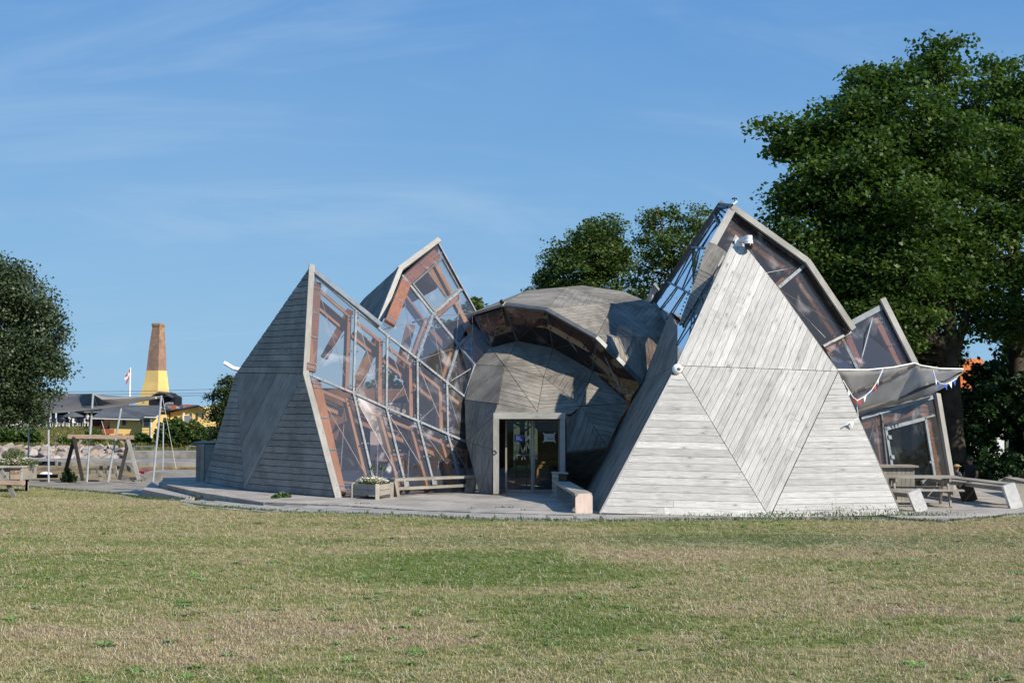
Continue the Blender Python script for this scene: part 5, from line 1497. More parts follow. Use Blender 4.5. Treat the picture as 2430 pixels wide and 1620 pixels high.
# chair inside the left leaf
c = Vector((P(1237, 1130, 39.5).x, 39.5, DZ))
r = empty('chair', c, 'orange wooden chair seen low through the left door leaf', 'chair')
for sx_ in (-1, 1):
    mb = MB(); mb.bar(c + Vector((sx_ * .17, .2, 0)), c + Vector((sx_ * .17, .23, .82)), .04, .04, (0, 1, 0)); mb.build('leg', M['timber'], r)
    mb = MB(); mb.bar(c + Vector((sx_ * .17, -.16, 0)), c + Vector((sx_ * .17, -.16, .44)), .04, .04, (0, 1, 0)); mb.build('leg', M['timber'], r)
mb = MB(); mb.bar(c + Vector((-.2, 0, .45)), c + Vector((.2, 0, .45)), .42, .035); mb.build('seat', M['timber'], r)
mb = MB(); mb.bar(c + Vector((-.2, .23, .72)), c + Vector((.2, .23, .72)), .03, .16); mb.build('backrest', M['timber'], r)
# hanging banner, paper, blue bag
r = empty('hanging_banner', P(900, 1090, 37.6), 'tall white banner with faint blue and red marks hanging inside the glazed hall', 'banner')
mb = MB(); 
b_ = [(881, 984), (918, 990), (921, 1046), (922, 1088), (879, 1092), (878, 1040)]
mb.prism([P(x, y, 37.7) for x, y in b_], (.3, -1, 0), 0, .01); mb.build('cloth', M['banner'], r)
mb = MB(); prism_px(mb, [(899, 1014), (911, 1013), (911, 1020), (899, 1021)], 37.62, .006); mb.build('red_mark', M['red'], r)
mb = MB(); prism_px(mb, [(902, 998), (910, 997), (910, 1004), (902, 1004)], 37.62, .006); prism_px(mb, [(899, 1053), (909, 1054), (909, 1058), (899, 1058)], 37.62, .006); mb.build('blue_mark', M['blueflag'], r)
mb = MB(); prism_px(mb, [(887, 1083), (896, 1070), (898, 1072), (894, 1084)], 37.62, .006); mb.build('red_mark', M['red'], r)
r = empty('poster', P(940, 970, 38.6), 'white paper sheet with a dark stripe inside the middle row of the glazed wall', 'poster')
mb = MB(); prism_px(mb, [(916, 955), (963, 956), (963, 980), (952, 982), (950, 990), (919, 972)], 38.4, .01); mb.build('paper', M['banner'], r)
mb = MB(); prism_px(mb, [(953, 957), (957, 957), (954, 982), (951, 981)], 38.36, .01); mb.build('dark_stripe', M['ink'], r)
bp = G(925, 1158, DZ); 
r = empty('blue_bag', bp + Vector((0, .1, 0)), 'crumpled blue plastic bag on the floor just inside the glass behind the planter', 'bag')
mb = MB(); c = bp + Vector((0, 0.1, .15))
for k in range(5): mb.ball(c + Vector((-.16 + k * .08, .03 * (k % 2), .05 * ((k * 3) % 2))), .15, 10, 6, sc=(1, .7, 1.0))
mb.build('bag_body', M['blue'], r, True)
# sunlit inner timber fin and struts visible in the hall
for (pp, w, nm) in (([(783, 1035), (838, 984), (834, 1010), (806, 1050), (806, 1075), (797, 1082)], 37.9, 'inner_fin'),):
    facet(PAV, [P(x, y, w) for x, y in pp[:4]], P(838, 984, w) - P(806, 1050, w), .12, 'timber', name=nm)
for (x0, y0, x1, y1, Y, w, m_) in ((768, 850, 832, 735, 38.3, .20, 'timber_red'), (846, 905, 880, 830, 38.5, .22, 'timber'), (838, 950, 895, 800, 38.8, .24, 'timber'),  
                               (947, 880, 975, 770, 41.5, .3, 'timber'), (1020, 640, 1060, 700, 43.2, .2, 'timber'),
                               (1065, 905, 1110, 800, 41.5, .3, 'timber'), (1000, 960, 1075, 850, 42.5, .26, 'dark_brown'), (765, 960, 812, 985, 37.7, .22, 'timber'), (770, 985, 800, 1000, 37.6, .16, 'timber')):
    bar_part('strut', P(x0, y0, Y), P(x1, y1, Y), w, .12, m_, (0, -1, .2))
# light fittings: a fluorescent tube hanging in the hall
mb = MB(); mb.tube([P(978, 766, 40.8), P(997, 756, 40.8)], .03, 8); o = mb.build('tube_light', M['white']); tag(o, 'unlit white tube light hanging inside the second glazed peak', 'lamp')

# ---- bar counter at the left of the tower ------------------------------
c0 = G(466, 1141, DZ)
r = empty('bar_counter', c0, 'grey wooden counter with an overhanging dark top at the far left of the pavilion', 'counter')
mb = MB(); a = G(465, 1141, DZ); b = G(484, 1142, DZ); H = P(467, 1053, a.y).z - DZ
for k in range(2):
    mb = MB(); u, v_ = lerp(a, b, k * .5 + .01), lerp(a, b, k * .5 + .49); mb.prism([u, v_, v_ + Vector((0, 0, H)), u + Vector((0, 0, H))], (0, -1, 0), 0, .04, R.random(), Vector((0, 0, 1))); mb.build('front_board', M['bench_wood'], r)
mb = MB(); mb.prism([a + Vector((.02, .01, 0)), a + Vector((.02, .9, 0)), a + Vector((.9, 1.0, 0)), b + Vector((.6, .25, 0)), b + Vector((0, .01, 0))], (0, 0, 1), 0, H - .02); mb.build('counter_body', M['wood_slate'], r)
mb = MB(); t0 = a + Vector((-.12, -.12, H + .03)); mb.prism([t0, t0 + Vector((0, 1.2, 0)), t0 + Vector((1.2, 1.2, 0)), t0 + Vector((.75, 0, 0))], (0, 0, 1), -.03, .03); mb.build('counter_top', M['steel_dark'], r)

# ================================================================ RIGHT-HAND TERRACE
# awning
cn = [P(1984, 878, 33.2), P(2060, 878, 33.9), P(2120, 872, 34.2), P(2170, 862, 34.6), P(2186, 868, 34.7), P(2230, 875, 34.8), P(2286, 876, 35.2)]
cf = [P(2034, 987, 35.0), P(2075, 973, 35.2), P(2120, 961, 35.6), P(2160, 950, 36.2), P(2185, 944, 36.7), P(2215, 934, 37.0), P(2262, 903, 36.6)]
r = empty('awning', cn[3], 'grey cloth awning stretched over the terrace at the right end of the pavilion', 'awning')
def cloth(name, A, B, n, sag, m, parent, th=.012):
    mb = MB(); grid = []
    for i in range(len(A)):
        row = []
        for j in range(n + 1):
            t_ = j / n; p = lerp(A[i], B[i], t_); w = math.sin(math.pi * t_) * sag
            p = p + Vector((0, 0, -w + .02 * math.sin(i * 1.9 + j * 1.3))); row.append(p)
        grid.append(row)
    for i in range(len(A) - 1):
        for j in range(n):
            mb.poly([grid[i][j], grid[i + 1][j], grid[i + 1][j + 1], grid[i][j + 1]])
    o = mb.build(name, m, parent, smooth=True)
    sd_ = o.modifiers.new('thickness', 'SOLIDIFY'); sd_.thickness = th; return o, grid
def refine(pts, k=3):
    out = []
    for a, b in zip(pts, pts[1:]):
        for i in range(k): out.append(lerp(a, b, i / k))
    return out + [pts[-1]]
o, gr = cloth('awning_cloth', refine(cn), refine(cf), 8, .05, M['canopy'], r)
for (a, b) in (((2012, 936), (2172, 865)), ((2035, 976), (2284, 880))):
    mb = MB(); A_ = P(*a, 34.0); B_ = P(*b, 34.55)
    pts2 = []
    for k in range(9):
        t_ = k / 8; x = a[0] + (b[0] - a[0]) * t_; y = a[1] + (b[1] - a[1]) * t_ + 5 * math.sin(math.pi * t_)
        # find depth on the cloth by nearest grid point
        best = min((((proj(p)[0] - x) ** 2 + (proj(p)[1] - y) ** 2), p.y) for row in gr for p in row)
        pts2.append(P(x, y, best[1] - .08))
    mb.tube(pts2, .05, 6); mb.build('seam_batten', M['rock_dark'], r)
mb = MB(); mb.tube([p + Vector((0, -.01, .01)) for p in cn], .022, 6); mb.build('edge_rope', M['cream'], r)
# bunting
def bunting(pts, nflag, label, seed, depth):
    P0 = [P(x, y, Y) for x, y, Y in pts]; r = empty('bunting', P0[0], label, 'bunting', 'bunting strings by the awning')
    mb = MB(); mb.tube(P0, .014, 5); mb.build('string', M['cream'], r)
    L = sum((b - a).length for a, b in zip(P0, P0[1:]))
    rr = random.Random(seed); cols = ['blueflag', 'whitecloth', 'red'] if seed != 5 else ['whitecloth'] * 3
    if seed == 4: cols = ['blueflag', 'whitecloth', 'blueflag']
    for k in range(nflag):
        t_ = (k + .5) / nflag * L
        for a, b in zip(P0, P0[1:]):
            l = (b - a).length
            if t_ <= l: break
            t_ -= l
        d = (b - a).normalized(); c = a + d * t_; s_ = .065
        tip = c + Vector((rr.uniform(-.05, .05), rr.uniform(-.04, .04), -.17))
        mb = MB(); mb.prism([c - d * s_, c + d * s_, tip], (0, -1, 0), 0, .005); mb.build('flag', M[cols[k % 3]], r)
bunting([(2000, 902, 33.0), (2012, 922, 33.0), (2024, 942, 33.0), (2034, 950, 33.0)], 3, 'short bunting string hanging down beside the edge of the pale shard', 2, 33)
bunting([(2095, 876, 33.6), (2088, 892, 33.5), (2080, 908, 33.4), (2068, 926, 33.3), (2052, 940, 33.2), (2034, 950, 33.1), (2034, 968, 33.1), (2037, 995, 33.1)], 8, 'long bunting string with blue, white and red pennants looping down from the awning', 3, 33)
bunting([(2214, 878, 34.6), (2217, 890, 34.6), (2222, 902, 34.6), (2232, 910, 34.7), (2244, 911, 34.7), (2258, 905, 34.8), (2270, 898, 34.9)], 6, 'bunting string of blue and white pennants curving under the outer corner of the awning', 4, 34)
bunting([(2006, 1008, 30.12), (2016, 1002, 30.14), (2028, 997, 30.15), (2037, 991, 30.18)], 1, 'loose end of bunting with a white pennant lying over the edge of the pale boards', 5, 29)

# ---- low bar in front of the side door ----------------------------------
a = G(2092, 1201, DZ); a = Vector((P(2085, 1150, 33.2).x, 33.2, DZ)); b = Vector((P(2171, 1150, 33.2).x, 33.2, DZ))
H = P(2100, 1109, 33.2).z - DZ
r = empty('outdoor_bar', a, 'low bar clad in grey upright boards in front of the side door', 'bar counter')
n = 8
for k in range(n):
    u, v_ = lerp(a, b, k / n + .004), lerp(a, b, (k + 1) / n - .004); mb = MB()
    mb.prism([u, v_, v_ + Vector((0, 0, H)), u + Vector((0, 0, H))], (0, -1, 0), -.025, R.uniform(0, .006), R.random(), Vector((0, 0, 1))); mb.build('front_board', M['bench_wood'], r)
mb = MB(); mb.prism([a + Vector((.01, .03, .02)), b + Vector((-.01, .03, .02)), b + Vector((-.01, .55, .02)), a + Vector((.01, .55, .02))], (0, 0, 1), 0, H - .04); mb.build('bar_body', M['wood_slate'], r)
mb = MB(); mb.bar(a + Vector((-.05, .25, H + .03)), b + Vector((.08, .25, H + .03)), .7, .05); mb.build('bar_top', M['bench_wood'], r)

# ---- picnic table --------------------------------------------------------
def picnic(c, L, rz, name, label, m='bench_wood', H=.72, seat=.42, wid=1.45):
    """table with attached seats; length along its local x"""
    r = empty(name, c, label, 'picnic table')
    ca, sa = math.cos(rz), math.sin(rz); X = Vector((ca, sa, 0)); Yv = Vector((-sa, ca, 0)); Z = Vector((0, 0, 1))
    for k in range(5):
        mb = MB(); o_ = (k - 2) * .15; mb.bar(c - X * L / 2 + Yv * o_ + Z * H, c + X * L / 2 + Yv * o_ + Z * H, .14, .04); mb.build('tabletop_board', M[m], r)
    for s_ in (-1, 1):
        for k in range(2):
            mb = MB(); o_ = s_ * (wid / 2 - .13 * k - .07); mb.bar(c - X * L / 2 + Yv * o_ + Z * seat, c + X * L / 2 + Yv * o_ + Z * seat, .12, .04); mb.build('seat_board', M[m], r)
    for e in (-1, 1):
        q_ = c + X * e * (L / 2 - .3)
        for s_ in (-1, 1):
            mb = MB(); mb.bar(q_ + Yv * s_ * .58 + X * .0, q_ + Yv * s_ * .20 + Z * (H - .02), .10, .045, X); mb.build('leg', M[m], r)
        mb = MB(); mb.bar(q_ - Yv * wid / 2 + X * .045 + Z * (seat - .065), q_ + Yv * wid / 2 + X * .045 + Z * (seat - .065), .045, .09); mb.build('cross_rail', M[m], r)
        mb = MB(); mb.bar(q_ - Yv * .36 + X * .045 + Z * (H - .065), q_ + Yv * .36 + X * .045 + Z * (H - .065), .045, .09); mb.build('cross_rail', M[m], r)
    return r
pt = Vector((P(2185, 1180, 32.2).x - .15, 31.9, DZ))
picnic(pt, 1.9, math.radians(-6), 'picnic_table', 'weathered picnic table with crossed legs on the deck at the right of the pale shard')
# benches with white painted ends
def beam_bench(p0, p1, h, w, name, label, ends):
    d = (p1 - p0).normalized(); nn = Vector((-d.y, d.x, 0)); r = empty(name, p0, label, 'bench')
    mb = MB(); mb.bar(p0 + Vector((0, 0, h - .05)), p1 + Vector((0, 0, h - .05)), w, .10); mb.build('seat', M['bench_wood'], r)
    for (c, mt_) in ends:
        q_ = lerp(p0, p1, c); lean = -.16 if c < .5 else -.16
        mb = MB()
        if mt_ == 'white_post': mb.bar(q_ + Vector((.03, -.16, 0)), q_ + Vector((lean, -.16, h + .08)), .30, .16, (0, -1, 0))
        else: mb.bar(q_, q_ + Vector((lean, 0, h - .02)), w + .04, .12, d)
        mb.build('end_block', M[mt_], r)
    return r
q0 = G(2178, 1221, DZ); q0 = Vector((q0.x, 30.3, DZ))
beam_bench(Vector((P(2178, 1200, 30.35).x, 30.35, DZ)), Vector((P(2090, 1200, 31.6).x, 31.6, DZ)), .40, .26, 'low_bench', 'low grey bench with a white painted end block in front of the picnic table', ((0, 'white_post'), (.9, 'bench_wood')))
beam_bench(Vector((P(2402, 1200, 31.2).x, 31.2, DZ)), Vector((P(2215, 1200, 35.2).x, 35.2, DZ)), .50, .34, 'beam_bench', 'long dark beam bench with a white block at its right end', ((0, 'white_post'), (.5, 'dark_brown'), (1, 'bench_wood')))
# tall plank table
A0 = Vector((P(2412, 1200, 32.0).x, 32.0, DZ)); A1 = Vector((P(2236, 1160, 35.9).x, 35.9, DZ))
r = empty('plank_table', A0, 'tall grey plank table with a slab leg at the terrace edge', 'table')
Ht = P(2400, 1151, 32).z - DZ
dT = (A1 - A0).normalized(); nT = Vector((-dT.y, dT.x, 0))
for k in range(3):
    mb = MB(); o_ = (k - 1) * .17; mb.bar(A0 + nT * o_ - dT * .05 + Vector((0, 0, Ht)), A1 + nT * o_ + Vector((0, 0, Ht)), .16, .055); mb.build('tabletop_board', M['bench_wood'], r)
mb = MB(); mb.bar(A0 + Vector((.12, 0, 0)), A0 + Vector((0, 0, Ht - .03)), .42, .10, dT); mb.build('slab_leg', M['bench_wood'], r)
mb = MB(); mb.bar(A1 - dT * .2, A1 - dT * .2 + Vector((0, 0, Ht - .03)), .42, .10, dT); mb.build('slab_leg', M['bench_wood'], r)
# second bench behind running out of frame to the right
beam_bench(Vector((P(2470, 1180, 33.5).x, 33.5, DZ)), Vector((P(2398, 1160, 36.5).x, 36.5, DZ)), .45, .34, 'grey_bench', 'grey plank bench running out of the picture behind the tall plank table', ((0, 'bench_wood'), (1, 'bench_wood')))

# ================================================================ LEFT FOREGROUND: picnic bench and planter with carved word
pl = Vector((P(40, 1150, 42.5).x, 42.5, 0)); gz = hz(pl.x, pl.y)
x0 = P(-60, 1100, 42.5).x; x1 = P(50, 1100, 42.5).x; x2 = P(80, 1100, 43.6).x; zt = P(20, 1105, 42.5).z; zb = P(20, 1139, 42.5).z
r = empty('large_planter', Vector((x1, 42.5, gz)), 'raised wooden planter with the word GLAT on its front board and flowers on top', 'planter')
mb = MB(); mb.bar(Vector((x0, 42.6, (zt + zb) / 2)), Vector((x1, 42.6, (zt + zb) / 2)), .05, zt - zb); mb.build('front_board', M['bench_wood'], r)
mb = MB(); mb.bar(Vector((x1, 42.6, (zt + zb) / 2)), Vector((x2 + .05, 43.7, (zt + zb) / 2)), .05, zt - zb); mb.build('side_board', M['bench_wood'], r)
mb = MB(); mb.bar(Vector((x0, 43.7, (zt + zb) / 2)), Vector((x2, 43.7, (zt + zb) / 2)), .05, zt - zb); mb.build('side_board', M['bench_wood'], r)
mb = MB(); mb.bar(Vector((x1 - .04, 42.55, (zt + zb) / 2)), Vector((x1 + .05, 42.57, (zt + zb) / 2)), .05, zt - zb + .02); mb.build('corner_batten', M['trim'], r)
mb = MB(); mb.prism([Vector((x0, 42.45, zt)), Vector((x1 + .05, 42.45, zt)), Vector((x2 + .1, 43.75, zt)), Vector((x0, 43.75, zt))], (0, 0, 1), -.06, .0); mb.build('rim', M['bench_wood'], r)
mb = MB(); g0, g1_ = P(24, 1109, 42.5), P(49, 1137, 42.5); mb.bar(Vector((g0.x, 42.55, (g0.z + g1_.z) / 2)), Vector((g1_.x, 42.55, (g0.z + g1_.z) / 2)), .03, g0.z - g1_.z); mb.build('name_board', M['swing_wood'], r)
text_mesh('GLAT', 'carved_word', .15, M['rock_dark'], ((g0.x + g1_.x) / 2 + .03, 42.53, g0.z - .17), (math.pi / 2, 0, 0), r, .0, .002)
for xx in (x1 - .1, x2 - .1):
    mb = MB(); mb.bar(Vector((xx, 43.3, gz)), Vector((xx, 43.3, zb + .02)), .1, .1, (0, 1, 0)); mb.build('leg', M['bench_wood'], r)
tuft_cloud(((x0 + x1) / 2 + .3, 43.1, zt + .10), (.95, .45, .14), 2600, .06, M['leaf_pl'], 'foliage', r, 31)
tuft_cloud((P(30, 1080, 43).x, 43.1, zt + .30), (.42, .35, .28), 1800, .06, M['leaf_pl'], 'foliage', r, 32)
tuft_cloud(((x0 + x1) / 2 + .2, 43.0, zt + .15), (.85, .42, .14), 700, .085, M['flower'], 'flowers', r, 33, 1.5)
xa = P(-60, 1144, 40.5).x; xb = P(57, 1144, 40.5).x
r = empty('picnic_bench', Vector((xb, 40.5, gz)), 'brown picnic table seat and slanting leg at the left edge in front of the planter', 'picnic table')
zs = P(20, 1145, 40.5).z
mb = MB(); mb.bar(Vector((xa, 40.5, zs)), Vector((xb, 40.5, zs)), .25, .11); mb.build('seat', M['swing_wood'], r)
mb = MB(); mb.bar(P(3, 1116, 41.2), P(17, 1139, 40.9), .12, .05, (0, -1, 0)); mb.build('leg', M['bench_wood'], r)
mb = MB(); lg0 = P(20, 1150, 40.6); lg1 = Gh(36, 1176); mb.bar(lg0, Vector((P(35, 1176, 40.2).x, 40.2, hz(-15, 40.2))), .14, .06, (0, -1, 0)); mb.build('leg', M['bench_wood'], r)
mb = MB(); zt2 = P(5, 1107, 41.4).z; mb.bar(Vector((xa, 41.4, zt2)), Vector((P(14, 1110, 41.4).x, 41.4, zt2)), .6, .06); mb.build('tabletop', M['bench_wood'], r)
# ================================================================ TREES, HEDGES
M['bark'] = plain('tree_bark', (0.060, .050, .038), .95, 0, .35, 2.5, .8, .1)
M['bark_pale'] = plain('pale_bark', (0.16, .13, .09), .95, 0, .3, 3, .6, .1)
M['leaf_big'] = leaf_mat('maple_leaves', (.021, .050, .012), (.052, .104, .020), (.125, .18, .038), .38)
M['leaf_mid'] = leaf_mat('oak_leaves', (.034, .062, .014), (.072, .118, .026), (.14, .185, .045), .32)
M['leaf_silver'] = leaf_mat('whitebeam_leaves', (.024, .044, .018), (.050, .078, .032), (.12, .15, .08), .18, .45)
M['leaf_bush'] = leaf_mat('bush_leaves', (.030, .065, .014), (.060, .115, .026), (.11, .165, .04), .3)
M['leaf_pine'] = leaf_mat('pine_leaves', (.022, .040, .012), (.045, .070, .02), (.085, .10, .03), .2)
M['leaf_yel'] = leaf_mat('dry_leaves', (.10, .11, .03), (.16, .16, .045), (.26, .20, .06), .3)
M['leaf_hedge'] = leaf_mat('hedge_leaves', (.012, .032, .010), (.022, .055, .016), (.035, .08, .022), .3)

def tree(name, label, base, top, lobes, nclump, per, size, mleaf, seed, trunk_r=.3, bark='bark', flat=.5, group=None, cat='tree', clump=.55, csq=.45, forks=(), bare=0.0, branch_every=3, hollow=.35):
    """tapered trunk, limbs to every lobe, twigs to clumps of leaves spread through the lobes"""
    rr = np.random.RandomState(seed); r = empty(name, base, label, cat, group)
    base = Vector(base); top = Vector(top)
    mb = MB(); n = 6; pts = []; rs = []
    for i in range(n + 1):
        t_ = i / n; w = Vector((math.sin(t_ * 5 + seed) * .12, math.cos(t_ * 4 + seed) * .12, 0)) * trunk_r * 2
        pts.append(lerp(base, top, t_) + w * t_); rs.append(trunk_r * (1.25 - .25 * min(1, t_ * 5)) * (1 - .62 * t_) if i else trunk_r * 1.5)
    mb.tube(pts, rs, 10)
    for (a, b, rad) in forks: mb.tube([Vector(a), lerp(Vector(a), Vector(b), .5) + Vector((.1, 0, .1)), Vector(b)], [rad, rad * .8, rad * .5], 8)
    mb.build('trunk', M[bark], r, True)
    wts = np.array([l[3] * l[4] * l[5] for l in lobes]) ** .75; wts = wts / wts.sum()
    cl = []; bm = MB()
    for li, (cx, cy, cz, rx, ry, rz) in enumerate(lobes):
        k = max(3, int(round(nclump * wts[li]))); c = Vector((cx, cy, cz))
        t_ = min(1.0, max(.25, (cz - base.z - .9 * rz) / max(.1, (top.z - base.z))))
        st_ = lerp(base, top, min(t_, .97)); mid_ = lerp(st_, c, .5) + Vector((0, 0, -.05 * (c - st_).length))
        R0 = trunk_r * .42
        bm.tube([st_, mid_, c], [R0, R0 * .62, R0 * .3], 6)
        for j in range(k):
            u = rr.normal(size=3); u /= np.linalg.norm(u); rad = hollow + (1 - hollow) * rr.rand() ** .6
            # uneven outline
            wob = 1 + .42 * mnoise.noise(Vector((u[0] * 1.7 + li * 3.1, u[1] * 1.7, u[2] * 1.7 + seed)))
            p = np.array([cx + u[0] * rx * rad * wob, cy + u[1] * ry * rad * wob, cz + u[2] * rz * rad * wob]); cl.append(p)
            if j % branch_every == 0:
                e = Vector(p); m_ = lerp(c, e, .5) + Vector((rr.normal() * .1, rr.normal() * .1, -.08 * (e - c).length))
                bm.tube([c if rr.rand() < .6 else mid_, m_, e], [R0 * .28, R0 * .18, .012], 4, cap=False)
    o = bm.build('branches', M[bark], r)
    tag(o, kind='stuff')
    cl = np.array(cl); N = len(cl)
    csz = (.55 + .9 * rr.rand(N)) * clump
    ctr = np.repeat(cl, per, 0); sz = np.repeat(csz, per)[:, None]
    g = np.clip(rr.normal(size=(N * per, 3)), -1.7, 1.7) * .5; g[:, 2] *= csq
    g[:, 2] -= .25 * (g[:, 0] ** 2 + g[:, 1] ** 2)
    ctr = ctr + g * sz
    crnd = np.repeat(rr.rand(N), per); rnd = np.clip(.55 * crnd + .45 * rr.rand(N * per), 0, 1)
    o = leaves_mesh(ctr, size, M[mleaf], 'crown', r, rr, flat, 0, rnd, .72)
    tag(o, kind='stuff')
    return r
def L(px, py, Y, rx, ry, rz):
    """lobe: centre at a real depth, radii given in pixels at that depth (rx, rz) and metres (ry)"""
    c = P(px, py, Y); s = Y / F; return (c.x, c.y, c.z, rx * s, ry, rz * s)

# --- big maple on the right
Yb = 50
g0 = Vector((P(2266, 1100, Yb).x, Yb, hz(17, Yb)))
lob = [L(2230, 150, 50, 70, 1.8, 55), L(2100, 200, 50, 95, 2.0, 60), L(2000, 262, 49, 75, 1.8, 48), L(1960, 330, 49, 90, 2, 60), L(1855, 300, 48.5, 50, .9, 34), L(1900, 345, 48.5, 70, 1.3, 42),
       L(2150, 300, 49, 130, 2.6, 95), L(2030, 400, 48, 120, 2.4, 80), L(1935, 440, 48, 90, 2.0, 60), L(1880, 470, 48, 55, 1.5, 45), L(2000, 520, 48, 120, 2.2, 70), L(1890, 545, 47.5, 60, 1.4, 40),
       L(2130, 480, 47.5, 130, 2.4, 90), L(1980, 620, 48, 110, 2.0, 70), L(2110, 640, 47.5, 120, 2.2, 90), L(2060, 740, 47.5, 90, 1.8, 70), L(1960, 700, 49, 80, 1.8, 70), L(2150, 760, 48, 70, 1.6, 70), L(2150, 560, 51, 130, 3, 120), L(2100, 820, 50, 60, 2.0, 40), L(2230, 400, 50, 110, 2.4, 100), L(2240, 640, 50, 90, 2.2, 90), L(1840, 600, 48, 40, 1.1, 24), L(1930, 780, 50, 60, 1.6, 60)]
tree('maple_tree', 'very tall dark green maple behind the right end of the pavilion, crown leaning left', g0, P(2240, 330, Yb), lob, 950, 100, .18, 'leaf_big', 21, .42, clump=.85, csq=.38, hollow=.28,
     forks=[(lerp(g0, P(2240, 330, Yb), .3), P(2120, 560, Yb), .2), (lerp(g0, P(2240, 330, Yb), .35), P(2350, 500, Yb), .2)])
g1 = Vector((P(2185, 1100, 53).x, 53, hz(18, 53)))
lob = [L(2290, 250, 53, 90, 2.2, 70), L(2370, 190, 54, 100, 2.4, 55), L(2440, 260, 54, 100, 2.4, 90), L(2330, 380, 52, 130, 2.6, 100), L(2440, 440, 52, 120, 2.6, 110), L(2290, 520, 51, 130, 2.6, 100), L(2400, 610, 51, 130, 2.4, 100), L(2270, 660, 51, 110, 2.2, 80), L(2360, 745, 50, 80, 2, 60), L(2440, 760, 50, 80, 2.2, 80), L(2540, 500, 54, 140, 3, 200), L(2480, 330, 55, 120, 3, 120)]
tree('tall_tree', 'tall green tree filling the upper right corner with some yellowing leaves', Vector((P(2420, 1100, 54).x, 54, -.9)), P(2400, 350, 54), lob + [L(2650, 620, 46, 150, 3, 110), L(2780, 760, 42, 170, 3, 120), L(2620, 850, 45, 110, 2.2, 90), L(2900, 850, 38, 150, 3, 110)], 850, 100, .18, 'leaf_big', 22, .40, clump=.90, csq=.38, hollow=.28)  # last four lobes, out of view, are added to shade the hedge and terrace
# yellow seed clusters inside that crown
# --- second trunk, darker tree left of the maple trunk
lob = [L(1975, 800, 56, 90, 2.2, 80), L(2080, 760, 56, 120, 2.4, 110), L(2040, 640, 57, 150, 3, 110), L(2160, 700, 57, 110, 2.4, 130), L(2230, 840, 56, 55, 1.8, 50), L(2140, 860, 56, 70, 1.8, 34)]
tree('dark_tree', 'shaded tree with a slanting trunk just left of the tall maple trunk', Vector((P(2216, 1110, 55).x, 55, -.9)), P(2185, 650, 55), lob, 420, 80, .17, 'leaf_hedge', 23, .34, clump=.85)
# --- trees behind the dome
g = Vector((P(1425, 900, 62).x, 62, 0))
lob = [L(1425, 560, 62, 62, 1.8, 42), L(1360, 590, 62, 45, 1.4, 30), L(1330, 620, 62, 40, 1.3, 26), L(1395, 625, 61, 70, 1.8, 40), L(1305, 665, 62, 30, 1.1, 24), L(1340, 668, 61, 45, 1.3, 24), L(1455, 620, 61, 45, 1.4, 45), L(1420, 680, 61, 60, 1.5, 26), L(1410, 535, 62, 18, .6, 14), L(1290, 660, 62, 18, .7, 14)]
tree('round_tree', 'rounded bright green tree behind the left part of the wooden upper dome', g, P(1418, 620, 62), lob, 300, 80, .14, 'leaf_mid', 24, .24, 'bark_pale', clump=.58, csq=.5, hollow=.45)
g = Vector((P(1560, 900, 66).x, 66, 0))
lob = [L(1590, 525, 66, 60, 1.7, 34), L(1660, 520, 66, 45, 1.5, 32), L(1560, 500, 66, 18, .6, 14), L(1530, 560, 66, 26, .9, 20), L(1570, 585, 65, 62, 1.7, 36), L(1640, 590, 65, 70, 1.8, 50), L(1520, 625, 65, 40, 1.3, 30), L(1590, 650, 65, 70, 1.6, 40), L(1670, 650, 66, 60, 1.6, 50), L(1540, 690, 65, 50, 1.4, 26), L(1500, 680, 66, 36, 1.2, 30), L(1545, 525, 66, 12, .5, 12)]
tree('spreading_tree', 'spreading dark green tree with open gaps between the upper dome and the tallest shard', g, P(1600, 620, 66), lob, 200, 80, .145, 'leaf_mid', 25, .26, 'bark_pale', clump=.62, csq=.45, hollow=.5)
# small treetop left of the arch
g = Vector((P(1130, 950, 60).x, 60, 0))
tree('small_tree', 'small green treetop just showing between the second peak and the arch', g, P(1128, 740, 60), [L(1122, 722, 60, 22, .7, 18), L(1140, 735, 60, 24, .8, 18), L(1118, 760, 60, 34, 1.0, 30), L(1060, 800, 60, 40, 1.2, 50), L(1030, 860, 60, 60, 1.4, 60)], 170, 26, .20, 'leaf_mid', 26, .12, clump=.4)
g = Vector((P(1253, 900, 58).x, 58, 0))
tree('shrub_tip', 'tiny leafy twig tip peeping over the left rim of the upper dome', g, P(1253, 700, 58), [L(1253, 688, 58, 9, .2, 6)], 5, 22, .15, 'leaf_bush', 27, .05, clump=.22, cat='shrub')
# trees behind the hall, seen through the glass
for i, (px, Y, h) in enumerate(((960, 64, 880), (1240, 60, 900))):
    g = Vector((P(px, 1000, Y).x, Y, 0))
    tree('back_tree', ['green tree seen only through the glazed hall behind the pavilion', 'bushy tree seen through the glass doors behind the pavilion'][i], g, P(px, h, Y),
         [L(px, h + 30, Y, 70, 1.8, 60), L(px - 60, h + 70, Y, 60, 1.5, 50), L(px + 55, h + 80, Y, 60, 1.5, 50)], 150, 26, .24, 'leaf_bush', 40 + i, .16, clump=.5)
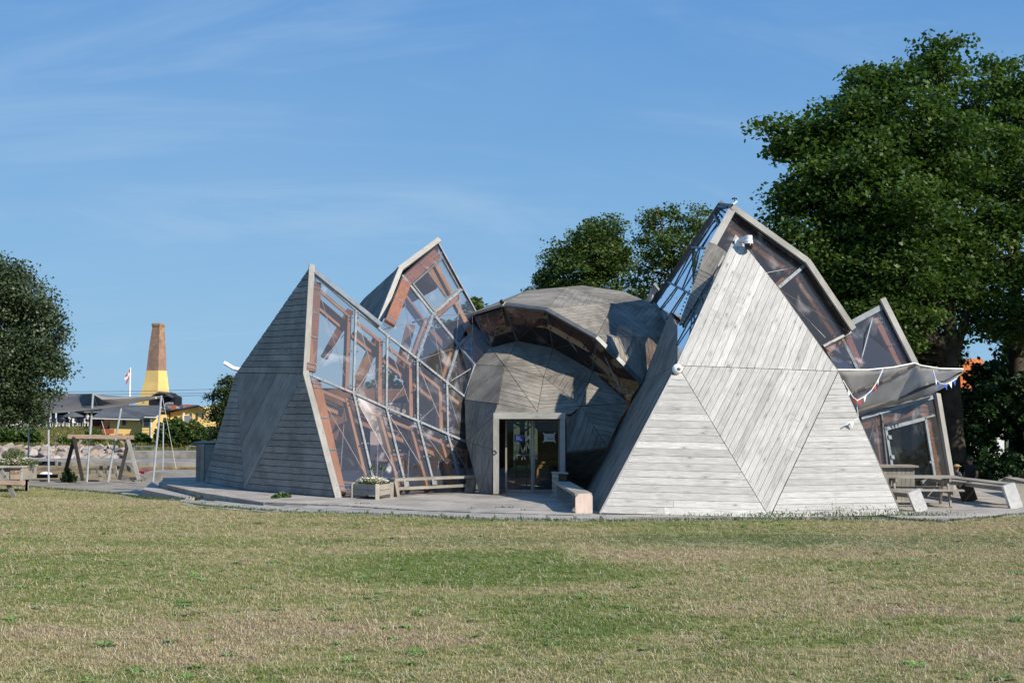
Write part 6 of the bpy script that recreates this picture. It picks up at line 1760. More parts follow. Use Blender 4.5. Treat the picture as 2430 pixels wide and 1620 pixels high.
# --- left tree
YL = 37.5
g = Vector((P(-120, 1100, YL).x, YL, -.2))
lob = [L(10, 650, YL, 50, 1.0, 46), L(-60, 640, YL, 70, 1.4, 50), L(60, 700, YL, 62, 1.2, 46), L(105, 730, YL, 36, .7, 34), L(-20, 740, YL, 100, 1.6, 80), L(90, 790, YL, 56, 1.0, 50), L(138, 782, YL, 22, .35, 16), L(60, 850, YL, 80, 1.3, 60), L(125, 860, YL, 34, .6, 40), L(-10, 880, YL, 100, 1.5, 70), L(85, 930, YL, 52, .9, 34), L(40, 955, YL, 60, 1.0, 36), L(70, 985, YL, 26, .5, 22), L(-60, 960, YL, 90, 1.3, 50), L(-120, 800, YL, 120, 2, 140), L(15, 975, YL - .3, 40, .8, 24), L(95, 985, YL, 14, .3, 22)]
tree('whitebeam_tree', 'silvery green rounded tree cut off by the left edge of the picture', g, P(-90, 760, YL), lob, 1000, 75, .085, 'leaf_silver', 28, .20, clump=.36, csq=.75, flat=.2, hollow=.45)
# --- small tree behind the left tower
Yp = 64
g = Vector((P(548, 1100, Yp).x, Yp, -.1))
lob = [L(545, 905, Yp, 22, .7, 12), L(530, 925, Yp, 24, .8, 11), L(503, 940, Yp, 17, .6, 8), L(545, 950, Yp, 30, .9, 16), L(522, 968, Yp, 26, .8, 12), L(515, 992, Yp, 20, .8, 14), L(545, 1000, Yp, 28, 1, 26), L(530, 1030, Yp, 34, 1.1, 26)]
tree('wind_bent_tree', 'small dark wind-bent tree just left of the left tower', g, P(552, 930, Yp), lob, 200, 50, .11, 'leaf_pine', 29, .13, clump=.40, csq=.5, hollow=.3)

# --- hedge and undergrowth at the right
def bush(name, label, lobes, n, size, mleaf, seed, group=None, z0=-.9, flat=.4, cat='bush'):
    rr = np.random.RandomState(seed); base = Vector((lobes[0][0], lobes[0][1], z0)); r = empty(name, base, label, cat, group)
    mb = MB(); 
    for l in lobes: mb.tube([Vector((l[0], l[1], z0)), Vector((l[0] + .1, l[1], l[2]))], [.05, .02], 5)
    mb.build('stems', M['bark'], r)
    w = np.array([l[3] * l[5] for l in lobes]); w = w / w.sum(); cs = []
    for l, ww in zip(lobes, w):
        k = int(n * ww) + 1; u = rr.normal(size=(k, 3)); u /= np.linalg.norm(u, axis=1)[:, None]; u *= (.45 + .55 * rr.rand(k, 1) ** .5)
        u *= 1 + .18 * np.sin(u[:, :1] * 9 + u[:, 2:] * 7 + seed)
        cs.append(u * np.array(l[3:6]) + np.array(l[:3]))
    cs = np.concatenate(cs); cs = cs[cs[:, 2] > z0]
    o = leaves_mesh(cs, size, M[mleaf], 'foliage', r, rr, flat, 0, None, .7); tag(o, kind='stuff'); return r
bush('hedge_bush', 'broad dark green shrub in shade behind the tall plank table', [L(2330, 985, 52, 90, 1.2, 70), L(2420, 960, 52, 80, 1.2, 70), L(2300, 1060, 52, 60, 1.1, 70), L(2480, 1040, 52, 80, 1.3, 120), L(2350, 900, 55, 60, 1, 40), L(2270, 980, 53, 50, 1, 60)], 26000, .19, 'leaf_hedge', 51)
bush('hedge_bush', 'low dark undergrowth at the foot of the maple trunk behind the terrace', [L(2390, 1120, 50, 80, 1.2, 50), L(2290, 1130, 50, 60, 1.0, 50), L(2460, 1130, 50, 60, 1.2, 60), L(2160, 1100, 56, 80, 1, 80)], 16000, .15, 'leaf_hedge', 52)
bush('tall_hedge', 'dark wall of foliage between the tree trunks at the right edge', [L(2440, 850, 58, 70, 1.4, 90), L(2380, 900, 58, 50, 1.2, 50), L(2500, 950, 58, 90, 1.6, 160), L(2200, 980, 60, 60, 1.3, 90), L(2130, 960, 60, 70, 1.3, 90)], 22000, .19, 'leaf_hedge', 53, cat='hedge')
bush('flower_bush', 'shrub with small yellow and white blossoms at the right edge behind the table', [L(2424, 1158, 44, 16, .5, 18), L(2436, 1140, 44, 14, .5, 20)], 1500, .08, 'leaf_yel', 54)
# sunlit bit of lawn at far right is the ground itself

# orange tiled house behind the trees
Yh = 92
r = empty('tiled_house', P(2290, 1050, Yh), 'house with an orange tiled roof glimpsed between the trunks at the right', 'house')
ra, rb_, rc, rd = P(2222, 853, Yh), P(2330, 855, Yh), P(2352, 925, Yh - 4), P(2200, 925, Yh - 4)
m, t = mat('orange_roof_tiles'); q = NT(t)
n_ = q.noise(q.pos(), 1.5, 4, .6); wv = q.n('ShaderNodeTexWave'); wv.inputs['Scale'].default_value = 1.3; wv.bands_direction = 'X'; q.l(q.pos(), wv.inputs['Vector'])
c = q.ramp(n_, [(.3, (.50, .135, .035)), (.7, (.66, .20, .055))]); c = q.mixc(1.0, c, q.gray(q.mr(wv.outputs['Fac'], 0, 1, .72, 1.08)), 'MULTIPLY')
q.out(q.principled(c, .85, spec=.2)); M['tiles'] = m
mb = MB(); mb.prism([P(2130, 853, Yh), rb_, rc, P(2110, 925, Yh - 4)], (0, -.7, .7), 0, .15); mb.build('roof', M['tiles'], r)
mb = MB(); mb.prism([P(2130, 853, Yh), rb_, P(2352, 925, Yh + 4), P(2110, 925, Yh + 4)], (0, .7, .7), 0, .15); mb.build('roof', M['tiles'], r)
mb = MB(); mb.box((P(2230, 990, Yh).x, Yh, 1.2), (6.6, 7, 5.0)); mb.build('wall', M['cream'], r)

# ================================================================ PEOPLE
def person(loc, h, face, label, shirt, legs_m, hair, pose, hat=False, group=None, simple=False):
    """one continuous skinned body; clothes and hair are its children"""
    r = empty('person', loc, label, 'person', group, rz=face)
    s = h / 1.75
    J = dict(pel=(0, 0, .95), chest=(0, -.01, 1.28), neck=(0, 0, 1.48), head=(0, -.01, 1.60), top=(0, -.01, 1.72),
             hl=(-.09, 0, .90), kl=(-.11, -.02, .50), al=(-.11, .02, .09), fl=(-.12, -.16, .035), hr=(.09, 0, .90), kr=(.11, -.02, .50), ar=(.11, .02, .09), fr=(.12, -.16, .035),
             sl=(-.18, 0, 1.41), el=(-.25, .02, 1.14), wl=(-.24, -.08, .90), pl=(-.24, -.12, .82), sr=(.18, 0, 1.41), er=(.25, .02, 1.14), wr=(.24, -.08, .90), pr=(.24, -.12, .82))
    J.update(pose)
    E = [('pel', 'chest'), ('chest', 'neck'), ('neck', 'head'), ('head', 'top'), ('pel', 'hl'), ('hl', 'kl'), ('kl', 'al'), ('al', 'fl'), ('pel', 'hr'), ('hr', 'kr'), ('kr', 'ar'), ('ar', 'fr'),
         ('chest', 'sl'), ('sl', 'el'), ('el', 'wl'), ('wl', 'pl'), ('chest', 'sr'), ('sr', 'er'), ('er', 'wr'), ('wr', 'pr')]
    RAD = dict(pel=.14, chest=.15, neck=.058, head=.095, top=.075, hl=.10, kl=.062, al=.042, fl=.04, hr=.10, kr=.062, ar=.042, fr=.04, sl=.062, el=.043, wl=.03, pl=.036, sr=.062, er=.043, wr=.03, pr=.036)
    def skin(name, keys, edges, scale, m, parent):
        me = bpy.data.meshes.new(name); idx = {k: i for i, k in enumerate(keys)}
        me.from_pydata([tuple(c * s for c in J[k]) for k in keys], [(idx[a], idx[b]) for a, b in edges], [])
        o = link(name, me, parent); md = o.modifiers.new('skin', 'SKIN'); 
        if not me.skin_vertices: me.skin_vertices.new() if hasattr(me.skin_vertices, 'new') else None
        sv = me.skin_vertices[0].data
        for k, i in idx.items():
            rr_ = RAD[k] * s * scale; sv[i].radius = (rr_, rr_ * (.72 if k in ('pel', 'chest') else 1)); sv[i].use_root = (i == 0)
        o.modifiers.new('sub', 'SUBSURF').levels = 2; o.modifiers['sub'].render_levels = 2
        dg = bpy.context.evaluated_depsgraph_get(); dg.update()
        me2 = bpy.data.meshes.new_from_object(o.evaluated_get(dg)); o.modifiers.clear(); old = o.data; o.data = me2; me2.name = name
        me2.materials.clear(); me2.materials.append(m); me2.polygons.foreach_set('use_smooth', [True] * len(me2.polygons)); return o
    skin('body', list(J.keys()), E, 1.0, M['skin_dark'], r)
    # shirt: torso and upper arms
    J['nb'] = tuple(np.array(J['neck']) - np.array((0, 0, .06))); RAD['nb'] = .075
    for a, b, c in (('ml', 'sl', 'el'), ('mr', 'sr', 'er')):
        J[a] = tuple((np.array(J[b]) * .35 + np.array(J[c]) * .65)); RAD[a] = .048
    skin('shirt', ['pel', 'chest', 'nb', 'sl', 'ml', 'sr', 'mr'], [('pel', 'chest'), ('chest', 'nb'), ('chest', 'sl'), ('sl', 'ml'), ('chest', 'sr'), ('sr', 'mr')], 1.27, shirt, r)
    skin('trousers', ['pel', 'hl', 'kl', 'al', 'hr', 'kr', 'ar'], [('pel', 'hl'), ('hl', 'kl'), ('kl', 'al'), ('pel', 'hr'), ('hr', 'kr'), ('kr', 'ar')], 1.22, legs_m, r)
    hd = Vector(J['head']) * s
    mb = MB(); mb.ball(hd + Vector((0, .018, .05)) * s, .112 * s, 12, 8, sc=(.92, 1.0, 1.0)); me = mb.mesh('hair', hair); o = link('hair', me, r)
    mb = MB(); mb.ball(hd + Vector((0, -.105, -.005)) * s, .018 * s, 6, 5, sc=(1, 1.2, 1.5)); o = link('nose', mb.mesh('nose', M['skin_dark']), r)
    mb = MB()
    for e in (-1, 1): mb.ball(hd + Vector((e * .036, -.092, .02)) * s, .011 * s, 6, 4)
    o = link('eyes', mb.mesh('eyes', M['black']), r)
    mb = MB()
    for e in (-1, 1): mb.ball(hd + Vector((e * .1, 0, 0)) * s, .025 * s, 6, 4, sc=(.5, 1, 1.3))
    o = link('ears', mb.mesh('ears', M['skin_dark']), r)
    if hat:
        mb = MB(); mb.ball(hd + Vector((0, .01, .075)) * s, .118 * s, 12, 6, sc=(1, 1, .8)); mb.tube([hd + Vector((0, .01, .075)) * s, hd + Vector((0, .01, .09)) * s], [.17 * s, .165 * s], 16); link('hat', mb.mesh('hat', M['straw']), r)
    # hands with separate fingers
    for w_, p_, sg in (('wl', 'pl', -1), ('wr', 'pr', 1)):
        W0, P0_ = Vector(J[w_]) * s, Vector(J[p_]) * s; d = (P0_ - W0).normalized(); side = d.cross(Vector((sg, 0, 0))).normalized(); inw = d.cross(side).normalized()
        mb = MB()
        for k in range(4):
            b0_ = P0_ + side * ((k - 1.5) * .021 * s) + d * .02 * s; Lf = (.075, .085, .08, .062)[k] * s
            mb.tube([b0_, b0_ + d * Lf * .5 + inw * .006 * s, b0_ + d * Lf + inw * .025 * s], [.0095 * s, .009 * s, .006 * s], 6)
        mb.tube([W0 + d * .02 * s - side * .03 * s, P0_ - side * .05 * s, P0_ + d * .03 * s - side * .052 * s], [.012 * s, .011 * s, .007 * s], 6)
        link('fingers', mb.mesh('fingers', M['skin_dark']), r)
    return r
zf = -.9
person(Vector((P(2270, 1100, 43.4).x, 43.4, P(2270, 1101, 43.4).z - 1.62)), 1.62, math.radians(-75), 'person in a straw hat and grey-blue shirt standing in shade behind the plank table', M['tee_grey'], M['trousers'], M['hair_dark'], dict(er=(.24, .08, 1.16), wr=(.22, -.12, 1.0), pr=(.21, -.18, .94)), hat=True)
person(Vector((P(2303, 1100, 43.9).x, 43.9, P(2303, 1084, 43.9).z - 1.75)), 1.78, math.radians(-60), 'taller person in a black tee shirt standing in shade behind the plank table', M['tee_dark'], M['trousers'], M['hair_dark'], dict(el=(-.27, .06, 1.15), wl=(-.24, -.14, .98), pl=(-.23, -.2, .93)))
# ================================================================ LEFT BACKGROUND: sails, swing, harbour, smokehouse
# shade sail on leaning poles
def pole(top, bot, r_, label, Yb):
    b = P(bot[0], bot[1], Yb); t_ = P(top[0], top[1], Yb)
    mb = MB(); mb.tube([Vector((b.x, b.y, min(b.z, hz(b.x, b.y)) )), t_], r_, 10); o = mb.build('sail_pole', M['pole'])
    tag(o, label, 'pole', 'metal poles holding up the shade sail'); return t_
tp = {}
for k, (top, bot, rr_, lab, Y) in dict(
    a=((69, 1004), (65, 1103), .032, 'leftmost grey sail pole rising behind the carved planter', 51.5),
    b=((115, 980), (115.5, 1141), .038, 'upright grey sail pole in front of the stone bank, second from the left', 48.6),
    c=((221, 933), (206, 1140), .04, 'tallest grey sail pole leaning right beside the left leg of the swing frame', 48.8),
    d=((288, 966), (256, 1140), .04, 'bright slanting sail pole between the two legs of the swing frame', 48.9),
    e=((383, 938), (363, 1132), .042, 'slanting sail pole furthest right, in front of the concrete quay', 49.0)).items():
    tp[k] = pole(top, bot, rr_, lab, Y)
sail_r = empty('shade_sail', tp['c'], 'large grey shade sail stretched between metal poles at the left', 'shade sail')
def sailpatch(name, rows, m):
    mb = MB()
    for r0, r1 in zip(rows, rows[1:]):
        for i in range(len(r0) - 1): mb.poly([r0[i], r0[i + 1], r1[i + 1], r1[i]])
    o = mb.build(name, m, sail_r, smooth=True); sd_ = o.modifiers.new('thickness', 'SOLIDIFY'); sd_.thickness = .012
def interp(pts, n):
    ls = [0]
    for a, b in zip(pts, pts[1:]): ls.append(ls[-1] + (b - a).length)
    out = []
    for k in range(n + 1):
        d = ls[-1] * k / n
        for i in range(len(pts) - 1):
            if d <= ls[i + 1] + 1e-6: out.append(lerp(pts[i], pts[i + 1], (d - ls[i]) / max(1e-6, ls[i + 1] - ls[i]))); break
    return out
topE = [P(60, 936, 54), P(131, 934, 54), P(175, 934, 53), P(221, 933, 48.8), P(300, 941, 50), P(383, 938, 49.0)]
botE = [P(10, 1000, 47), P(90, 984, 47.5), P(130, 980, 48), P(200, 975, 48.5), P(288, 966, 48.9), P(383, 939, 49.0)]
T_ = interp([P(60, 936, 54), P(131, 934, 54), P(175, 934.5, 52), P(221, 933.5, 48.8), P(243, 948, 48.8), P(320, 943.5, 48.9), P(383, 938.5, 49.0)], 18)
B_ = interp([P(10, 1003, 47), P(90, 983, 47.5), P(150, 978.5, 48), P(210, 973, 48.5), P(288, 965, 48.8), P(340, 951, 48.9), P(383, 939.5, 49.0)], 18)
rows = [[lerp(T_[i], B_[i], j / 5) + Vector((0, 0, -.10 * math.sin(math.pi * j / 5))) for i in range(19)] for j in range(6)]
sailpatch('sail_cloth', rows, M['sail'])
T2 = interp([P(223, 934, 48.9), P(260, 939.5, 52), P(310, 941.5, 51), P(345, 941.5, 49.3)], 8); B2_ = interp([P(224, 936, 48.9), P(243, 948, 48.9), P(300, 945, 49), P(345, 942.5, 49.2)], 8)
sailpatch('sail_cloth', [T2, [lerp(a, b, .5) for a, b in zip(T2, B2_)], B2_], M['canopy'])
for a, b in (((223, 938), (262, 1068)), ((262, 1068), (285, 1137)), ((386, 944), (418, 1112)), ((95, 990), (135, 1110))):
    cable(P(*a, 49), P(*b, 49.4), .008, sail_r, 'cream', 'guy_rope')
mb = MB(); mb.ball(P(370, 944, 49), .05, 8, 5); mb.build('pulley', M['white'], sail_r)

# swing frame
Ys = 48.6
r = empty('swing_frame', P(250, 1138, Ys), 'wooden swing frame of two A-shaped trestles joined by a pinkish top beam', 'swing frame')
mb = MB(); mb.bar(P(162, 1035, Ys), P(317, 1037, Ys), .16, .15); mb.build('top_beam', M['swing_wood'], r)
for (a, b, w, m_) in (((177, 1036), (153, 1128), .12, 'dark_brown'), ((176, 1040), (196, 1139), .11, 'wood_dark'), ((307, 1037), (283, 1137), .12, 'swing_wood'), ((304, 1043), (330, 1139), .12, 'trim'),):  # left legs get dark boards: their shade is put into the colour
    mb = MB(); mb.bar(P(*a, Ys - .05), P(*b, Ys - .5 if m_ in ('trim', 'wood_dark') else Ys + .3), w, .1, (0, -1, 0)); mb.build('leg', M[m_], r)
for (a, b, m_) in (((197, 1039), (186, 1053), 'trim'), ((283, 1039), (302, 1064), 'swing_wood'), ((172, 1062), (182, 1062), 'wood_dark')):
    mb = MB(); mb.bar(P(*a, Ys), P(*b, Ys), .09, .07, (0, -1, 0)); mb.build('brace', M[m_], r)
# dark shrub at its foot
bush('dark_shrub', 'small dark shrub at the foot of the left swing trestle', [L(160, 1130, 48.9, 14, .3, 18), L(172, 1136, 48.9, 10, .3, 12)], 900, .09, 'leaf_hedge', 61, z0=-.35)
# near quay: timber barrier with posts and rails
r = empty('quay_barrier', P(200, 1130, 50.3), 'low grey timber barrier with horizontal rails along the near quay behind the poles', 'barrier')
for (x0, x1, y, h, Y, m_) in ((132, 290, 1100, 9, 50.2, 'concrete'), (172, 284, 1128, 8, 50.4, 'concrete')):
    mb = MB(); a, b = P(x0, y, Y), P(x1, y, Y); mb.bar(a, b, .12, h * Y / F); mb.build('rail', M['bench_wood'], r)
for (x, y0, y1) in ((240, 1105, 1124), (281, 1105, 1139), (240, 1133, 1139), (259, 1105, 1139)):
    mb = MB(); mb.bar(P(x, y1 + 4, 50.35), P(x, y0, 50.35), .10, .1, (0, -1, 0)); mb.build('post', M['bench_wood'], r)
for (a, b) in (((293, 1104), (345, 1136)), ((288, 1128), (312, 1142))):
    mb = MB(); mb.bar(P(*a, 50.3), P(*b, 50.0), .16, .1, (0, -1, 0)); mb.build('stair_rail', M['bench_wood'], r)
for x0 in (213, 251):
    mb = MB(); mb.tube([P(x0, 1123, 60), P(x0 + 1, 1111, 60), P(x0 + 16, 1111, 60), P(x0 + 18, 1123, 60)], .04, 6); mb.build('mooring_hoop', M['rock_dark'], r)
mb = MB(); mb.bar(P(80, 1099, 50.4), P(133, 1099, 50.4), .15, .16); mb.build('rail', M['black_tar'], r)
mb = MB(); mb.bar(P(80, 1129, 50.2), P(136, 1129, 50.2), .15, .14); mb.build('rail', M['black_tar'], r)
# far quays (structure)
def slab(name, x0, x1, y0, y1, Y, d, m_, bottom=None):
    a, b = P(x0, y0, Y), P(x1, y1, Y); zb = b.z if bottom is None else bottom
    mb = MB(); mb.prism([Vector((a.x, Y, zb)), Vector((b.x, Y, zb)), Vector((b.x, Y, a.z)), Vector((a.x, Y, a.z))], (0, 1, 0), 0, d); o = mb.build(name, M[m_]); tag(o, kind='structure'); return o
slab('quay_wall', 292, 560, 1071, 1094, 112, 3.0, 'concrete', -3.5)
slab('quay_ledge', -80, 560, 1097, 1108, 104, 8.2, 'concrete', -3.4)
slab('quay_foot', -80, 560, 1108.5, 1118, 103.2, .9, 'algae', -3.4)
slab('quay_slot', 334, 560, 1091.5, 1095.5, 111.6, .5, 'black_tar')
slab('near_jetty', 342, 560, 1120, 1135, 78, 3.0, 'concrete', -3.4)
mb = MB(); mb.prism([Vector((P(-120, 1120, 98).x, 98, -2.32)), Vector((P(336, 1120, 98).x, 98, -2.32)), Vector((P(352, 1134, 79).x, 79, -2.36)), Vector((P(-120, 1134, 79).x, 76, -2.36))], (0, 0, 1), -1, 0); tag(mb.build('water_cover', M['algae']), kind='structure')  # brown slab added over the water to hide its blue sky reflection
slab('near_quay', -200, 332, 1139.5, 1142, 49.9, .6, 'concrete', -3.0)
# hand rails on the far quay
r = empty('quay_railing', P(340, 1066, 111), 'pale tubular hand rails on top of the far quay wall', 'railing')
for (x0, x1) in ((317, 366), (443, 490)):
    mb = MB(); mb.tube([P(x0, 1070, 111), P(x0 + 1, 1060.5, 111), P(x0 + 3, 1058.8, 111), P(x1, 1059.5, 111), P(x1 + 1, 1070, 111)], .045, 6); mb.tube([P(x0 + 1, 1067, 111), P(x0 + 9, 1059, 111)], .04, 6); mb.build('hand_rail', M['galv'], r)
# boulders
m, t = mat('granite_boulder'); q = NT(t); oi = q.n('ShaderNodeObjectInfo')
n_ = q.noise(q.pos(), .9, 6, .65); c = q.ramp(oi.outputs['Random'], [(0, (.30, .25, .22)), (.5, (.38, .34, .31)), (1, (.33, .26, .19))]); c = q.mixc(1.0, c, q.gray(q.mr(n_, .3, .7, .7, 1.2)), 'MULTIPLY')
q.out(q.principled(c, .9, bump=n_, bstr=.5, bdist=.1, spec=.2)); M['boulder'] = m
import bmesh
def boulder_mesh(seed):
    rr = random.Random(seed); bm = bmesh.new(); 
    for _ in range(15):
        v = Vector((rr.gauss(0, 1), rr.gauss(0, 1), rr.gauss(0, 1))).normalized() * rr.uniform(.85, 1.05); bm.verts.new((v.x, v.y * .9, v.z * .72))
    bmesh.ops.convex_hull(bm, input=bm.verts); 
    for v in [v for v in bm.verts if not v.link_faces]: bm.verts.remove(v)
    bmesh.ops.bevel(bm, geom=bm.edges[:], offset=.05, segments=1, affect='EDGES')
    me = bpy.data.meshes.new('boulder'); bm.to_mesh(me); bm.free(); me.materials.append(M['boulder']); return me
bms = [boulder_mesh(i) for i in range(8)]
rb = random.Random(4); pos_words = []
rows_ = [(1094, 113.0, 1.0), (1084, 115.0, .95), (1073, 117.0, .9), (1063, 119, .72)]
nb = 0
for (y, Y, s_) in rows_:
    x = -20 + rb.uniform(0, 10)
    while x < 300 - (y < 1066) * 30:
        px = x; sx_ = rb.uniform(.62, 1.1) * s_
        p = P(px, y + rb.uniform(-2.5, 2.5), Y + rb.uniform(-.6, .6))
        o = link('boulder', bms[rb.randrange(8)]); o.location = p; o.rotation_euler = (rb.uniform(-.5, .5), rb.uniform(-.5, .5), rb.uniform(0, 6.28)); o.scale = (sx_ * rb.uniform(.85, 1.25), sx_, sx_ * rb.uniform(.7, 1.0))
        row = {1094: 'the lowest row', 1084: 'the second lowest row', 1073: 'the third row up', 1063: 'the top row'}[y]
        seg = min(3, int(px // 75)); where = ['at the far left edge', 'around the second sail pole', 'left of the tallest sail pole', 'between the swing legs'][max(0, seg)] if True else 'left of the tallest sail pole' if px < 212 else 'right of that pole'
        tag(o, 'granite boulder in ' + row + ', ' + where, 'boulder', 'boulders in %s, %s' % (row, where))
        x += 14.5 * sx_ / s_ * 1.45; nb += 1
print('boulders', nb)
# shrubs and grass on the bank
lab = ['round green shrub on the bank at the far left edge', 'green shrub on the bank behind the leftmost sail pole', 'shrub on the bank just right of the second sail pole', 'shrub under the top beam of the swing frame', 'shrub against the yellow house left of the bay window',
       'large leafy bush right of the yellow house', 'soft rounded bush at the right, next to the bar counter', 'low shrub below the dark restaurant terrace', 'bush on the bank behind the middle of the swing frame']
specs = [(20, 1030, 26, 14), (72, 1032, 22, 14), (160, 1046, 22, 10), (225, 1050, 20, 8), (330, 1040, 22, 12), (410, 1018, 36, 26), (455, 1028, 42, 30), (222, 1026, 14, 5), (275, 1052, 20, 12)]
for i, (x, y, rx, rz_) in enumerate(specs):
    Y = 124 if i not in (5, 6) else 122
    bush('shrub', lab[i], [L(x, y, Y, rx, .9, rz_), L(x - rx * .6, y + rz_ * .4, Y, rx * .6, .8, rz_ * .8), L(x + rx * .6, y + rz_ * .4, Y, rx * .6, .8, rz_ * .8)], 1500 + 90 * rx, .34 if i != 6 else .26, 'leaf_bush' if i not in (6, ) else 'leaf_mid', 70 + i, z0=-1.2, cat='shrub')
# bank grass as ground cover
rrn = np.random.RandomState(9); nG = 16000
xg = rrn.uniform(-52, -27, nG); yg = rrn.uniform(119, 141, nG); zg = np.array([hz(a, b) for a, b in zip(xg, yg)])
ogr = leaves_mesh(np.stack([xg, yg, zg + rrn.rand(nG) * .2], 1), .32, M['leaf_yel'], 'bank_grass', None, rrn, -.6, 2.0, None, .3); tag(ogr, 'long yellow-green grass and weeds on the harbour bank', 'grass', kind='stuff')

# ---- smokehouse chimney ----------------------------------------------------
Yc = 152.0
m, t = mat('chimney_brick'); q = NT(t)
uvv = q.uv(); br = q.n('ShaderNodeTexBrick'); br.inputs['Scale'].default_value = 3.2; br.inputs['Color1'].default_value = (.33, .15, .09, 1); br.inputs['Color2'].default_value = (.22, .12, .085, 1); br.inputs['Mortar'].default_value = (.34, .30, .25, 1); br.inputs['Mortar Size'].default_value = .03
q.l(uvv, br.inputs['Vector']); n_ = q.noise(q.pos(), 1.2, 6, .7)
sp_ = q.n('ShaderNodeSeparateXYZ'); q.l(q.pos(), sp_.inputs[0])
lich = q.math('MULTIPLY', q.mr(sp_.outputs[2], 8.5, 12.8, 0, .75), q.mr(n_, .45, .65, 0, 1))
c = q.mixc(lich, br.outputs['Color'], (.40, .26, .05)); c = q.mixc(1.0, c, q.gray(q.mr(n_, .3, .7, .75, 1.2)), 'MULTIPLY')
q.out(q.principled(c, .9, bump=n_, bstr=.4, bdist=.05, spec=.2)); M['brick'] = m
r = empty('smokehouse_chimney', P(352, 1000, Yc), 'tall tapering chimney, bare brick above and yellow plaster below, with a thickened rim', 'chimney')
def ringpx(xl, xr, y):
    a, b = P(xl, y, Yc), P(xr, y, Yc); w = (b.x - a.x) / 2; cx = (a.x + b.x) / 2; z = a.z; k = w / math.cos(math.radians(45 - 26)) ; 
    return [Vector((cx + k * math.cos(an), Yc + 2 + k * math.sin(an), z)) for an in [math.radians(-26 - 45 + 7 + 90 * i) for i in range(4)]]
def loft(name, rings, m_):
    mb = MB()
    for r0, r1 in zip(rings, rings[1:]):
        for i in range(4):
            j = (i + 1) % 4; e0 = (r0[i] - r0[j]).length; e1 = (r1[i] - r1[j]).length; h = (r1[i] - r0[i]).length; z0 = r0[i].z
            mb.poly([r0[i], r0[j], r1[j], r1[i]], [(-e0 / 2 + i * 9, z0), (e0 / 2 + i * 9, z0), (e1 / 2 + i * 9, z0 + h), (-e1 / 2 + i * 9, z0 + h)])
    mb.poly(rings[-1]); return mb.build(name, m_, r)
loft('yellow_base', [ringpx(308, 394, 985), ringpx(314, 391, 963), ringpx(325, 388.5, 930), ringpx(333, 386, 906), ringpx(337.5, 383, 878)], M['yellow'])
loft('brick_shaft', [ringpx(338, 382.7, 877.8), ringpx(343, 381.5, 830), ringpx(351.5, 378.5, 772)], M['brick'])
loft('rim', [ringpx(350, 380, 772), ringpx(349.5, 380.5, 768), ringpx(351, 379, 764.5)], M['brick'])
mb = MB(); mb.bar(P(338, 955, 149.3), P(342, 955, 149.3), .2, .1); mb.build('vent_hole', M['black_tar'], r)

def house(name, label, cat='house'): return empty(name, P(300, 1040, 140), label, cat)
def wallpx(r, pts, Y, d, m_, name='wall'):
    mb = MB(); mb.prism([P(x, y, Y) for x, y in pts], (0, 1, 0), 0, d, .5, Vector((1, 0, 0))); return mb.build(name, M[m_], r)
# black tarred hut in front of the chimney
r = empty('tarred_hut', P(380, 960, 148), 'black tarred hut with a pointed roof at the foot of the chimney', 'hut')
wallpx(r, [(353, 964), (416, 964), (416, 942), (399, 933), (378, 931.5), (353, 944)], 148, 3, 'black_tar')
mb = MB(); mb.prism([P(352, 944, 147.8), P(378, 928.5, 147.8), P(400, 932, 147.8), P(399, 935, 147.8), P(379, 932, 147.8)], (0, 1, 0), -.3, 3.4); mb.build('roof', M['roof_grey'], r)
mb = MB(); mb.bar(P(398, 931, 149), P(418, 943, 149), 3.6, .15); mb.build('roof', M['roof_grey'], r)
# yellow smokehouse, main block
r = empty('yellow_smokehouse', P(320, 1045, 140), 'yellow smokehouse with grey felt roof, small window and bay window', 'house')
Yy = 140
wallpx(r, [(260, 1044), (337, 1044), (337, 996), (331, 996), (260, 996)], Yy, 9, 'yellow')
wallpx(r, [(337.2, 1044), (362, 1044), (362, 992), (342, 990), (337.2, 994)], Yy - 1.2, 10, 'yellow')
wallpx(r, [(362.3, 1046), (378, 1046), (378, 984), (362.3, 984)], Yy + .6, 8, 'yellow')
mb = MB(); mb.prism([P(219, 992, Yy - .8), P(332, 995, Yy - .8), P(343, 989, Yy - 1.6), P(370, 989.5, Yy - 1.6), P(379, 981, Yy + .3), P(379, 964, Yy + 5), P(312, 963, Yy + 5), P(258, 962, Yy + 4)], (0, -.3, 1), 0, .12); mb.build('roof', M['roof_grey'], r)
mb = MB(); prs = [P(219, 992.4, Yy - .85), P(332, 995.4, Yy - .85), P(343, 989.4, Yy - 1.7), P(370, 990, Yy - 1.7), P(378, 983, Yy)]
for a, b in zip(prs, prs[1:]): mb.bar(a, b, .1, .09)
mb.build('gutter', M['cream'], r)
for (x0, y0, x1, y1, Y) in ((290, 996, 299, 1009, Yy), (340, 993, 357, 1012, Yy - 1.25)):
    wf = wallpx(r, [(x0, y0), (x1, y0), (x1, y1), (x0, y1)], Y, -.06, 'trim', 'window'); wallpx(wf, [(x0 + 1.2, y0 + 1.2), (x1 - 1.2, y0 + 1.2), (x1 - 1.2, y1 - 1.2), (x0 + 1.2, y1 - 1.2)], Y - .07, -.03, 'darkglass', 'pane')
mb = MB(); mb.bar(P(359, 990, Yy - 1.3), P(358.6, 1043, Yy - 1.3), .11, .1, (0, -1, 0)); mb.build('downpipe', M['cream'], r)
mb = MB(); mb.bar(P(331.5, 1000, Yy - .1), P(335, 1009, Yy - .1), .16, .4, (0, -1, 0)); mb.build('shutter', M['cream'], r)
for x in (279, 299, 307): 
    mb = MB(); mb.bar(P(x, 1030.5, Yy - .05), P(x + 12, 1030.5, Yy - .05), .05, .12); mb.build('foundation_vent', M['redbox'], r)
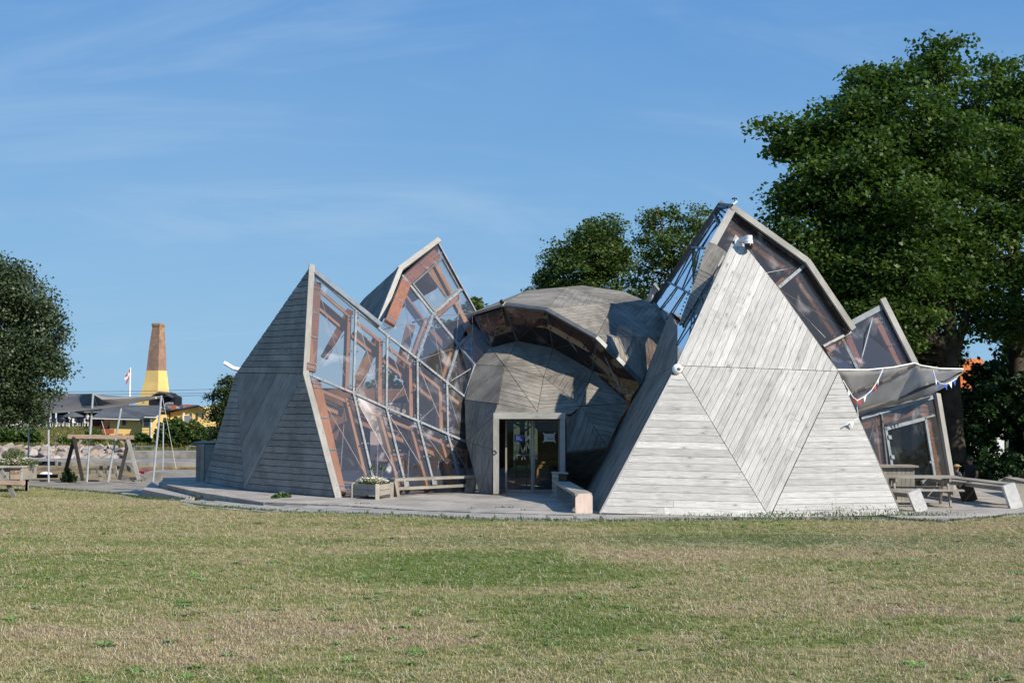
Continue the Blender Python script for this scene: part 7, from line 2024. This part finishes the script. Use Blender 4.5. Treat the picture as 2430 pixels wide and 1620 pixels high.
# roof vents
r = empty('red_vent', P(405, 966, 143), 'dark red roof vent box left of the other one on the flat roof', 'roof vent', 'red roof vents')
wallpx(r, [(396, 970), (414, 970), (414, 961), (396, 961)], 143, 1.0, 'redbox', 'vent_box'); wallpx(r, [(397, 968.5), (406, 968.5), (406, 962.5), (397, 962.5)], 142.93, .05, 'galv', 'louvre')
r = empty('red_vent', P(440, 966, 146), 'dark red roof vent box further right, near the gable', 'roof vent', 'red roof vents')
wallpx(r, [(432, 969), (449, 969), (449, 959.5), (432, 959.5)], 146, 1.0, 'redbox', 'vent_box'); wallpx(r, [(434, 967.5), (441, 967.5), (441, 962), (434, 962)], 145.93, .05, 'galv', 'louvre')
r = empty('metal_duct', P(402, 960, 144), 'silvery curved metal duct on the roof behind the red vent', 'duct')
mb = MB(); mb.tube([P(391, 964, 144.5), P(394, 958.5, 144.5), P(400, 957.5, 144.5), P(411, 958, 144.5)], .18, 8); mb.build('duct_pipe', M['galv'], r)
mb = MB(); mb.ball(P(418, 967.5, 144), .35, 10, 6, sc=(1.2, 1, .6)); mb.build('duct_dome', M['galv'], r)
# right yellow wing with gable
r = empty('yellow_wing', P(440, 1010, 146), 'yellow wing with a low gable and three narrow dark windows', 'house')
wallpx(r, [(380, 1012), (404, 1012), (404, 977), (380, 976)], 145, 8, 'yellow')
wallpx(r, [(404.3, 1012), (489, 1012), (489, 974), (471, 965), (404.3, 977)], 144.6, 8, 'yellow')
mb = MB(); mb.prism([P(382, 975, 144), P(408, 977, 144), P(472, 963.5, 144), P(452, 963, 150), P(385, 966, 150)], (0, -.2, 1), 0, .15); mb.build('roof', M['roof_grey'], r)
mb = MB(); mb.bar(P(406, 976.5, 144.2), P(472, 963, 144.2), .5, .14, (0, 0, 1)); mb.bar(P(471, 963, 144.2), P(491, 974.5, 144.2), .5, .14, (0, 0, 1)); mb.build('barge_board', M['black_tar'], r)
for (x0, y0, x1, y1) in ((451.5, 980, 456, 998), (465.5, 980, 470, 996), (479, 980, 484, 993)):
    wf = wallpx(r, [(x0, y0), (x1, y0), (x1, y1), (x0, y1)], 144.55, -.04, 'bench_wood', 'window'); wallpx(wf, [(x0 + .7, y0 + .7), (x1 - .7, y0 + .7), (x1 - .7, y1 - .7), (x0 + .7, y1 - .7)], 144.5, -.02, 'darkglass', 'pane')
wallpx(r, [(437, 1002), (452, 1002), (452, 986), (437, 986)], 144, .6, 'galv', 'cooling_unit'); wallpx(r, [(434, 1000), (437, 1000), (437, 979), (434, 979)], 144, .3, 'cream', 'flue')
# rust-red box
mb = MB(); mb.prism([P(242, 1029, 137), P(263, 1029, 137), P(263, 1018, 137), P(243, 1018, 137)], (0, 1, 0), 0, 1.2); o = mb.build('storage_bin', M['redbox']); tag(o, 'rust-red storage bin against the left end of the yellow smokehouse', 'bin')
# restaurant
r = empty('restaurant', P(150, 1010, 158), 'low dark brown restaurant with blue windows behind the shade sail', 'restaurant')
wallpx(r, [(70, 1016), (262, 1016), (262, 978), (70, 978)], 158, 8, 'brownwall')
mb = MB(); mb.prism([P(60, 979, 156.5), P(262, 979, 156.5), P(262, 974, 166), P(60, 974, 166)], (0, 0, 1), 0, .3); mb.build('roof', M['black_tar'], r)
mb = MB(); mb.bar(P(200, 977, 156.2), P(245, 977, 156.2), .2, .16); mb.build('fascia', M['galv'], r)
for i, (x0, x1) in enumerate(((92, 100), (101, 108), (109, 118), (121, 134), (138, 148), (149, 153), (214, 222))):
    wf = wallpx(r, [(x0, 983), (x1, 983), (x1, 995), (x0, 995)], 157.9, -.06, 'black_tar', 'window'); wallpx(wf, [(x0 + .8, 984), (x1 - .8, 984), (x1 - .8, 994), (x0 + .8, 994)], 157.8, -.03, 'blueglass', 'pane')
wallpx(r, [(163, 1012), (190, 1012), (190, 982), (163, 982)], 157.9, -.05, 'darkglass', 'door')
wallpx(r, [(176, 1004), (180, 1004), (180, 998), (176, 998)], 157.7, -.05, 'cream', 'notice')
for x in (120, 133, 164):
    mb = MB(); mb.bar(P(x, 1016, 155), P(x, 978, 155), .14, .14, (0, -1, 0)); mb.build('post', M['cream'], r)
# parasols
for i, (x, lab_) in enumerate(((173, 'dark closed parasol on a white forked post in front of the restaurant door'), (103, 'slim dark parasol standing at the left part of the terrace'))):
    r = empty('parasol', P(x, 1020, 150), lab_, 'parasol', 'parasols on the restaurant terrace')
    mb = MB(); mb.tube([P(x, 1020, 150), P(x, 985, 150)], .08, 8); mb.build('pole', M['cream'], r)
    mb = MB(); mb.tube([P(x, 989, 150), P(x, 987, 150), P(x, 976, 150)], [1.3 if i == 0 else .6, 1.25 if i == 0 else .55, .05], 12); mb.build('canopy', M['roof_grey'], r)
    for s_ in (-1, 1):
        mb = MB(); mb.tube([P(x, 996, 150), P(x + s_ * 6, 988.5, 150)], .04, 6); mb.build('strut', M['cream'], r)
# terrace (structure) and its chairs
def chair_far(c, rz, mseat, label):
    r = empty('terrace_chair', c, label, 'chair', 'chairs on the restaurant terrace', rz)
    z = Vector((0, 0, 0))
    def loc(mb, name, m_): return link(name, mb.mesh(name, m_), r)
    mb = MB(); mb.box((0, 0, .44), (.44, .42, .05)); loc(mb, 'seat', mseat); mb = MB(); mb.box((0, .2, .68), (.44, .05, .44)); loc(mb, 'backrest', mseat)
    for sx_ in (-1, 1):
        for sy_ in (-1, 1): mb = MB(); mb.bar((sx_ * .19, sy_ * .18, 0), (sx_ * .19, sy_ * .18, .43), .04, .04, (0, 1, 0)); loc(mb, 'leg', mseat)
    return r
def table_far(c, label):
    r = empty('terrace_table', c, label, 'table', 'dark tables on the restaurant terrace')
    mb = MB(); mb.box((0, 0, .73), (.8, .8, .05)); link('tabletop', mb.mesh('tabletop', M['black_tar']), r); mb = MB(); mb.bar((0, 0, 0), (0, 0, .71), .08, .08, (0, 1, 0)); link('table_leg', mb.mesh('table_leg', M['galv']), r)
    return r
rc_ = random.Random(3)
ch0 = chair_far(Vector((0, 0, 0)), 0, M['cream'], 'white plastic chair among the others on the restaurant terrace')
ch1 = chair_far(Vector((0, 0, 0)), 0, M['black_tar'], 'dark chair')
for c_ in ch1.children:
    if c_.name.startswith('leg'): c_.data.materials[0] = M['cream']
tb0 = table_far(Vector((0, 0, 0)), 'dark square table among white chairs on the restaurant terrace')
k = 0
for Y in (146, 149.5, 153):
    x = 2
    while x < 205:
        if not (150 < x < 160 and Y == 146):
            p = P(x, 1010, Y); z = hz(p.x, Y) + .0
            dk_ = k % 3 != 0
            c_ = ch0 if k == 0 else (ch1 if k == 1 else dup(ch1 if dk_ else ch0))
            where_ = 'at the far left' if x < 60 else ('behind the second sail pole' if x < 135 else 'near the restaurant door')
            c_['label'] = '%s chair in the %s row of the terrace, %s' % ('dark white-legged' if dk_ else 'white plastic', {146: 'front', 149.5: 'middle', 153: 'back'}[Y], where_)
            c_.location = (p.x, Y, z); c_.rotation_euler = (0, 0, rc_.uniform(0, 6.28)); k += 1
            if rc_.random() < .45:
                t0_ = tb0 if tb0.location.length < .1 else dup(tb0)
                t0_['label'] = 'dark square table in the %s row of the terrace, %s' % ({146: 'front', 149.5: 'middle', 153: 'back'}[Y], where_)
                if True:
                    t0_.location = (p.x + .55, Y + .4, z)
        x += rc_.uniform(6.5, 11)
print('chairs', k)
# fence posts along the terrace edge
r = empty('terrace_fence', P(150, 1025, 142), 'thin post-and-wire fence along the edge of the restaurant terrace', 'fence')
for i in range(11):
    x = 5 + i * 23.5; p = P(x, 1027, 142); mb = MB(); mb.bar(Vector((p.x, 142, hz(p.x, 142) - .1)), Vector((p.x, 142, hz(p.x, 142) + 1.0)), .08, .08, (0, 1, 0)); mb.build('post', M['black_tar'], r)
for h in (.5, .95):
    a, b = P(5, 1027, 142), P(240, 1027, 142); mb = MB(); mb.tube([Vector((a.x, 142, hz(a.x, 142) + h)), Vector((b.x, 142, hz(b.x, 142) + h))], .02, 5); mb.build('wire', M['black_tar'], r)
# flag and flagpole
r = empty('flagpole', P(308, 960, 146), 'white flagpole with a limp red and white flag left of the chimney', 'flagpole')
mb = MB(); mb.tube([P(306.5, 975, 146), P(309.2, 872, 146)], [.15, .09], 8); mb.build('pole', M['white'], r)
fv = [(309, 874), (308.5, 880), (306, 888), (305, 897), (303, 905), (299, 914), (297.5, 914), (300, 905), (295.5, 898), (295.5, 893), (300, 887), (304.5, 880)]
fm = MB(); cols_ = []
def fpoly(pts, m_, nm, o_=0.0):
    mb = MB(); mb.prism([P(x, y, 145.9 - o_) for x, y in pts], (0, -1, 0), 0, .03); mb.build(nm, M[m_], r)
fpoly([(308.7, 875), (308, 884), (301, 893), (295.6, 895), (301, 887)], 'red', 'flag_cloth')
fpoly([(308, 884.3), (307, 890), (303, 898), (298, 902), (295.8, 899.5), (295.6, 895.3), (301, 893.3)], 'whitecloth', 'flag_cross')
fpoly([(307, 890.4), (305.5, 898), (302, 908), (298, 914), (300, 905), (303, 898.4)], 'red', 'flag_cloth')
fpoly([(303.5, 883.5), (305.8, 881.5), (305, 890), (303, 891.5)], 'whitecloth', 'flag_cross', .04)
# power lines
for i, (y0, y1) in enumerate(((927, 921), (934, 931), (940, 936))):
    pts_ = [P(-100, y0, 135), P(150, y0 + 2.3, 135), P(330, y0 + 1, 135), P(580, y1, 135)]
    mb = MB(); mb.tube(pts_, .022, 4); o = mb.build('power_line', M['rock_dark']); tag(o, ['topmost', 'middle', 'lowest'][i] + ' of the three thin power lines crossing the sky by the chimney', 'power line')
# far mast and lamp
def boat(px, py, Y, L_, rz, hull, label, deckm='cream', mast=None, beam=.35, cover=None):
    c = P(px, py, Y); r = empty('small_boat', c, label, 'boat', None, rz)
    v = []; f = []; n = 9
    rows2 = []
    for i in range(n):
        t_ = i / (n - 1); w = beam * L_ * .5 * (math.sin(math.pi * min(1, .12 + t_ * .95)) ** .6) if i < n - 1 else .01; x = (t_ - .5) * L_; sheer = .12 * L_ * .5 + .10 * (2 * t_ - 1) ** 2 * L_ * .4
        rows2.append([(x, -w, sheer), (x, -w * .7, .02), (x, 0, -.12), (x, w * .7, .02), (x, w, sheer)])
    mb = MB()
    for a, b in zip(rows2, rows2[1:]):
        for j in range(4): mb.poly([a[j], b[j], b[j + 1], a[j + 1]])
    mb.poly(rows2[0]); link('hull', mb.mesh('hull', M[hull]), r)
    mb = MB()
    for a, b in zip(rows2, rows2[1:]):
        mb.poly([tuple(np.array(a[0]) * (1, .96, 1) - (0, 0, .05)), tuple(np.array(b[0]) * (1, .96, 1) - (0, 0, .05)), tuple(np.array(b[4]) * (1, .96, 1) - (0, 0, .05)), tuple(np.array(a[4]) * (1, .96, 1) - (0, 0, .05))])
    link('boat_deck', mb.mesh('boat_deck', M[deckm]), r)
    if cover: mb = MB(); mb.ball((-.05 * L_, 0, .1 * L_), .16 * L_, 10, 6, sc=(1.6, .8, .7)); link('cover', mb.mesh('cover', M[cover]), r)
    if mast: mb = MB(); mb.tube([(0, 0, 0), (0, 0, mast)], .05, 8); link('mast', mb.mesh('mast', M['pole']), r)
    return r
boat(112, 1132, 92, 1.9, .1, 'cream', 'white boat with a rounded cover moored behind the sail pole', 'trim', cover='whitecloth')
boat(128, 1138, 88, 2.2, -.1, 'white', 'low white boat with an orange waterline next to the dark shrub', 'swing_wood')
boat(344, 1119, 93, 1.3, .1, 'pinkred', 'bright pink-red dinghy lying upside down colour on the near jetty', 'whitecloth')
boat(371, 1117, 96, .6, .2, 'blue', 'small blue dinghy beside the slanting rightmost sail pole', 'steel_dark')
boat(318, 1134, 84, 1.0, .2, 'rock_dark', 'dark small boat moored below the swing frame', 'cream')
boat(386, 1128, 94, 1.6, 0, 'steel_dark', 'moored dinghy with a tall bare mast in front of the concrete quay', 'trim', mast=3.9)
boat(447, 1118, 96, 1.0, .1, 'rock_dark', 'small dark boat against the quay by the bar counter', 'cream')
# people on the bank and the terrace
person(Vector((P(112, 1080, 119.5).x, 119.5, P(112, 1047, 119.5).z - 1.7)), 1.7, 1.9, 'person in a pale shirt beside the second sail pole, among the boulders', M['whitecloth'], M['tee_grey'], M['hair_dark'], dict(er=(.3, -.2, 1.3), wr=(.3, -.42, 1.34), pr=(.3, -.5, 1.34)))
person(Vector((P(131, 1080, 119.5).x, 119.5, P(131, 1042, 119.5).z - 1.75)), 1.75, -1.5, 'person in a blue-grey top and shorts standing among the boulders', M['tee_grey'], M['blueflag'], M['hair_dark'], {})
person(Vector((P(207, 1010, 148).x, 148, .1)), 1.75, -.6, 'person in a white shirt and dark trousers on the terrace behind the tallest sail pole', M['whitecloth'], M['tee_dark'], M['hair_dark'], {})

# white folding frames standing outside the rear doorway, seen through the left door leaf
for i, px in enumerate((1228, 1247)):
    c = Vector((P(px, 1080, 54.5).x, 54.5, .02)); r = empty('folding_frame', c, ['white folding frame leaning behind the rear doorway, left of its twin', 'white folding frame leaning behind the rear doorway, right of its twin'][i], 'folding frame')
    for (dx0, dx1) in ((-.12, .16), (.30, .16 - .02)):
        mb = MB(); mb.bar(c + Vector((dx1 + (.18 if dx0 < 0 else -.30), 0, .3)), c + Vector((dx0 * .4, 0, 1.35)), .05, .04, (0, -1, 0)); mb.build('leg', M['white'], r)
    mb = MB(); mb.bar(c + Vector((-.1, .02, .5)), c + Vector((.3, .02, .5)), .04, .04); mb.build('cross_bar', M['white'], r)
# tuft of tall grass where the deck meets the ground, weeds in joints
bush('grass_tuft', 'bright green grass tuft growing at the edge of the deck by the left tower', [(G(670, 1190, 0).x, G(670, 1190, 0).y, .10, .25, .12, .14), (G(655, 1192, 0).x, G(655, 1192, 0).y, .06, .15, .1, .1)], 900, .11, 'herb', 90, z0=-.02, flat=-.7, cat='grass')
rs_ = np.random.RandomState(17)
pp = []
for (x, y, n_, sx_, sz_) in [(540, 1178, 500, .9, .10), (600, 1186, 300, .5, .07), (490, 1172, 300, .5, .08), (860, 1206, 40, .12, .04), (1195, 1216, 60, .15, .05), (1440, 1222, 160, .3, .08), (1490, 1228, 100, .2, .07), (1900, 1233, 200, .6, .09), (2050, 1234, 400, .8, .2), (1700, 1234, 150, .8, .06), (1830, 1236, 120, .3, .08), (2180, 1235, 300, .6, .12), (1120, 1218, 30, .1, .04), (1250, 1222, 30, .1, .04)]:
    c = G(x, y, .0); a = rs_.normal(size=(n_, 3)) * np.array([sx_, .06, sz_ * .5]); a[:, 2] = np.abs(a[:, 2]); pp.append(a + np.array([c.x, c.y - .03, max(hz(c.x, c.y), -.3) + .02]))
for i in range(len(EW) - 1):
    a, b = EW[i], EW[i + 1]
    if b.x < -20 or a.x > 16: continue
    n_ = int((b - a).length * 170); tt = rs_.rand(n_, 1); q_ = np.array(a)[None] * (1 - tt) + np.array(b)[None] * tt
    q_[:, 1] += rs_.normal(size=n_) * .05 + .05 * np.sin(q_[:, 0] * 5.1) + .06 * np.sin(q_[:, 0] * 1.7); q_[:, 2] += rs_.rand(n_) * .045 + .01; pp.append(q_)
for x in np.arange(-12.4, 2.2, .6):
    if rs_.rand() < .6:
        a = rs_.normal(size=(14, 3)) * np.array([.02, .16, .012]); a[:, 2] = np.abs(a[:, 2]); pp.append(a + np.array([x, yedge(x) + .35, hz(x, yedge(x) + .35) + .03]))
o = leaves_mesh(np.concatenate(pp), .075, M['herb'], 'edge_weeds', None, rs_, -.7, 2.5, None, .22); tag(o, 'thin weeds and grass along the edge of the deck and the foot of the pale boards', 'weeds', kind='stuff')
finalize_planks(300, PAV)
